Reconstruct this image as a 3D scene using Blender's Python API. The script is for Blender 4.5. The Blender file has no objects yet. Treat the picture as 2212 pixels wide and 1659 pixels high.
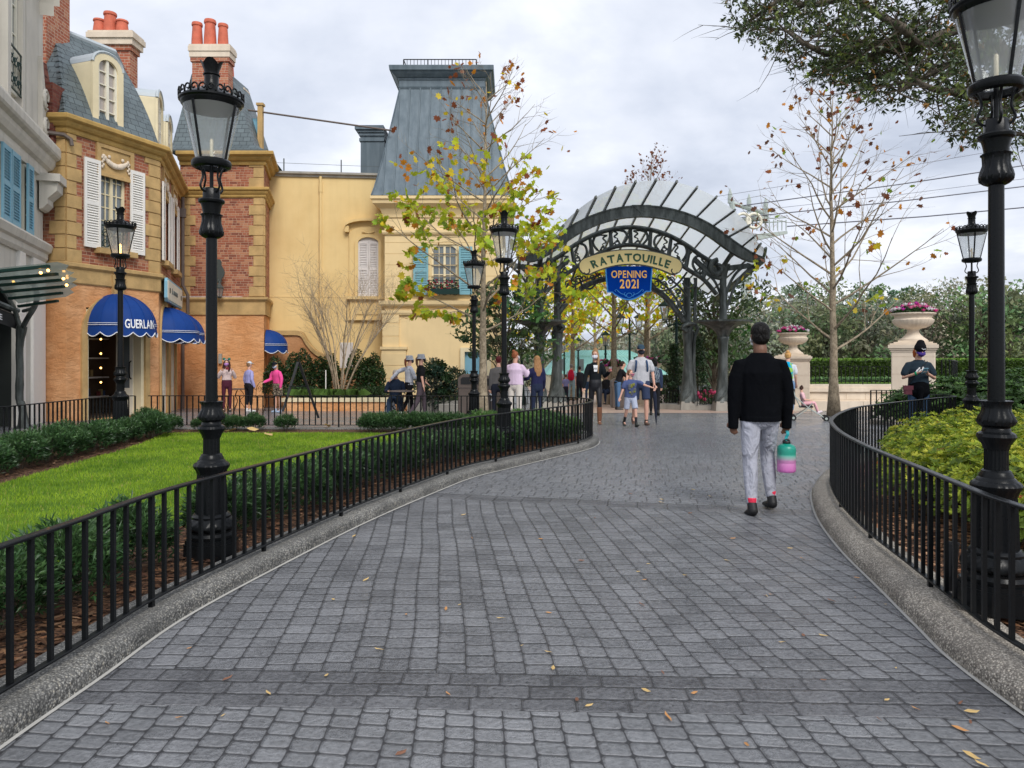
import bpy, bmesh, math, random
from mathutils import Vector, Matrix, Euler, noise
import numpy as np
C=bpy.context.scene.collection
PI=math.pi
CZ=1.47; F=1600.0; CU=1106.0; HV=770.0
# ---------- terrain ----------
def g(y):
    if y<13: return 0.0
    if y<15: return -0.0075*(y-13)**2
    return max(-0.03*(y-15)-0.03,-0.9)
def W(u,v,Y): return Vector(((u-CU)/F*Y, Y, CZ-(v-HV)/F*Y))
def gp(u,v,z=0.0):
    Y=(CZ-z)*F/(v-HV)
    return Vector(((u-CU)/F*Y,Y,z))
def gx(u,Y): return (u-CU)/F*Y
def gz(v,Y): return CZ-(v-HV)/F*Y
# ---------- objects ----------
def tag(o,label=None,cat=None,group=None,kind=None):
    if label: o['label']=label
    if cat: o['category']=cat
    if group: o['group']=group
    if kind: o['kind']=kind
    return o
def empty(name,loc,rz=0,**k):
    o=bpy.data.objects.new(name,None); C.objects.link(o); o.location=loc; o.rotation_euler=(0,0,rz)
    o.empty_display_size=0.1
    return tag(o,**k)
def kids(o): return list(o.children)
def copy_tree(o,parent=None):
    c=o.copy(); C.objects.link(c); c.parent=parent
    for ch in kids(o): copy_tree(ch,c)
    return c
class MB:
    def __init__(s,M=None): s.v=[]; s.f=[]; s.c=[]; s.M=M; s.hc=False
    def pt(s,p):
        if s.M is not None: p=s.M@Vector(p)
        s.v.append(tuple(p)); return len(s.v)-1
    def poly(s,pts,col=None):
        i=[s.pt(p) for p in pts]; s.f.append(i)
        if col is not None: s.hc=True
        s.c.append(col or (1,1,1,1))
    def faces(s,vs,fs,col=None):
        b=len(s.v)
        for p in vs: s.pt(p)
        for f in fs:
            s.f.append([b+i for i in f]); s.c.append(col or (1,1,1,1))
        if col is not None: s.hc=True
    def box(s,x0,x1,y0,y1,z0,z1,col=None):
        vs=[(x,y,z) for x in (x0,x1) for y in (y0,y1) for z in (z0,z1)]
        s.faces(vs,[(0,1,3,2),(4,6,7,5),(0,4,5,1),(2,3,7,6),(0,2,6,4),(1,5,7,3)],col)
    def bbox(s,x0,x1,y0,y1,z0,z1,b=.01):
        # box with chamfered vertical+horizontal edges on top ring
        s.prism([(x0+b,y0),(x1-b,y0),(x1,y0+b),(x1,y1-b),(x1-b,y1),(x0+b,y1),(x0,y1-b),(x0,y0+b)],z0,z1)
    def prism(s,pts,z0,z1,col=None):
        n=len(pts)
        s.faces([(p[0],p[1],z0) for p in pts]+[(p[0],p[1],z1) for p in pts],
          [tuple(range(n-1,-1,-1)),tuple(range(n,2*n))]+[(i,(i+1)%n,n+(i+1)%n,n+i) for i in range(n)],col)
    def slab(s,pts,y0,y1,col=None):  # pts in x,z ; extruded along y
        n=len(pts)
        s.faces([(p[0],y0,p[1]) for p in pts]+[(p[0],y1,p[1]) for p in pts],
          [tuple(range(n)),tuple(range(2*n-1,n-1,-1))]+[(i,n+i,n+(i+1)%n,(i+1)%n) for i in range(n)],col)
    def tube(s,pts,r,n=6,cap=True,hint=None,col=None,flat=1.0):
        pts=[Vector(p) for p in pts]; m=len(pts)
        if m<2: return
        rs=r if isinstance(r,(list,tuple)) else [r]*m
        t=(pts[1]-pts[0]).normalized()
        h=Vector(hint) if hint else (Vector((0,0,1)) if abs(t.z)<.9 else Vector((1,0,0)))
        a=(h-t*h.dot(t)).normalized()
        vs=[];fs=[]
        for i,p in enumerate(pts):
            if i==0: t=pts[1]-pts[0]
            elif i==m-1: t=pts[-1]-pts[-2]
            else: t=pts[i+1]-pts[i-1]
            if t.length<1e-9: t=Vector((0,0,1))
            t.normalize(); a=(a-t*a.dot(t))
            if a.length<1e-6: a=Vector((1,0,0))-t*t.x
            a.normalize(); b=t.cross(a)
            rr=rs[i]; ra,rb=(rr if isinstance(rr,(list,tuple)) else (rr*flat,rr))
            for k in range(n):
                an=2*PI*(k+.5)/n
                vs.append(p+a*(math.cos(an)*ra)+b*(math.sin(an)*rb))
        for i in range(m-1):
            for k in range(n):
                fs.append((i*n+k,i*n+(k+1)%n,(i+1)*n+(k+1)%n,(i+1)*n+k))
        if cap: fs.append(tuple(range(n-1,-1,-1))); fs.append(tuple((m-1)*n+k for k in range(n)))
        s.faces(vs,fs,col)
    def lathe(s,prof,n=24,cx=0,cy=0,mod=None,a0=0,a1=2*PI,cap=True):
        full=abs(a1-a0-2*PI)<1e-6; m=len(prof); nn=n if full else n+1
        vs=[];fs=[]
        for i,(r,z) in enumerate(prof):
            for k in range(nn):
                a=a0+(a1-a0)*k/n
                q=r*(mod(i,a,z) if mod else 1)
                vs.append((cx+q*math.cos(a),cy+q*math.sin(a),z))
        for i in range(m-1):
            for k in range(n):
                k2=(k+1)%nn if full else k+1
                fs.append((i*nn+k,i*nn+k2,(i+1)*nn+k2,(i+1)*nn+k))
        if cap and full:
            fs.append(tuple(range(n-1,-1,-1))); fs.append(tuple((m-1)*n+k for k in range(n)))
        s.faces(vs,fs)
    def sphere(s,c,r,n=10,m=7,sx=1,sy=1,sz=1,col=None):
        vs=[];fs=[]
        for i in range(m+1):
            th=PI*i/m
            for k in range(n):
                a=2*PI*k/n
                vs.append((c[0]+r*sx*math.sin(th)*math.cos(a),c[1]+r*sy*math.sin(th)*math.sin(a),c[2]+r*sz*math.cos(th)))
        for i in range(m):
            for k in range(n): fs.append((i*n+k,(i+1)*n+k,(i+1)*n+(k+1)%n,i*n+(k+1)%n))
        s.faces(vs,fs,col)
    def add_mesh(s,me,M=None,col=None):
        vs=[(M@v.co if M else v.co) for v in me.vertices]; s.faces(vs,[tuple(p.vertices) for p in me.polygons],col)
    def build(s,name,mat,parent=None,smooth=False,loc=None,fixn=True,autosm=None):
        me=bpy.data.meshes.new(name); me.from_pydata(s.v,[],s.f)
        if s.hc:
            at=me.color_attributes.new('Col','FLOAT_COLOR','CORNER'); arr=[]
            for f,c in zip(s.f,s.c): arr.extend(list(c if len(c)==4 else (*c,1))*len(f))
            at.data.foreach_set('color',arr)
        if fixn:
            bm=bmesh.new(); bm.from_mesh(me); bmesh.ops.remove_doubles(bm,verts=bm.verts,dist=1e-5) if smooth else None
            bmesh.ops.recalc_face_normals(bm,faces=bm.faces); bm.to_mesh(me); bm.free()
        me.materials.append(mat)
        if smooth:
            me.polygons.foreach_set('use_smooth',[True]*len(me.polygons))
            if autosm:
                try: me.set_sharp_from_angle(angle=math.radians(autosm))
                except Exception: pass
        me.update()
        o=bpy.data.objects.new(name,me); C.objects.link(o)
        if parent is not None: o.parent=parent
        if loc is not None: o.location=loc
        return o
def bez(p,n=12):
    # catmull-rom through points
    P=[Vector(q) for q in p]; out=[]
    for i in range(len(P)-1):
        a=P[max(i-1,0)];b=P[i];c=P[i+1];d=P[min(i+2,len(P)-1)]
        for k in range(n):
            t=k/n
            out.append(0.5*((2*b)+(c-a)*t+(2*a-5*b+4*c-d)*t*t+(3*b-a-3*c+d)*t**3))
    out.append(P[-1]); return out
def resample(P,step):
    out=[P[0].copy()]; acc=0
    for i in range(len(P)-1):
        a,b=P[i],P[i+1]; L=(b-a).length
        if L<1e-9: continue
        d=step-acc
        while d<=L: out.append(a+(b-a)*(d/L)); d+=step
        acc=L-(d-step)
    return out
def offs(P,d):
    out=[]
    for i,p in enumerate(P):
        t=(P[min(i+1,len(P)-1)]-P[max(i-1,0)]); t.z=0; t.normalize()
        out.append(p+Vector((-t.y,t.x,0))*d)
    return out
# ---------- node helpers ----------
class S:
    def __init__(s,nt,sock): s.nt=nt; s.k=sock
    def _m(s,op,*o,clamp=False):
        n=s.nt.nodes.new('ShaderNodeMath'); n.operation=op; n.use_clamp=clamp
        for i,x in enumerate((s,)+o):
            if isinstance(x,S): s.nt.links.new(x.k,n.inputs[i])
            else: n.inputs[i].default_value=x
        return S(s.nt,n.outputs[0])
    def __add__(s,o): return s._m('ADD',o)
    __radd__=__add__
    def __sub__(s,o): return s._m('SUBTRACT',o)
    def __rsub__(s,o): return (s*-1)+o
    def __mul__(s,o): return s._m('MULTIPLY',o)
    __rmul__=__mul__
    def __truediv__(s,o): return s._m('DIVIDE',o)
    def floor(s): return s._m('FLOOR')
    def fract(s): return s._m('FRACT')
    def mn(s,o): return s._m('MINIMUM',o)
    def mx(s,o): return s._m('MAXIMUM',o)
    def sqrt(s): return s._m('SQRT')
    def abs(s): return s._m('ABSOLUTE')
    def gt(s,o): return s._m('GREATER_THAN',o)
    def pw(s,o): return s._m('POWER',o)
    def sin(s): return s._m('SINE')
    def cl(s): return s._m('ADD',0.0,clamp=True)
    def ss(s,a,b):
        n=s.nt.nodes.new('ShaderNodeMapRange'); n.interpolation_type='SMOOTHSTEP'
        s.nt.links.new(s.k,n.inputs[0]); n.inputs[1].default_value=a; n.inputs[2].default_value=b
        return S(s.nt,n.outputs[0])
    def mix(s,a,b):  # s factor, scalars
        return a+(b-a)*s if isinstance(a,S) or isinstance(b,S) else s*(b-a)+a
class NT:
    def __init__(s,name,world=False):
        if world: s.m=bpy.data.worlds.new(name)
        else: s.m=bpy.data.materials.new(name)
        s.m.use_nodes=True; s.nt=s.m.node_tree; s.nt.nodes.clear()
        s.out=s.nt.nodes.new('ShaderNodeOutputWorld' if world else 'ShaderNodeOutputMaterial')
    def n(s,t): return s.nt.nodes.new('ShaderNode'+t)
    def l(s,a,b): s.nt.links.new(a.k if isinstance(a,S) else a,b)
    def pos(s):
        if not hasattr(s,'_g'): s._g=s.n('NewGeometry')
        return s._g.outputs['Position']
    def nrm(s): s.pos(); return s._g.outputs['Normal']
    def xyz(s,vec):
        n=s.n('SeparateXYZ'); s.l(vec,n.inputs[0]); return [S(s.nt,n.outputs[i]) for i in range(3)]
    def comb(s,x,y,z=0.0):
        n=s.n('CombineXYZ')
        for i,q in enumerate((x,y,z)):
            if isinstance(q,S): s.l(q,n.inputs[i])
            else: n.inputs[i].default_value=q
        return n.outputs[0]
    def obj(s):
        n=s.n('TexCoord'); return n.outputs['Object']
    def noise(s,vec,scale,detail=4,rough=.55,out='Fac',dist=0):
        n=s.n('TexNoise'); s.l(vec,n.inputs['Vector']); n.inputs['Scale'].default_value=scale
        n.inputs['Detail'].default_value=detail; n.inputs['Roughness'].default_value=rough; n.inputs['Distortion'].default_value=dist
        return S(s.nt,n.outputs[0 if out=='Fac' else 1])
    def white(s,vec):
        n=s.n('TexWhiteNoise'); n.noise_dimensions='3D'; s.l(vec,n.inputs['Vector']); return S(s.nt,n.outputs['Value'])
    def voro(s,vec,scale,out='Distance',feat='F1',rnd=1):
        n=s.n('TexVoronoi'); n.feature=feat; s.l(vec,n.inputs['Vector']); n.inputs['Scale'].default_value=scale
        n.inputs['Randomness'].default_value=rnd
        return S(s.nt,n.outputs[out])
    def ramp(s,fac,stops):
        n=s.n('ValToRGB'); s.l(fac,n.inputs[0]); e=n.color_ramp.elements
        while len(e)<len(stops): e.new(.5)
        for i,(p,c) in enumerate(stops): e[i].position=p; e[i].color=(*c,1) if len(c)==3 else c
        return S(s.nt,n.outputs[0])
    def mixc(s,fac,a,b,mode='MIX'):
        n=s.n('Mix'); n.data_type='RGBA'; n.blend_type=mode
        for k,q in ((0,fac),(6,a),(7,b)):
            if isinstance(q,S): s.l(q,n.inputs[k])
            elif k==0: n.inputs[0].default_value=q
            else: n.inputs[k].default_value=(*q,1)
        return S(s.nt,n.outputs[2])
    def bump(s,h,dist=.01,strength=1.0,normal=None):
        n=s.n('Bump'); s.l(h,n.inputs['Height']); n.inputs['Distance'].default_value=dist; n.inputs['Strength'].default_value=strength
        if normal is not None: s.l(normal,n.inputs['Normal'])
        return S(s.nt,n.outputs[0])
    def pbr(s,col,rough=.6,metal=0,normal=None,spec=.5,coat=0,**k):
        b=s.n('BsdfPrincipled')
        if isinstance(col,S): s.l(col,b.inputs['Base Color'])
        else: b.inputs['Base Color'].default_value=(*col,1)
        if isinstance(rough,S): s.l(rough,b.inputs['Roughness'])
        else: b.inputs['Roughness'].default_value=rough
        b.inputs['Metallic'].default_value=metal; b.inputs['Specular IOR Level'].default_value=spec
        b.inputs['Coat Weight'].default_value=coat
        if normal is not None: s.l(normal,b.inputs['Normal'])
        for kk,v in k.items(): b.inputs[kk].default_value=v
        s.l(b.outputs[0],s.out.inputs[0]); s.b=b
        return s.m
    def wallcoords(s):  # in-plane coords for any (near) vertical surface
        nx,ny,nz=s.xyz(s.nrm()); px,py,pz=s.xyz(s.pos())
        L=((nx*nx+ny*ny)+1e-6).sqrt()
        u=(px*ny*-1+py*nx)/L
        return u,pz,px,py
def sub(a,k): return tuple(x*k for x in a)
def plain(name,col,rough=.6,var=.12,scale=6,bump=.15,bd=.004,metal=0,spec=.5,coat=0,bscale=60):
    t=NT(name); p=t.obj()
    f=t.noise(p,scale,5); c=t.mixc(f,sub(col,1-var),sub(col,1+var))
    nb=t.bump(t.noise(p,bscale,3),bd,bump) if bump else None
    return t.pbr(c,rough,metal,nb,spec,coat)
def worldplain(name,col,rough=.8,var=.12,scale=1.2,bump=.3,bd=.01,bscale=40,streak=0.0,col2=None):
    t=NT(name); p=t.pos()
    f=t.noise(p,scale,6,.6); c=t.mixc(f.ss(.3,.7),sub(col,1-var),col2 or sub(col,1+var))
    if streak:
        x,y,z=t.xyz(p); st=t.noise(t.comb(x*3.0,y*3.0,z*.25),1.5,4)
        c=t.mixc(st.ss(.45,.75)*streak,c,sub(col,.55))
    nb=t.bump(t.noise(p,bscale,4),bd,bump)
    return t.pbr(c,rough,0,nb,.3)
# ---------- materials ----------
M={}
def m_paving():
    t=NT('sett_paving'); p=t.pos(); x,y,z=t.xyz(p)
    wn=t.n('TexNoise'); t.l(p,wn.inputs['Vector']); wn.inputs['Scale'].default_value=.55; wn.inputs['Detail'].default_value=1.0
    wr,wg,wb=t.xyz(wn.outputs[1])
    w2=t.n('TexNoise'); t.l(p,w2.inputs['Vector']); w2.inputs['Scale'].default_value=9; w2.inputs['Detail'].default_value=1
    vr,vg,vb=t.xyz(w2.outputs[1])
    x1=x+(wr-.5)*.09+(vr-.5)*.010; y1=y+(wg-.5)*.04+(vg-.5)*.012
    yb=y+x*.035
    def setts(cx,cy,w,h,seed,rnd=1.0):
        q=cx/w; c=q.floor(); fx=q.fract()
        o=t.white(t.comb(c,seed))*rnd
        q2=cy/h+o; r=q2.floor(); fy=q2.fract()
        dx=fx.mn(1.0-fx)*w; dy=fy.mn(1.0-fy)*h
        R=.022
        a=(R-dx).mx(0.0); b=(R-dy).mx(0.0)
        d=R-(a*a+b*b).sqrt()
        return d, t.white(t.comb(c,r,seed))
    dA,idA=setts(x1+y*.05,y1+x1*.10,.118,.098,3.0)
    dB,idB=setts(x1+y1*.10,y1,.138,.130,7.0)
    # bands (rows run along x)
    dN,idN=setts(yb+(vg-.5)*.02-.07,x1,.12,.225,11.0)
    yl=y+x*.24
    xl=x-y*.24
    dM,idM=setts(yl+(vg-.5)*.03+.02,xl+(wr-.5)*.05,.15,.30,13.0)
    dC,idC=setts(yl*.98+(wg-.5)*.12+(vg-.5)*.03,xl*.97+(wr-.5)*.12,.115,.17,17.0)
    def sel(f,a,b): return a+(b-a)*f
    e1=yb.gt(3.07); e2=yb.gt(3.43); e3=yl.gt(7.48); e4=yl.gt(7.78)
    d=dA; i=idA
    for e,dd,ii in ((e1,dN,idN),(e2,dB,idB),(e3,dM,idM),(e4,dC,idC)):
        d=sel(e,d,dd); i=sel(e,i,ii)
    band=(e1-e2)+(e3-e4)
    face=d.ss(.0,.0062); dome=d.ss(0.0,.015)
    nf=t.noise(p,38,6,.62); nf2=t.noise(p,140,4,.6); big=t.noise(p,.65,5,.65); mid=t.noise(p,3.2,5,.6)
    v=(i-.5)*.34+(nf-.5)*1.7+(nf2-.5)*.8+(big-.5)*1.5+(mid-.5)*1.1
    base=t.mixc((v+.5).cl(),(.052,.054,.059),(.265,.27,.283))
    base=t.mixc(band*.30,base,(.07,.07,.08))
    base=t.mixc((1.0-e1)*.22,base,(.37,.38,.395))
    base=t.mixc(e4*.35,base,(.33,.34,.36)); base=t.mixc((e2-e3)*.12,base,(.34,.35,.375))
    chip=t.noise(t.comb(x*22.0,y*45.0),1.0,3,.7).ss(.62,.70)
    base=t.mixc(chip*(band*.55+.15),base,(.03,.03,.035))
    spec_=t.noise(p,420,2,.7).ss(.6,.8)
    base=t.mixc(spec_*.25,base,(.5,.52,.55))  # pale specks put fine granular highlights into the base colour
    col=t.mixc(face,(.034,.034,.037),base)
    wet=t.noise(p,1.3,5,.65).ss(.42,.62)
    ro=(1.0-face)*.3+.27-wet*.17-e4*.03+(nf2-.5)*.25+(1.0-e1)*.12-band*.05
    h=dome*.6+nf*1.0+nf2*.28-chip*.25*(band+.15)
    nb=t.bump(h,.016,1.0)
    return t.pbr(col,ro.mx(.12),0,nb,.5)
def m_brick(name,sc=1.0,c1=(.37,.125,.070),c2=(.52,.25,.14),c3=(.20,.065,.045),mortar=(.50,.33,.23)):
    t=NT(name); u,z,px,py=t.wallcoords()
    h=.086*sc; w=.27*sc
    r=(z/h); ri=r.floor(); fr=r.fract()
    o=t.white(t.comb(ri,5.0))*.3+(ri*.5).fract()
    q=u/w+o; ci=q.floor(); fq=q.fract()
    half=t.white(t.comb(ci,ri,2.0)).gt(.62)
    q2=(fq*2.0).fract()
    dx=(fq.mn(1.0-fq)*w); dx2=q2.mn(1.0-q2)*(w*.5)
    dx=dx+(dx2-dx)*half
    dy=fr.mn(1.0-fr)*h
    d=dx.mn(dy)
    idv=t.white(t.comb(ci+(half*((fq*2.0).floor()))*.37,ri,1.0))
    n1=t.noise(t.pos(),40,4)
    colr=t.ramp(idv,[(0,c3),(.3,c1),(.62,sub(c1,1.12)),(.88,c2),(1,sub(c2,1.05))])
    colr=t.mixc(n1*.5,colr,sub(c1,.7))
    m=d.ss(.005*sc,.0095*sc)
    col=t.mixc(m,mortar,colr)
    nb=t.bump(m*.8+n1*.3,.008,1.0)
    return t.pbr(col,.85,0,nb,.25)
def m_slate(name,c=(.115,.145,.155),w=.26,h=.17):
    t=NT(name); u,z,px,py=t.wallcoords()
    r=z/h; ri=r.floor(); fr=r.fract()
    q=u/w+(ri*.5).fract()+t.white(t.comb(ri,1.0))*.15; ci=q.floor(); fq=q.fract()
    idv=t.white(t.comb(ci,ri))
    gap=(fq.mn(1.0-fq)*w).ss(.003,.009)
    col=t.mixc(idv,sub(c,.85),sub(c,1.25)); col=t.mixc(t.noise(t.pos(),5,4)*.5,col,sub(c,.75))
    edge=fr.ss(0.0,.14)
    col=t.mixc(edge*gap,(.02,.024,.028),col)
    nb=t.bump((1.0-fr)*1.0+gap*.3+t.noise(t.pos(),60,3)*.1,.028,1.0)
    return t.pbr(col,.55,0,nb,.4)
def m_stucco(name,col,col2,bd=.05):
    t=NT(name); p=t.pos()
    f=t.noise(p,1.0,5,.6); c=t.mixc(f.ss(.35,.68),col,col2)
    x,y,z=t.xyz(p)
    tr=t.noise(t.comb(x+z*.35,y+z*.35,z*2.2-x*.5),3.2,5,.62,dist=.7)
    tr2=t.noise(p,16,4)
    c=t.mixc(tr.ss(.4,.6)*.25,c,sub(col,.72))
    nb=t.bump(tr*1.0+tr2*.25,bd*1.1,.9)
    return t.pbr(c,.85,0,nb,.2)
def m_leaf(name,trans=.25,rough=.5,tint=None,spec=.35,noisy=.25):
    t=NT(name); a=t.n('VertexColor'); a.layer_name='Col'
    f=t.noise(t.pos(),3,3); c=t.mixc(f*noisy,a.outputs[0] if False else S(t.nt,a.outputs[0]),(.02,.03,.01))
    b=t.n('BsdfPrincipled'); t.l(c,b.inputs['Base Color']); b.inputs['Roughness'].default_value=rough; b.inputs['Specular IOR Level'].default_value=spec
    tr=t.n('BsdfTranslucent'); t.l(c,tr.inputs[0])
    mx=t.n('MixShader'); mx.inputs[0].default_value=trans; t.l(b.outputs[0],mx.inputs[1]); t.l(tr.outputs[0],mx.inputs[2])
    t.l(mx.outputs[0],t.out.inputs[0]); return t.m
def m_glass(name,col=(.9,.93,.94),mixv=.75,rough=.08,milky=0.0,dif=(.8,.82,.83)):
    t=NT(name); tr=t.n('BsdfTransparent'); tr.inputs[0].default_value=(*col,1)
    gl=t.n('BsdfGlossy'); gl.inputs['Roughness'].default_value=rough
    df=t.n('BsdfDiffuse'); df.inputs[0].default_value=(*dif,1)
    tl=t.n('BsdfTranslucent'); tl.inputs[0].default_value=(*dif,1)
    m0=t.n('MixShader'); m0.inputs[0].default_value=.6; t.l(df.outputs[0],m0.inputs[1]); t.l(tl.outputs[0],m0.inputs[2])
    lw=t.n('LayerWeight'); fr_=(S(t.nt,lw.outputs['Facing']).pw(3.5))*.6+.045
    m1=t.n('MixShader'); m1.inputs[0].default_value=milky; t.l(tr.outputs[0],m1.inputs[1]); t.l(m0.outputs[0],m1.inputs[2])
    m2=t.n('MixShader'); t.l(fr_,m2.inputs[0]); t.l(m1.outputs[0],m2.inputs[1]); t.l(gl.outputs[0],m2.inputs[2])
    t.l(m2.outputs[0],t.out.inputs[0]); return t.m
def m_emit(name,col,s):
    t=NT(name); e=t.n('Emission'); e.inputs[0].default_value=(*col,1); e.inputs[1].default_value=s
    t.l(e.outputs[0],t.out.inputs[0]); return t.m
def m_concrete(name,lo,hi,warm=(.5,.46,.38)):
    t=NT(name); p=t.pos()
    v=t.voro(p,95,'Color'); d=t.voro(p,95,'Distance')
    cc=t.n('SeparateColor'); t.l(v,cc.inputs[0]); r=S(t.nt,cc.outputs[0])
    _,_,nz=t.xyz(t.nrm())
    c=t.ramp(r,[(0,lo),(.45,sub(hi,.55)),(.8,hi),(1,warm)])
    big=t.noise(p,2.2,5,.65)
    c=t.mixc(big.ss(.35,.7)*.6,c,sub(lo,1.3))
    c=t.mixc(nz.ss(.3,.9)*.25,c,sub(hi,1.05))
    c=t.mixc(d.ss(.25,.6)*.6,c,sub(lo,.7))
    nb=t.bump((1.0-d)*1.0+t.noise(p,200,3)*.2,.008,.9)
    return t.pbr(c,.7,0,nb,.35)
def m_bark(name,a,b,sc=14):
    t=NT(name); p=t.pos(); x,y,z=t.xyz(p)
    f=t.noise(t.comb(x*2.0,y*2.0,z),sc,5,.65); pt=t.noise(p,7,3).ss(.5,.58)
    c=t.mixc(f.ss(.3,.7),a,b); c=t.mixc(pt*.5,c,sub(b,1.3))
    return t.pbr(c,.85,0,t.bump(f,.01,.8),.2)
def m_soil():
    t=NT('mulch_soil'); p=t.pos(); x,y,z=t.xyz(p)
    v=t.voro(t.comb(x,y*1.6,z),38,'Color'); cc=t.n('SeparateColor'); t.l(v,cc.inputs[0]); r=S(t.nt,cc.outputs[0])
    c=t.ramp(r,[(0,(.02,.012,.008)),(.4,(.07,.035,.02)),(.75,(.15,.075,.04)),(1,(.24,.13,.07))])
    nb=t.bump(t.voro(p,38)*-1.0+t.noise(p,80,3)*.5,.02,1.0)
    return t.pbr(c,.85,0,nb,.3)
def m_grass():
    t=NT('turf'); p=t.pos()
    a=t.noise(p,2.2,5,.6); b=t.noise(p,130,3)
    x,y,z=t.xyz(p)
    c=t.mixc(a.ss(.35,.65),(.10,.20,.012),(.17,.29,.018))
    c=t.mixc(b*.6,c,(.05,.13,.01))
    return t.pbr(c,.8,0,t.bump(b,.02,1.0),.2)
def m_iron(name,col=(.006,.007,.008),rough=.26,bd=.0015,sc=60):
    t=NT(name); p=t.obj()
    n=t.noise(p,sc,4); d=t.noise(t.pos(),2.5,5,.6).ss(.5,.8)
    c=t.mixc(d*.4,col,sub(col,1.8))
    r=n*.25+rough-.08
    return t.pbr(c,r,0,t.bump(n,bd,.6),.16,coat=.05)
def m_bronze():
    t=NT('verdigris_iron'); p=t.pos(); x,y,z=t.xyz(p)
    n=t.noise(t.comb(x*2.0,y*2.0,z*.5),3.5,6,.65); n2=t.noise(p,45,4)
    c=t.mixc(n.ss(.35,.7),(.040,.048,.045),(.125,.14,.135))
    return t.pbr(c,n2*.3+.3,.25,t.bump(n2,.004,.5),.5)
def m_cloth(name,col,var=.1,rough=.9,bd=.006,sc=9,fold=.8,sheen=.0,col2=None,p2=None):
    t=NT(name); p=t.obj(); x,y,z=t.xyz(p)
    f=t.noise(t.comb(x,y,z*.6),sc,3,.5,dist=.8); w=t.noise(p,260,2)
    c=t.mixc(f,sub(col,1-var),sub(col,1+var))
    if col2 is not None: c=t.mixc(t.noise(p,p2 or 14,3).ss(.47,.53),c,col2)
    nb=t.bump(f*1.0+w*.06,bd*2.5,fold)
    return t.pbr(c,rough,0,nb,.2,**{'Sheen Weight':sheen})
def m_stripe(name,a,b,n,axis=2):
    t=NT(name); q=t.xyz(t.obj())[axis]; f=(q*n).fract().gt(.5)
    return t.pbr(t.mixc(f,a,b),.8,0,None,.3)
def m_standseam():
    t=NT('roof_sheet_metal'); p=t.pos(); x,y,z=t.xyz(p)
    n=t.noise(t.comb(x*2.5,y*2.5,z*.3),1.6,5,.62); n2=t.noise(p,9,4)
    c=t.mixc(n.ss(.3,.75),(.088,.12,.143),(.145,.183,.21)); c=t.mixc(n2.ss(.5,.8)*.1,c,(.2,.24,.27))
    return t.pbr(c,.5,.15,t.bump(n2,.01,.3),.4)
M['pave']=m_paving()
M['brick']=m_brick('red_brick')
M['brickd']=m_brick('dark_brick',1.0,(.16,.045,.035),(.24,.09,.06),(.07,.025,.02),(.17,.09,.07))
M['brickc']=m_brick('chimney_brick',1.0,(.40,.125,.07),(.52,.24,.14),(.30,.09,.055),(.55,.40,.30))
M['slate']=m_slate('roof_slate')
M['stucco']=m_stucco('orange_stucco',(.66,.305,.125),(.82,.45,.225))
M['stuccod']=m_stucco('brown_stucco',(.52,.25,.11),(.64,.34,.17),.03)
M['ochre']=worldplain('ochre_stone',(.52,.345,.15),.8,.16,2.5,.5,.012,30,.25)
M['ochred']=worldplain('ochre_cornice',(.47,.30,.095),.7,.15,2.5,.3,.008,30,.2)
M['yellow']=worldplain('yellow_plaster',(.74,.525,.235),.85,.05,.45,.2,.006,30,.10,col2=(.80,.60,.29))
M['yellow2']=worldplain('pale_yellow_plaster',(.78,.60,.33),.85,.05,.8,.2,.006,30,.08)
M['cream']=worldplain('cream_paint',(.76,.66,.44),.6,.05,2,.1,.004,30,.1)
M['creamw']=worldplain('cream_white_paint',(.78,.74,.62),.55,.05,3,.1,.004,30,.1)
M['whitewall']=worldplain('grey_white_render',(.60,.565,.50),.75,.08,1.0,.25,.006,30,.35)
M['whitepaint']=plain('white_shutter_paint',(.82,.79,.74),.5,.05,8,.1)
M['whiteshut2']=plain('weathered_white_paint',(.66,.62,.60),.6,.08,8,.1)
M['bluepaint']=plain('light_blue_paint',(.20,.42,.54),.5,.12,5,.1)
M['bluepaint2']=plain('faded_teal_paint',(.19,.40,.46),.55,.12,5,.1)
M['awning']=m_cloth('royal_blue_canvas',(.006,.045,.22),.12,.6,.004,5,.5)
M['awnwhite']=plain('white_trim',(.85,.86,.88),.6,.03,5,.05)
M['shop']=plain('shop_interior_brown',(.10,.065,.04),.7,.4,2,.1)
M['dark']=plain('dark_interior',(.018,.014,.011),.7,.3,2,.1)
M['glassd']=plain('window_glass',(.14,.165,.175),.06,.2,1.2,.0,spec=.9)
M['glassb']=plain('dormer_curtain_glass',(.42,.37,.33),.15,.1,2,0,spec=.7)
M['iron']=m_iron('black_painted_iron')
M['irong']=m_iron('dark_green_iron',(.012,.035,.03),.35)
M['ironf']=m_iron('fence_paint',(.007,.008,.009),.28,.0015,90)
M['bronze']=m_bronze()
M['conc']=m_concrete('exposed_aggregate',(.05,.05,.048),(.42,.41,.38))
M['concr']=m_concrete('exposed_aggregate_tan',(.12,.105,.088),(.68,.62,.53),(.74,.66,.54))
M['caulk']=plain('joint_sealant',(.42,.41,.38),.8,.15,8,.4)
M['soil']=m_soil(); M['turf']=m_grass()
M['leaf']=m_leaf('foliage_leaf'); M['leafb']=m_leaf('bright_leaf',.42,.55,noisy=.1); M['leafd']=m_leaf('glossy_leaf',.15,.38,spec=.4)
M['litter']=m_leaf('dry_leaf',.1,.8,noisy=.1)
M['bark']=m_bark('sycamore_bark',(.16,.125,.085),(.34,.28,.20))
M['barkd']=m_bark('dark_bark',(.055,.045,.035),(.12,.10,.075))
M['barkl']=m_bark('crape_bark',(.24,.18,.115),(.42,.34,.24))
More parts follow.
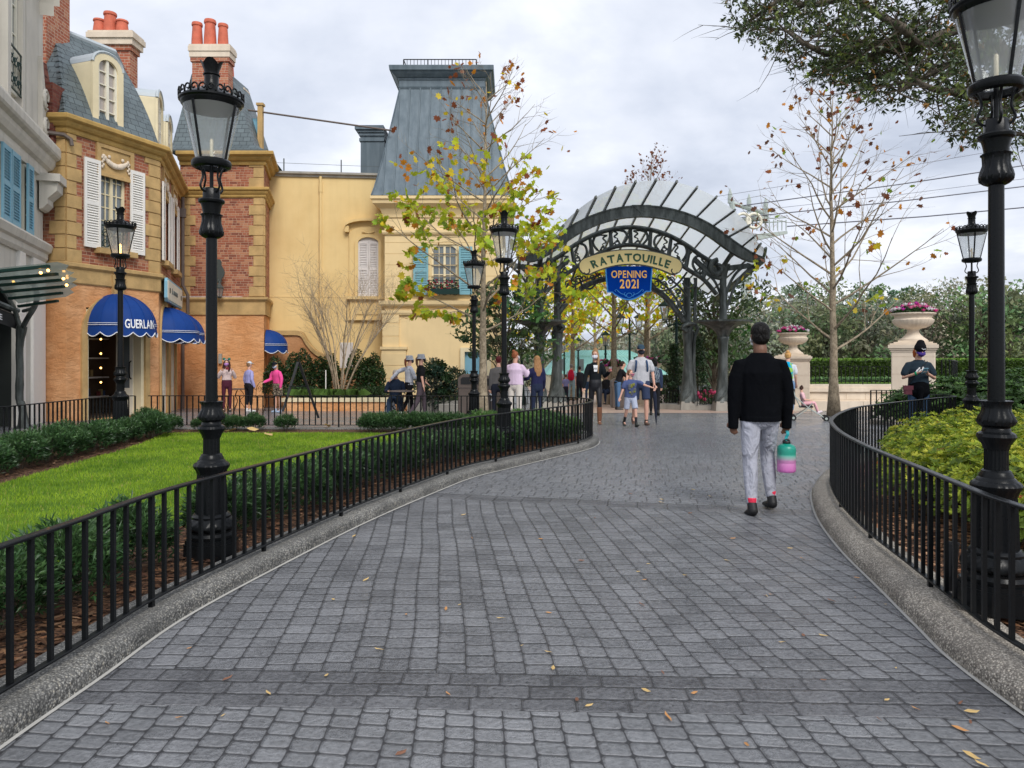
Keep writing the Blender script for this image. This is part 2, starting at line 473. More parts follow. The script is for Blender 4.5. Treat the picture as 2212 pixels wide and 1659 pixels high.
M['lglass']=m_glass('lantern_glass',(.95,.97,.98),.75,.06,.30)
M['mqglass']=m_glass('marquee_glass',(.5,.58,.54),.7,.15,.55,(.40,.46,.43))
M['canglass']=m_glass('canopy_glass',(.80,.88,.92),.7,.12,.88,(.93,.98,1.0))
M['bulbon']=m_emit('lit_bulb',(1,.50,.12),5.0)
M['bulb']=plain('unlit_bulb',(.85,.74,.52),.3,.02,5,0)
M['seam']=m_standseam()
M['signcream']=plain('sign_cream',(.86,.68,.30),.5,.05,4,.05)
M['signgreen']=plain('sign_green',(.012,.075,.03),.45,.2,5,.05)
M['signblue']=plain('banner_blue',(.0,.032,.24),.8,.2,3,.05,spec=.05)
M['bannerlt']=plain('banner_light_blue',(.01,.20,.55),.5,.1,5,.05)
M['signgold']=plain('banner_gold',(.82,.43,.08),.5,.1,5,.05)
M['signedge']=plain('sign_edge_grey',(.06,.07,.065),.5,.1,5,.1)
M['stone']=worldplain('cast_stone',(.70,.585,.46),.8,.07,1.5,.3,.006,40,.25,col2=(.76,.65,.52))
M['plinth']=worldplain('grey_stone',(.36,.34,.30),.8,.15,2,.5,.01,40,.4)
M['tanpave']=worldplain('pink_paving',(.46,.335,.27),.5,.1,1.5,.3,.01,20)
M['farground']=worldplain('far_ground',(.10,.12,.05),.9,.3,.1,.3,.02,4)
M['copper']=worldplain('copper_roof',(.24,.48,.43),.6,.12,.5,.2,.01,10)
M['terracotta']=worldplain('terracotta',(.58,.145,.085),.7,.15,4,.2,.006,30,.2)
M['brownbin']=plain('brown_bin_paint',(.13,.10,.085),.5,.1,5,.1)
M['black']=plain('black_plastic',(.012,.012,.013),.4,.2,5,.1)
M['pylon']=plain('pylon_paint',(.42,.47,.44),.5,.08,1,.1)
M['lead']=plain('lead_flashing',(.45,.50,.53),.5,.1,3,.1)
M['cable']=plain('steel_cable',(.12,.12,.16),.5,.1,3,0)
# ---------- setting ----------
def V2(x,y): return Vector((x,y,0))
LBASE=bez([V2(-2.0,-3),V2(-1.96,0),V2(-1.93,2.0),V2(-1.92,2.78),V2(-1.88,3.4),V2(-1.838,4.17),V2(-1.605,5.285),V2(-1.268,6.63),V2(-.79,8.12),V2(-.86+.4,9.0),V2(.0,9.76),V2(.62,10.75),V2(1.15,11.6),V2(1.42,12.3),V2(1.5,12.95),V2(1.36,13.55),V2(.95,14.0),V2(.2,14.35),V2(-1.2,14.6),V2(-3,14.66),V2(-7.2,14.66),V2(-7.7,14.3),V2(-7.72,13),V2(-7.72,8),V2(-7.72,-3)],10)
RF=[V2(2.33,-1),V2(2.30,1.5),V2(2.29,2.8),V2(2.31,3.51),V2(2.39,4.0),V2(2.51,4.65),V2(2.675,5.56),V2(2.935,6.6),V2(3.27,7.58),V2(3.52,8.13),V2(3.95,8.9),V2(4.61,9.88),V2(5.52,10.8),V2(6.9,12.06),V2(7.42,12.42),V2(7.58,12.8),V2(7.35,13.2)]
RFENCE=bez(RF,10)
def sheet(name,x0,x1,y0,y1,dz,mat,ny=60,nx=2,kind='structure'):
    m=MB(); vs=[];fs=[]
    for j in range(ny+1):
        y=y0+(y1-y0)*j/ny
        for i in range(nx+1):
            vs.append((x0+(x1-x0)*i/nx,y,g(y)+dz))
    for j in range(ny):
        for i in range(nx):
            a=j*(nx+1)+i; fs.append((a,a+1,a+nx+2,a+nx+1))
    m.faces(vs,fs); o=m.build(name,mat); tag(o,kind=kind); return o
sheet('ground',-700,700,-60,900,-.03,M['farground'],400,2)
sheet('paving',-24,24,-6,62,0,M['pave'],136,2)
sheet('plaza',1.2,9.2,22.6,60,.004,M['tanpave'],60,1)
def kerb(name,P,sgn,mat,h=.10,w=.30):
    prof=[(0,-.05),(.004,.045),(.018,.075),(.04,.092),(.07,h),(w-.03,h),(w,h-.01),(w,-.05)]
    m=MB(); vs=[];fs=[]; R=[offs(P,sgn*a) for a,_ in prof]; n=len(prof)
    for i in range(len(P)):
        for k in range(n): vs.append((R[k][i].x,R[k][i].y,prof[k][1]+g(P[i].y)))
    for i in range(len(P)-1):
        for k in range(n-1): fs.append((i*n+k,i*n+k+1,(i+1)*n+k+1,(i+1)*n+k))
    m.faces(vs,fs); tag(m.build(name,mat,smooth=True,autosm=50),kind='structure')
    m=MB(); A=offs(P,-sgn*.014); B=offs(P,sgn*.004)
    rnd=random.Random(4)
    for i in range(len(P)-1):
        m.poly([(A[i].x,A[i].y,g(P[i].y)+.005),(A[i+1].x,A[i+1].y,g(P[i].y)+.005),(B[i+1].x,B[i+1].y,g(P[i].y)+.008),(B[i].x,B[i].y,g(P[i].y)+.008)])
    tag(m.build(name+'_joint',M['caulk']),kind='structure')
kerb('left_kerb',LBASE,1,M['conc'])
RBASE=offs(RFENCE,.19)
kerb('right_kerb',RBASE,-1,M['concr'],.12,.34)
def island(name,P,z,mat,extra=[]):
    pts=[(p.x,p.y) for p in P]+extra
    bm=bmesh.new(); vs=[bm.verts.new((x,y,z+g(y))) for x,y in pts]
    f=bm.faces.new(vs); bmesh.ops.triangulate(bm,faces=[f]); bmesh.ops.recalc_face_normals(bm,faces=bm.faces)
    me=bpy.data.meshes.new(name); bm.to_mesh(me); bm.free(); me.materials.append(mat)
    o=bpy.data.objects.new(name,me); C.objects.link(o); tag(o,kind='structure'); return o
island('soil_bed_left',offs(LBASE,.28),.065,M['soil'])
island('soil_bed_right',offs(RBASE,-.32),.08,M['soil'],[(12,13.6),(16,13.6),(16,-1)])
lawn_in=[p for p in offs(LBASE,1.25) if p.y<12.6 and p.x>-4.2 and p.y>-1]
LAWN=[(p.x,p.y) for p in lawn_in]+[(-1.1,13.2),(-3,13.5),(-6.3,13.45),(-6.05,12.5),(-5.8,11.1),(-5.7,9.5),(-5.6,8.1),(-5.5,4),(-5.4,-1)]
island('lawn_base',[V2(*p) for p in LAWN],.078,M['turf'])
def inpoly(x,y,P):
    c=False;n=len(P)
    for i in range(n):
        x1,y1=P[i];x2,y2=P[(i+1)%n]
        if (y1>y)!=(y2>y) and x<(x2-x1)*(y-y1)/(y2-y1)+x1: c=not c
    return c
def grass():
    rnd=np.random.RandomState(3); N=150000
    y=1.5+12.2*rnd.rand(N)**1.0; x=-6.4+6.6*rnd.rand(N)
    vis=(x>-.74*y)
    x=x[vis];y=y[vis]
    keep=np.array([inpoly(a,b,LAWN) for a,b in zip(x,y)]); x=x[keep];y=y[keep];n=len(x)
    a=rnd.rand(n)*6.283; w=.0022+.0009*y*.35; h=.022+.02*rnd.rand(n); lx=(rnd.rand(n)-.5)*.03; ly=(rnd.rand(n)-.5)*.03
    v=np.zeros((n,3,3)); 
    v[:,0,0]=x-np.cos(a)*w; v[:,0,1]=y-np.sin(a)*w; v[:,0,2]=.076
    v[:,1,0]=x+np.cos(a)*w; v[:,1,1]=y+np.sin(a)*w; v[:,1,2]=.076
    v[:,2,0]=x+lx; v[:,2,1]=y+ly; v[:,2,2]=.076+h
    v[:,:,2]+=np.array([g(q) for q in y])[:,None]
    me=bpy.data.meshes.new('grass'); me.vertices.add(3*n); me.loops.add(3*n); me.polygons.add(n)
    me.vertices.foreach_set('co',v.ravel()); me.loops.foreach_set('vertex_index',np.arange(3*n)); me.polygons.foreach_set('loop_start',np.arange(0,3*n,3))
    me.update(calc_edges=True)
    at=me.color_attributes.new('Col','FLOAT_COLOR','CORNER')
    mott=np.array([noise.noise((a_*1.3,b_*1.3,0)) for a_,b_ in zip(x,y)])*.6+np.array([noise.noise((a_*5,b_*5,3)) for a_,b_ in zip(x,y)])*.35
    k=(rnd.rand(n)*.7+.15+mott).clip(0,1)[:,None]
    c=np.array([.10,.215,.014])*(1-k)+np.array([.38,.54,.04])*k
    dry=rnd.rand(n)<.035; c[dry]=[.38,.34,.10]
    cc=np.concatenate([c,np.ones((n,1))],1); at.data.foreach_set('color',np.repeat(cc,3,0).ravel())
    me.materials.append(M['leafb']); o=bpy.data.objects.new('grass',me); C.objects.link(o)
    tag(o,label='bright green mown grass of the lawn behind the black railing',cat='grass',kind='stuff')
grass()
# leaf litter and mulch chips
def litter(name,label,region,N,zb,sz,seed,cols,kind='stuff'):
    rnd=random.Random(seed); m=MB(); n=0
    while n<N:
        x,y=region(rnd)
        if x is None: continue
        n+=1; s=sz*(.4+rnd.random()*1.1); a=rnd.random()*6.28; c=cols[rnd.randrange(len(cols))]; k=.6+rnd.random()*.7
        z=zb+g(y)+rnd.random()*.02; dx=math.cos(a)*s;dy=math.sin(a)*s; w=.3+rnd.random()*.35; tz=(rnd.random()-.3)*s*.6
        m.poly([(x-dx,y-dy,z),(x+dy*w,y-dx*w,z+tz*.4),(x+dx,y+dy,z+tz)],(c[0]*k,c[1]*k,c[2]*k,1))
        m.poly([(x-dx,y-dy,z),(x+dx,y+dy,z+tz),(x-dy*w,y+dx*w,z+tz*.7)],(c[0]*k*.8,c[1]*k*.8,c[2]*k*.8,1))
    o=m.build(name,M['litter'],fixn=False); tag(o,label=label,cat='leaf litter',kind=kind)
LB=[( p.x,p.y) for p in LBASE]
def regL(r):
    i=r.randrange(len(LBASE)-1); p=LBASE[i]; d=.33+r.random()*1.0
    if p.y<2 or p.y>13.4: return None,None
    t=(LBASE[i+1]-p).normalized(); j=r.random()
    return p.x-t.y*d+t.x*j*.3, p.y+t.x*d+t.y*j*.3
def regR(r):
    x=2.3+r.random()*6;y=2.2+r.random()*10.5
    i=min(range(0,len(RFENCE),3),key=lambda k:(RFENCE[k].x-x)**2+(RFENCE[k].y-y)**2)
    p=RFENCE[i]; t=(RFENCE[min(i+1,len(RFENCE)-1)]-RFENCE[max(i-1,0)]).normalized()
    d=(x-p.x)*t.y-(y-p.y)*t.x
    if d<.12: return None,None
    if d>2 and r.random()<.6: return None,None
    return x,y
dry=[(.30,.14,.065),(.42,.22,.11),(.20,.09,.045),(.52,.30,.17),(.14,.06,.035),(.38,.17,.08)]
litter('leaf_litter','brown mulch and dead leaves under the shrubs of the left bed','',0,0,0,1,dry) if False else None
litter('leaf_litter','brown dead leaves and bark mulch covering the left bed soil',regL,5200,.072,.034,5,[sub(c,.6) for c in dry])
litter('leaf_litter','tan dead leaves and bark mulch covering the right bed soil',regR,9000,.088,.046,6,[sub(c,1.0) for c in dry])
def regB(r):
    return -5.85-r.random()*1.6,6+r.random()*8.2
litter('leaf_litter','dark mulch along the far left hedge of the lawn',regB,2500,.072,.032,7,[sub(c,.5) for c in dry])
# ---------- fences ----------
def fence(P,label,zf,zt,spacing,tr=.016,br=.010,rail=(.022,.010),gnd=True,foot_every=10,group=None,start=0,cat='railing',postr=None,name='iron_railing'):
    pts=resample(P,spacing); o=empty(name,(pts[0].x,pts[0].y,g(pts[0].y)),label=label,cat=cat,group=group)
    o0=Vector(o.location)
    def rel(p,z): return (p.x-o0.x,p.y-o0.y,z+g(p.y)-o0.z)
    fine=resample(P,max(spacing*.5,.05))
    m=MB(); m.tube([rel(p,zt-rail[1]) for p in fine],[(rail[0],rail[1])]*len(fine),8,hint=(0,0,1)) if False else None
    def sweep(z0,z1,w,bev,nm):
        m=MB(); prof=[(-w,z0+bev),(-w,z1-bev),(-w+bev,z1),(w-bev,z1),(w,z1-bev),(w,z0+bev),(w-bev,z0),(-w+bev,z0)]
        L=[offs(fine,a) for a,_ in prof]; n=8; vs=[];fs=[]
        for i in range(len(fine)):
            for k in range(n): vs.append(rel(L[k][i],prof[k][1]))
        for i in range(len(fine)-1):
            for k in range(n): fs.append((i*n+k,i*n+(k+1)%n,(i+1)*n+(k+1)%n,(i+1)*n+k))
        fs.append(tuple(range(n))); fs.append(tuple(len(vs)-1-k for k in range(n)))
        m.faces(vs,fs); m.build(nm,M['ironf'],o)
    sweep(zt-rail[1]*1.6,zt,rail[0],.004,'top_rail')
    sweep(zf+.035,zf+.035+rail[1]*1.3,rail[0]*.8,.003,'bottom_rail')
    mb=MB(); b=br; mb.prism([(-b,-b),(b,-b),(b,b),(-b,b)],zf+.04,zt-rail[1]*1.4); base=None
    mp=MB(); b=br*1.25; mp.prism([(-b,-b),(b,-b),(b,b),(-b,b)],zf-.015,zt-rail[1]*1.4); post=None
    for i,p in enumerate(pts):
        t=(pts[min(i+1,len(pts)-1)]-pts[max(i-1,0)]); a=math.atan2(t.y,t.x)
        isp=(i%foot_every==start)
        if isp:
            if post is None: post=mp.build('post',M['ironf'],o); q=post
            else: q=post.copy(); C.objects.link(q); q.parent=o
        else:
            if base is None: base=mb.build('baluster',M['ironf'],o); q=base
            else: q=base.copy(); C.objects.link(q); q.parent=o
        q.location=(p.x-o0.x,p.y-o0.y,g(p.y)-o0.z); q.rotation_euler=(0,0,a)
    return o
LFN=offs(LBASE,.12)
near=[p for i,p in enumerate(LFN) if 2.0<p.y and i<150 and not (p.y>13.05 or p.x<-4) and i<140]
# split by arc: up to the tip
tip=next(i for i,p in enumerate(LBASE) if p.x>1.49)
lc=next(i for i,p in enumerate(LBASE) if p.x<-7.3 and p.y>14)
fence([p for p in LFN[:tip+1] if p.y>1.6],'long curved black iron railing on the kerb between lawn and path',.10,.723,.118)
fence(LFN[tip:lc],'black iron railing crossing the far end of the lawn, facing the viewer',.10,.723,.115)
fence([p for p in LFN[lc:] if p.y>8.2],'black iron railing along the far left hedge in front of the shopfronts',.10,.723,.118)
fence([p for p in RFENCE if p.y>1.9],'curved black iron railing on the tan kerb around the azalea bed',.12,.80,.118)
# ---------- street lamps ----------
K=5.22/1600
def lampz(v): return (1205-v)*K
def hw(h): return h*K
def make_lamp(lit=False,near=True):
    o=empty('street_lamp',(0,0,0))
    n=64 if near else 24
    I=M['iron']
    m=MB()
    # octagonal plinth
    def oct(r,z0,z1,b=.006):
        P=[(r*math.cos(PI/8+k*PI/4)/math.cos(PI/8),r*math.sin(PI/8+k*PI/4)/math.cos(PI/8)) for k in range(8)]; m.prism(P,z0,z1)
    oct(hw(53),0,lampz(1168)); oct(hw(50),lampz(1168),lampz(1160))
    def flute(k,a0): return lambda i,a,z:1-a0*abs(math.cos(k*a))**.6
    def leafm(i,a,z): return 1+.07*abs(math.sin(4*a))**.5+ .05*math.sin(16*a)*math.sin(z*90)
    def L(pr,mod=None): m.lathe([(hw(r),lampz(v)) for v,r in pr],n,mod=mod)
    L([(1160,48),(1152,50),(1146,46),(1142,47)])
    L([(1142,46),(1138,51),(1134,52.5),(1128,51),(1120,45),(1116,41)],lambda i,a,z:1+.035*math.sin(12*a)*math.sin(z*70)-.03*abs(math.sin(6*a)))
    L([(1116,40),(1112,40.5),(1108,37),(1106,34)])
    L([(1106,33),(1095,32.5),(1060,31.5),(1022,29.5)],flute(8,.10))
    L([(1022,29.5),(1014,32),(1009,36),(1004,37),(1000,35),(997,31)],lambda i,a,z:1+.02*math.sin(16*a))
    L([(997,30),(993,27.5),(991,25),(987,24.5),(983,22),(981,21.5),(979,19)])
    L([(979,18.2),(950,18),(945,18.5)],flute(10,.09))
    L([(945,18.5),(938,20.5),(930,26),(925,28.5),(920,27),(917,22)],lambda i,a,z:1+.015*math.sin(20*a))
    L([(917,21),(913,20.5),(911,19.5),(909,20)])
    L([(909,19.5),(906,24),(900,26),(893,25),(884,20),(874,19.5),(869,21.5),(867,22.5),(866,20)],leafm)
    m.build('base',I,o,smooth=True,autosm=35)
    m=MB()
    L2=lambda pr,mod=None: m.lathe([(hw(r),lampz(v)) for v,r in pr],n,mod=mod)
    L2([(868,12.5),(740,11.9),(600,11.6),(512,11.4)])
    m.build('pole',I,o,smooth=True,autosm=35)
    m=MB()
    L2=lambda pr,mod=None: m.lathe([(hw(r),lampz(v)) for v,r in pr],n,mod=mod)
    L2([(515,12),(512,18),(507,23),(500,24),(492,21.5),(480,18.5),(468,19),(464,21.5),(462,18)],leafm)
    L2([(462,17.5),(450,19.5),(441,22),(438,26.5),(434,27.5),(431,26),(430,19)])
    L2([(431,18.5),(410,18),(407,16)],lambda i,a,z:1-.04*abs(math.cos(4*a)))
    m.lathe([(hw(4),lampz(408)),(hw(4),lampz(350))],10)
    for k in range(4):
        a=2*PI*k/4+.75; ca,sa=math.cos(a),math.sin(a)
        pr=[(18,416),(24,411),(27,404),(24,394),(21,384),(23,372),(28,362),(33,356)]
        m.tube(bez([(hw(r)*ca,hw(r)*sa,lampz(v)) for r,v in pr],4),hw(2.4),6)
    m.build('capital',I,o,smooth=True,autosm=35)
    # lantern
    m=MB()
    L2=lambda pr,mod=None: m.lathe([(hw(r),lampz(v)) for v,r in pr],n,mod=mod,cap=False)
    L2([(352,30),(349,33),(347,38),(351,41),(358,41),(362,39),(365,33),(362,30),(352,30)])
    L2([(233,58),(228,62),(224,63),(221,66.5),(217,66.5),(215,63),(212,60),(207,50),(202,40),(196,30),(191,21),(188,17),(187,16)])
    L2([(233,58),(236,57),(233,54),(222,52),(214,30),(212,.01)])
    L2([(189,17),(185,15.2),(165,14.8),(163,17.5),(161,17.5),(160,15)])
    def crown(i,a,z): return 1+ (.10*math.cos(4*a) if i>=2 else 0)
    m2=[(160,14.5),(154,15.5),(147,18),(140,20.5),(136,22.5)]
    vs=[];fs=[];nn=n
    for i,(v,r) in enumerate(m2):
        for k in range(nn):
            a=2*PI*k/nn; e=max(0,i-1)/3; vv=v-e*5*(abs(math.cos(2*a))*2-1); rr=r*(1+.07*e*math.cos(4*a))
            vs.append((hw(rr)*math.cos(a),hw(rr)*math.sin(a),lampz(vv)))
    for i in range(len(m2)-1):
        for k in range(nn): fs.append((i*nn+k,i*nn+(k+1)%nn,(i+1)*nn+(k+1)%nn,(i+1)*nn+k))
    m.faces(vs,fs); m.lathe([(hw(14.5),lampz(158)),(.001,lampz(156))],n,cap=False)
    nb=4
    for k in range(nb):
        a=2*PI*k/nb+1.05; ca,sa=math.cos(a),math.sin(a)
        m.tube([(hw(60)*ca,hw(60)*sa,lampz(232)),(hw(34)*ca,hw(34)*sa,lampz(350))],[(hw(2.2),hw(3.2))]*2,6,hint=(ca,sa,0))
    m.build('lantern_frame',I,o,smooth=True,autosm=35)
    m=MB(); nc=12
    for k in range(nc):
        a=2*PI*k/nc; 
        def P(da,v,r=65.5): return (hw(r)*math.cos(a+da),hw(r)*math.sin(a+da),lampz(v))
        w=PI/nc
        for sg in (1,-1):
            pts=[P(sg*w*.98,217),P(sg*w*.85,205),P(sg*w*.45,201),P(sg*w*.15,206),P(sg*w*.3,212),P(sg*w*.6,210)]
            m.tube(bez(pts,3),hw(1.9),5)
        m.tube([P(0,217),P(0,204 if k%2 else 197,66.5)],[hw(2.4),hw(1.2)],5)
    m.build('cresting',I,o,smooth=True)
    m=MB(); m.lathe([(hw(58),lampz(234)),(hw(31.5),lampz(349))],n,cap=False); gl=m.build('glass',M['lglass'],o,smooth=True)
    m=MB(); m.lathe([(hw(4.6),lampz(352)),(hw(4.6),lampz(338)),(hw(3.6),lampz(338))],12); m.lathe([(hw(3.6),lampz(338)),(hw(3.6),lampz(303)),(hw(2),lampz(300))],12)
    m.build('bulb',M['bulbon'] if lit else M['bulb'],o,smooth=True,autosm=40)
    return o
lp=make_lamp(); lp.location=(gx(457,5.22),5.22,.05); lp.rotation_euler=(0,0,.25)
tag(lp,'large ornate black street lamp rising from the shrubs by the near left railing','street lamp','ornate black street lamps')
def place_lamp(u,Y,z,sc,label,rz=0,lit=False,src=lp):
    o=copy_tree(src); o.location=(gx(u,Y),Y,z); o.scale=(sc,sc,sc); o.rotation_euler=(0,0,rz); tag(o,label)
    for ch in o.children:
        if lit and ch.name.startswith('bulb'):
            ch.data=ch.data.copy(); ch.data.materials[0]=M['bulbon']
    return o
place_lamp(2152,3.95,.13,1.0,'nearest street lamp, cut by the right picture edge, rising behind the tan kerb',.5)
place_lamp(260,12.6,.05,1.129,'street lamp with its bulb glowing orange, in front of the blue shop awning',.8,True)
place_lamp(1089,10.97,.12,1.0,'street lamp in front of the three standing women, right of the sycamore trunk',.1)
place_lamp(1024,14.5,.10,.985,'smaller looking street lamp in front of the brown bins, left of the sycamore trunk',.4)
place_lamp(2099,11.3,.14,1.01,'street lamp between the stone urn and the nearest lamp on the right side',.2)
# ---------- buildings ----------
class Wall:
    def __init__(s,x0,y0,x1,y1):
        s.p=Vector((x0,y0,0)); d=Vector((x1-x0,y1-y0,0)); s.L=d.length; s.d=d.normalized(); s.n=Vector((s.d.y,-s.d.x,0))
        s.M=Matrix(((s.d.x,s.n.x,0,s.p.x),(s.d.y,s.n.y,0,s.p.y),(0,0,1,0),(0,0,0,1)))
    def px(s,u,v,n=0.0):
        r=Vector(((u-CU)/F,1,0)); o=s.p+s.n*n
        # o + a d = t r
        det=s.d.x*(-r.y)-s.d.y*(-r.x)
        bx,by=-o.x,-o.y
        a=(bx*(-r.y)-by*(-r.x))/det; t=(s.d.x*by-s.d.y*bx)/det
        return a, CZ-(v-HV)/F*t
    def s(s_,u,n=0): return s_.px(u,HV,n)[0]
def building(name,label,x,y,cat='building'): 
    return empty(name,(0,0,0),label=label,cat=cat)
def wallmesh(w,z0,z1,holes,s0=None,s1=None,depth=.3,n=0.0,mb=None):
    s0=0 if s0 is None else s0; s1=w.L if s1 is None else s1
    m=mb or MB(); m.M=w.M
    S_=sorted({s0,s1}|{h[0] for h in holes}|{h[1] for h in holes}); Z=sorted({z0,z1}|{h[2] for h in holes}|{h[3] for h in holes})
    for i in range(len(S_)-1):
        for j in range(len(Z)-1):
            a,b,c,d=S_[i],S_[i+1],Z[j],Z[j+1]
            if any(h[0]-1e-6<=a and b<=h[1]+1e-6 and h[2]-1e-6<=c and d<=h[3]+1e-6 for h in holes): continue
            m.poly([(a,n,c),(b,n,c),(b,n,d),(a,n,d)])
    for h in holes:
        a,b,c,d=h
        for q in ([(a,n,c),(a,n-depth,c),(a,n-depth,d),(a,n,d)],[(b,n,c),(b,n-depth,c),(b,n-depth,d),(b,n,d)],[(a,n,d),(b,n,d),(b,n-depth,d),(a,n-depth,d)],[(a,n,c),(b,n,c),(b,n-depth,c),(a,n-depth,c)]): m.poly(q)
    return m
def moulding(m,w,prof,s0=None,s1=None):
    # prof: list of (n,z) outline; swept along s
    s0=0 if s0 is None else s0; s1=w.L if s1 is None else s1
    k=len(prof); m.M=w.M
    m.faces([(s0,a,z) for a,z in prof]+[(s1,a,z) for a,z in prof],[tuple(range(k)),tuple(range(2*k-1,k-1,-1))]+[(i,(i+1)%k,k+(i+1)%k,k+i) for i in range(k)])
def msweep(pts,prof,name,mat,parent,closed=False):
    # mitred moulding along polyline of (x,y) viewed left->right; prof (n,z)
    P=[Vector((a,b)) for a,b in pts]; N=[]
    for i in range(len(P)):
        ds=[]
        if i>0: ds.append((P[i]-P[i-1]).normalized())
        if i<len(P)-1: ds.append((P[i+1]-P[i]).normalized())
        ns=[Vector((d.y,-d.x)) for d in ds]
        b=sum(ns,Vector((0,0))).normalized(); k=1/max(b.dot(ns[0]),.3); N.append(b*k)
    m=MB(); k=len(prof); vs=[];fs=[]
    for p,nn in zip(P,N):
        for a,z in prof: vs.append((p.x+nn.x*a,p.y+nn.y*a,z))
    for i in range(len(P)-1):
        for j in range(k): fs.append((i*k+j,i*k+(j+1)%k,(i+1)*k+(j+1)%k,(i+1)*k+j))
    fs.append(tuple(range(k))); fs.append(tuple(len(vs)-1-j for j in range(k)))
    m.faces(vs,fs); return m.build(name,mat,parent)
def cornice_prof(z0,z1,d0,d1):
    h=z1-z0
    return [(-.1,z0),(d0,z0),(d0+.02,z0+.12*h),(d0+.02,z0+.28*h),(d0+(d1-d0)*.35,z0+.34*h),(d0+(d1-d0)*.55,z0+.48*h),(d0+(d1-d0)*.6,z0+.60*h),(d1-.03,z0+.66*h),(d1,z0+.72*h),(d1,z0+.92*h),(d1-.02,z1),(-.1,z1)]
def quoins(m,w,sedge,side,z0,z1,hb,wl,ws,n=.035,b=.012,start=0):
    z=z0;i=start; m.M=w.M
    while z<z1-.05:
        zt=min(z+hb,z1); L=wl if i%2==0 else ws
        a,c=(sedge,sedge+L) if side>0 else (sedge-L,sedge)
        pts=[(a,z+.006),(c,z+.006),(c,zt-.006),(a,zt-.006)]
        m.slab(pts,-.02,n-b); 
        m.slab([(a,z+.006+b),(c-b*(side>0),z+.006+b),(c-b*(side>0),zt-.006-b),(a+b*(side<0),zt-.006-b)],n-b-.001,n)
        z+=hb;i+=1
def shutter(w,s0,s1,z0,z1,mat,parent,n0=.05,tilt=0,th=.045,nm='shutter'):
    m=MB(w.M); fr=.055*min(1,(s1-s0)/.45)+.01
    def bx(a,b,c,d,e,f): m.box(a,b,c,d,e,f)
    bx(s0,s0+fr,n0,n0+th,z0,z1); bx(s1-fr,s1,n0,n0+th,z0,z1)
    mid=(z0+z1)/2
    for a,b in ((z0,z0+.1),(mid-.05,mid+.05),(z1-.1,z1)): bx(s0+fr,s1-fr,n0+.003,n0+th-.003,a,b)
    bx(s0+fr,s1-fr,n0,n0+.008,z0+.1,z1-.1)
    for a,b in ((z0+.1,mid-.05),(mid+.05,z1-.1)):
        k=max(4,int((b-a)/.062)); h=(b-a)/k
        for i in range(k):
            z=a+h*(i+.5)
            m.faces([(s0+fr,n0+.008,z+h*.35),(s1-fr,n0+.008,z+h*.35),(s1-fr,n0+th-.008,z-h*.28),(s0+fr,n0+th-.008,z-h*.28),(s0+fr,n0+.008,z+h*.2),(s1-fr,n0+.008,z+h*.2),(s1-fr,n0+th-.012,z-h*.42),(s0+fr,n0+th-.012,z-h*.42)],
              [(0,1,2,3),(4,7,6,5),(3,2,6,7),(0,3,7,4),(1,5,6,2)])
    return m.build(nm,mat,parent)
def window(w,s0,s1,z0,z1,fmat,gmat,parent,cols=4,rows=5,n=-.12,fw=.07,arch=0,split=True,name='window'):
    m=MB(w.M)
    za=z1-arch
    m.box(s0,s0+fw,n-.02,n+.05,z0,z1); m.box(s1-fw,s1,n-.02,n+.05,z0,z1); m.box(s0+fw,s1-fw,n-.02,n+.05,z0,z0+fw); m.box(s0+fw,s1-fw,n-.02,n+.05,z1-fw,z1)
    c=(s0+s1)/2
    if split: m.box(c-fw*.6,c+fw*.6,n-.015,n+.055,z0+fw,z1-fw)
    ns=cols
    for i in range(1,ns):
        if split and abs(i-ns/2)<.1: continue
        x=s0+fw+(s1-s0-2*fw)*i/ns; m.box(x-.012,x+.012,n,n+.035,z0+fw,z1-fw)
    for j in range(1,rows):
        z=z0+fw+(z1-z0-2*fw)*j/rows; m.box(s0+fw,s1-fw,n+.002,n+.03,z-.013,z+.013)
    if arch:
        N=10; r=(s1-s0)/2
        L=[(s0-.001,z1+.001)]+[(c-r*math.cos(PI*.5*k/N),za+arch*math.sin(PI*.5*k/N)) for k in range(N+1)]
        R=[(s1+.001,z1+.001)]+[(c+r*math.cos(PI*.5*k/N),za+arch*math.sin(PI*.5*k/N)) for k in range(N+1)]
        m.slab(L,n-.02,n+.075); m.slab(R,n-.02,n+.075)
    o=m.build(name,fmat,parent)
    g2=MB(w.M); g2.poly([(s0+.01,n+.004,z0+.01),(s1-.01,n+.004,z0+.01),(s1-.01,n+.004,z1-.01),(s0+.01,n+.004,z1-.01)]); g2.build('pane',gmat,o)
    return o
